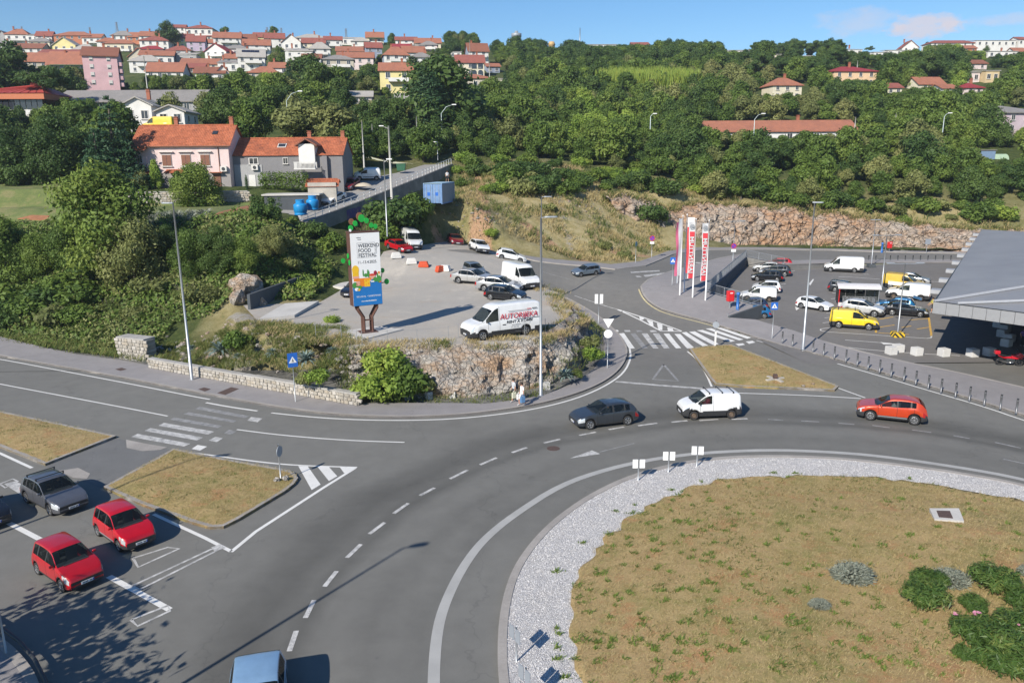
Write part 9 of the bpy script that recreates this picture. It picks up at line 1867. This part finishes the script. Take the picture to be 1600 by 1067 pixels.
tag(link('cabbage_rows',blades('cabbage_rows',np.c_[x,y,land(x,y)],.5,.22,MATS['leaf_silver'],1.2,6,2,.12)),'rows of grey-green cabbages in the garden',kind='stuff')
rp=gland(1012,150);x,y=scatter_xy(2500,lambda x,y,g_:((x-rp[0])/16)**2+((y-rp[1])/9)**2<1,(rp[0]-16,rp[0]+16,rp[1]-9,rp[1]+9),18)
tag(link('reed_bed',blades('reed_bed',np.c_[x,y,land(x,y)+2.5],4.2,.35,MATS['leaf_light'],.25,4,3,.4)),'pale green reed bed in the middle of the wood',kind='stuff')
def lawn_cover(poly,zf,nm,n,lb,seed,h=.075):
 xs_=[p[0]for p in poly];ys_=[p[1]for p in poly];box=(min(xs_),max(xs_),max(22,min(ys_)),max(ys_));x,y=scatter_xy(n,lambda x,y,g_:inpoly(poly,x,y)&(np.abs(x)<.72*y),box,seed);tag(link(nm,blades(nm,np.c_[x,y,zf(x,y)-.005],h,.014,MATS['leaf_dry'],1.3,4,seed,.08)),lb,kind='stuff')
 x,y=scatter_xy(n//5,lambda x,y,g_:inpoly(poly,x,y)&(np.abs(x)<.72*y)&(pnoise(x,y,.35,31)+.25*g_.normal(size=len(x))>.34),box,seed+1);tag(link('lawn_weeds',blades('lawn_weeds',np.c_[x,y,zf(x,y)-.005],h*1.15,.03,MATS['leaf_weed'],1.4,6,seed,.07)),'green weeds in the '+lb,kind='stuff')
lawn_cover(GRASS_P,z_isl,'lawn_grass',34000,'parched grass of the central island',41)
for P,lb,sd in((MED_A,'grass of the left splitter island',43),(MED_B,'grass of the near splitter island',45),(TRI,'grass of the triangular island',47)):lawn_cover(P,lambda x,y:.15+.1*smooth(0,1.5,polydist(P,x,y)),'lawn_grass',9000,lb,sd,.06)
def rosettes():
 g_=random.Random(3);pts=[]
 while len(pts)<240:
  px,py=g_.uniform(890,1600),g_.uniform(750,1067);
  if g_.random()>(1.0 if px<1150 else .35):continue
  p=pg(px,py,.5)
  if inpoly(GRASS_P,np.array([p[0]]),np.array([p[1]]))[0]:pts.append((*p,float(z_isl(np.array([p[0]]),np.array([p[1]]))[0])))
 for k in range(60):
  i=g_.randrange(len(GRASS_P));p=GRASS_P[i]
  if p[1]>22:pts.append((p[0]+g_.gauss(-.3,.4),p[1]+g_.gauss(.2,.4),.11))
 P=[];
 for p in pts:
  r_=g_.uniform(.03,.14)
  for k in range(int(3+r_*60)):P.append((p[0]+g_.gauss(0,r_),p[1]+g_.gauss(0,r_*.8),p[2]))
 tag(link('rosettes',blades('rosettes',P,.085,.04,MATS['leaf_mid'],1.5,5,8,.05)),'green weed rosettes dotted over the parched island',kind='stuff')
rosettes()
def gravel_stones():
 g_=np.random.default_rng(8);n=120000;a=g_.uniform(0,6.28,n);r_=IR*np.sqrt(g_.uniform(.45,1,n));x=IC[0]+r_*np.cos(a);y=IC[1]+r_*np.sin(a);k=inpoly(ISL,x,y)&(~inpoly(GRASS_P,x,y))&(y>21)&(np.abs(x)<.72*y);k&=polydist(ISL[::3],x,y)>.35;x,y=x[k],y[k];n=len(x)
 u=np.array([(1,0,0),(-1,0,0),(0,1,0),(0,-1,0),(0,0,1),(0,0,-1)],float);s=.012+.018*g_.random(n)**2;U=u[None]*s[:,None,None]*(1+.5*g_.normal(size=(n,6,1)));th=g_.uniform(0,6.28,n);c,q_=np.cos(th),np.sin(th);X=U[:,:,0]*c[:,None]-U[:,:,1]*q_[:,None];Y=U[:,:,0]*q_[:,None]+U[:,:,1]*c[:,None]
 V=np.stack([X+x[:,None],Y+y[:,None],U[:,:,2]*.7+.11],2).reshape(-1,3);f=np.array([(0,2,4),(2,1,4),(1,3,4),(3,0,4)]);Fs=(np.arange(n)[:,None,None]*6+f[None]).reshape(-1,3)
 me=bpy.data.meshes.new('gravel_stones');me.vertices.add(len(V));me.vertices.foreach_set('co',V.reshape(-1));me.loops.add(len(Fs)*3);me.loops.foreach_set('vertex_index',Fs.reshape(-1));me.polygons.add(len(Fs));me.polygons.foreach_set('loop_start',np.arange(len(Fs))*3);me.polygons.foreach_set('loop_total',np.full(len(Fs),3));me.attributes.new('tint','FLOAT','POINT').data.foreach_set('value',np.repeat(g_.random(n),6).astype(np.float32));me.update()
 t=NT('gravel_stone');at_=t.n('ShaderNodeAttribute',attribute_name='tint');t.color(t.ramp(at_.outputs['Fac'],[(0,(.46,.44,.43)),(.3,(.64,.625,.615)),(1,(.78,.765,.755))]));t.p.inputs['Roughness'].default_value=.9;MATS['gravel_stone']=t.m;me.materials.append(t.m);tag(link('gravel_stones',me),'white gravel stones of the ring',kind='stuff')
gravel_stones()
def oleander(n,R_,H_,seed):
 g_=np.random.default_rng(seed);m=14;C=[];Q=[]
 for i in range(m):a=i*2.4;r_=R_*.75*math.sqrt((i+.4)/m);C.append((r_*math.cos(a),r_*math.sin(a),H_*(.42+.38*g_.random())*(1-.35*r_/R_)));Q.append((R_*.34,R_*.34,H_*.30))
 V,t_=leaf_cloud(C,Q,n,.12,.3,up=.6,aspect=.2,tint_c=.4);V[:,:,2]=np.maximum(V[:,:,2],.0);return leaf_mesh('foliage',V,t_,MATS['leaf_oleander'])
OL=[oleander(3600,1.0,1.15,1),oleander(3200,.95,1.0,2),oleander(2600,.8,.85,3)]
PETAL=simple('petal_pink',(.70,.30,.42),.6)
def ole(px,py,s,k,label,flowers=0):
 p=pg(px,py,.6);z=float(z_isl(np.array([p[0]]),np.array([p[1]]))[0]);o=empty('oleander',(p[0],p[1],z),R.uniform(0,6),label,'shrub','oleanders of the central island');o.scale=(s,)*3;link('foliage',OL[k],o);link('stems',STEM,o).scale=(.45,.45,.4)
 for i in range(flowers):
  a=R.uniform(0,6.3);c=Vector((.6*math.cos(a),.6*math.sin(a),R.uniform(.75,1.0)));m=MB()
  for j in range(5):
   q_=c+Vector((R.gauss(0,.05),R.gauss(0,.05),R.gauss(0,.03)))
   for b in range(5):t_=b*1.2566;m.add([q_,q_+Vector((.05*math.cos(t_-.4),.05*math.sin(t_-.4),.02)),q_+Vector((.07*math.cos(t_),.07*math.sin(t_),.015)),q_+Vector((.05*math.cos(t_+.4),.05*math.sin(t_+.4),.02))],[(0,1,2,3)])
  m.build('blossom',PETAL,o)
for a in((1442,948,.95,0,'oleander standing apart at the left of the island shrubs',0),(1452,920,.8,1,'oleander just behind the one standing apart',0),(1555,925,1.0,0,'yellowish oleander at the back of the island shrubs',0),(1520,955,.7,2,'small oleander in the middle of the island shrubs',0),(1515,1000,.9,1,'oleander with pink blossom at the left of the near clump',3),(1555,1005,.95,0,'oleander with one pink blossom in the near clump',1),(1590,990,.95,1,'oleander with pink blossom at the right edge',2),(1570,1045,1.15,0,'large dark oleander nearest the bottom right corner',0),(1505,1030,.5,2,'tiny oleander at the front left of the near clump',0),(1600,950,.8,1,'oleander cut by the right edge',0),(1605,1060,1.2,1,'oleander in the bottom right corner',0)):ole(*a)
def lav(px,py,s,label,sq=.6):
 g_=np.random.default_rng(int(px));n=900;a=g_.uniform(0,6.28,n);e=np.arcsin(g_.uniform(.05,1,n));L=.8+.25*g_.random(n);D=np.c_[np.cos(a)*np.cos(e),np.sin(a)*np.cos(e),np.sin(e)*.8];P0=D*.25;P1=D*L[:,None];S_=np.cross(D,g_.normal(size=(n,3)));S_/=np.linalg.norm(S_,axis=1)[:,None];w_=.035;V=np.stack([P0-S_*w_,P0+S_*w_,P1+S_*w_*.5,P1-S_*w_*.5],1)
 C,t2=leaf_cloud([(0,0,.25)],[(.85,.85,.55)],1800,.07,.7,aspect=.3);V=np.concatenate([V,C]);V[:,:,2]=np.maximum(V[:,:,2],0);p=pg(px,py,.6);z=float(z_isl(np.array([p[0]]),np.array([p[1]]))[0]);o=empty('lavender',(p[0],p[1],z),0,label,'shrub');o.scale=(s,s*.85,s*.8);link('foliage',leaf_mesh('foliage',V,g_.random(len(V)),MATS['leaf_silver']),o)
lav(1331,905,.95,'wide grey-green lavender mound, left one of the two big ones');lav(1280,950,.45,'small grey-green lavender tuft in front of the wide mound');lav(1483,912,.85,'pale grey lavender mound behind the oleander');lav(1612,900,.6,'grey lavender mound at the right edge')
p=[pg(a,b,.66)for a,b in((1452,796),(1498,796),(1506,816),(1460,813))];m=MB();m.prism(p[::-1],.45,.74);m.prism([pg(a,b,.70)for a,b in((1463,799),(1484,799.5),(1489,811),(1467,809))][::-1],.5,.76,1);o=m.build('inspection_cover',[MATS['slab'],MATS['rust_plate']]);tag(o,'concrete-framed rusty inspection cover in the island lawn','inspection cover')
p=pg(1211,592,.3);m=MB()
for k in range(4):a=k*math.pi/2+.4;m.box((p[0]+.42*math.cos(a),p[1]+.42*math.sin(a),.29),(.85,.24,.12),0,a)
m.box((p[0],p[1],.48),(.3,.3,.4),1);o=m.build('sign_base',[MATS['stone'],MATS['rust_plate']]);tag(o,'cross-shaped concrete base with a rusty stump on the triangular island','sign base')
for px,py in((1255,604),(1040+230,601)):
 q_=pg(px,py,.2);o=link('boulder',BO[1]);o.location=(*q_,.27);o.scale=(.18,.14,.12);tag(o,'pale stone lying near the tip of the triangular island, %s one'%('left' if px<1260 else 'right'),'stone')
for i,(x,y,s)in enumerate(((-22.2,20.6,.9),(-19.6,16.6,.9),(-24.0,17.0,.9))):tree('street',(x,y,0),s,'street tree just outside the left edge of the frame','street trees left of the frame')
m=MB();m.tube([(*pg(a,b,.3),.35)for a,b in((-40,955),(0,980),(30,1003),(55,1032),(72,1067),(80,1110))],.07,8);tag(m.build('dark_tube',MATS['dark_metal'],None,True),'low dark tube round the shaded pavement corner','rail')  # plain dark tube following the curve of the kerb
# ---------------------------------------------------------------- air
hz=bpy.data.materials.new('haze');hz.use_nodes=True;ht_=hz.node_tree;ht_.nodes.clear();pv_=ht_.nodes.new('ShaderNodeVolumePrincipled');pv_.inputs['Color'].default_value=(.78,.86,1.0,1);pv_.inputs['Density'].default_value=.00019;pv_.inputs['Anisotropy'].default_value=.2;oo=ht_.nodes.new('ShaderNodeOutputMaterial');ht_.links.new(pv_.outputs[0],oo.inputs['Volume'])
m=MB();m.box((50,440,60),(1140,1080,130));tag(m.build('haze',hz),'thin summer haze over the valley',kind='stuff')
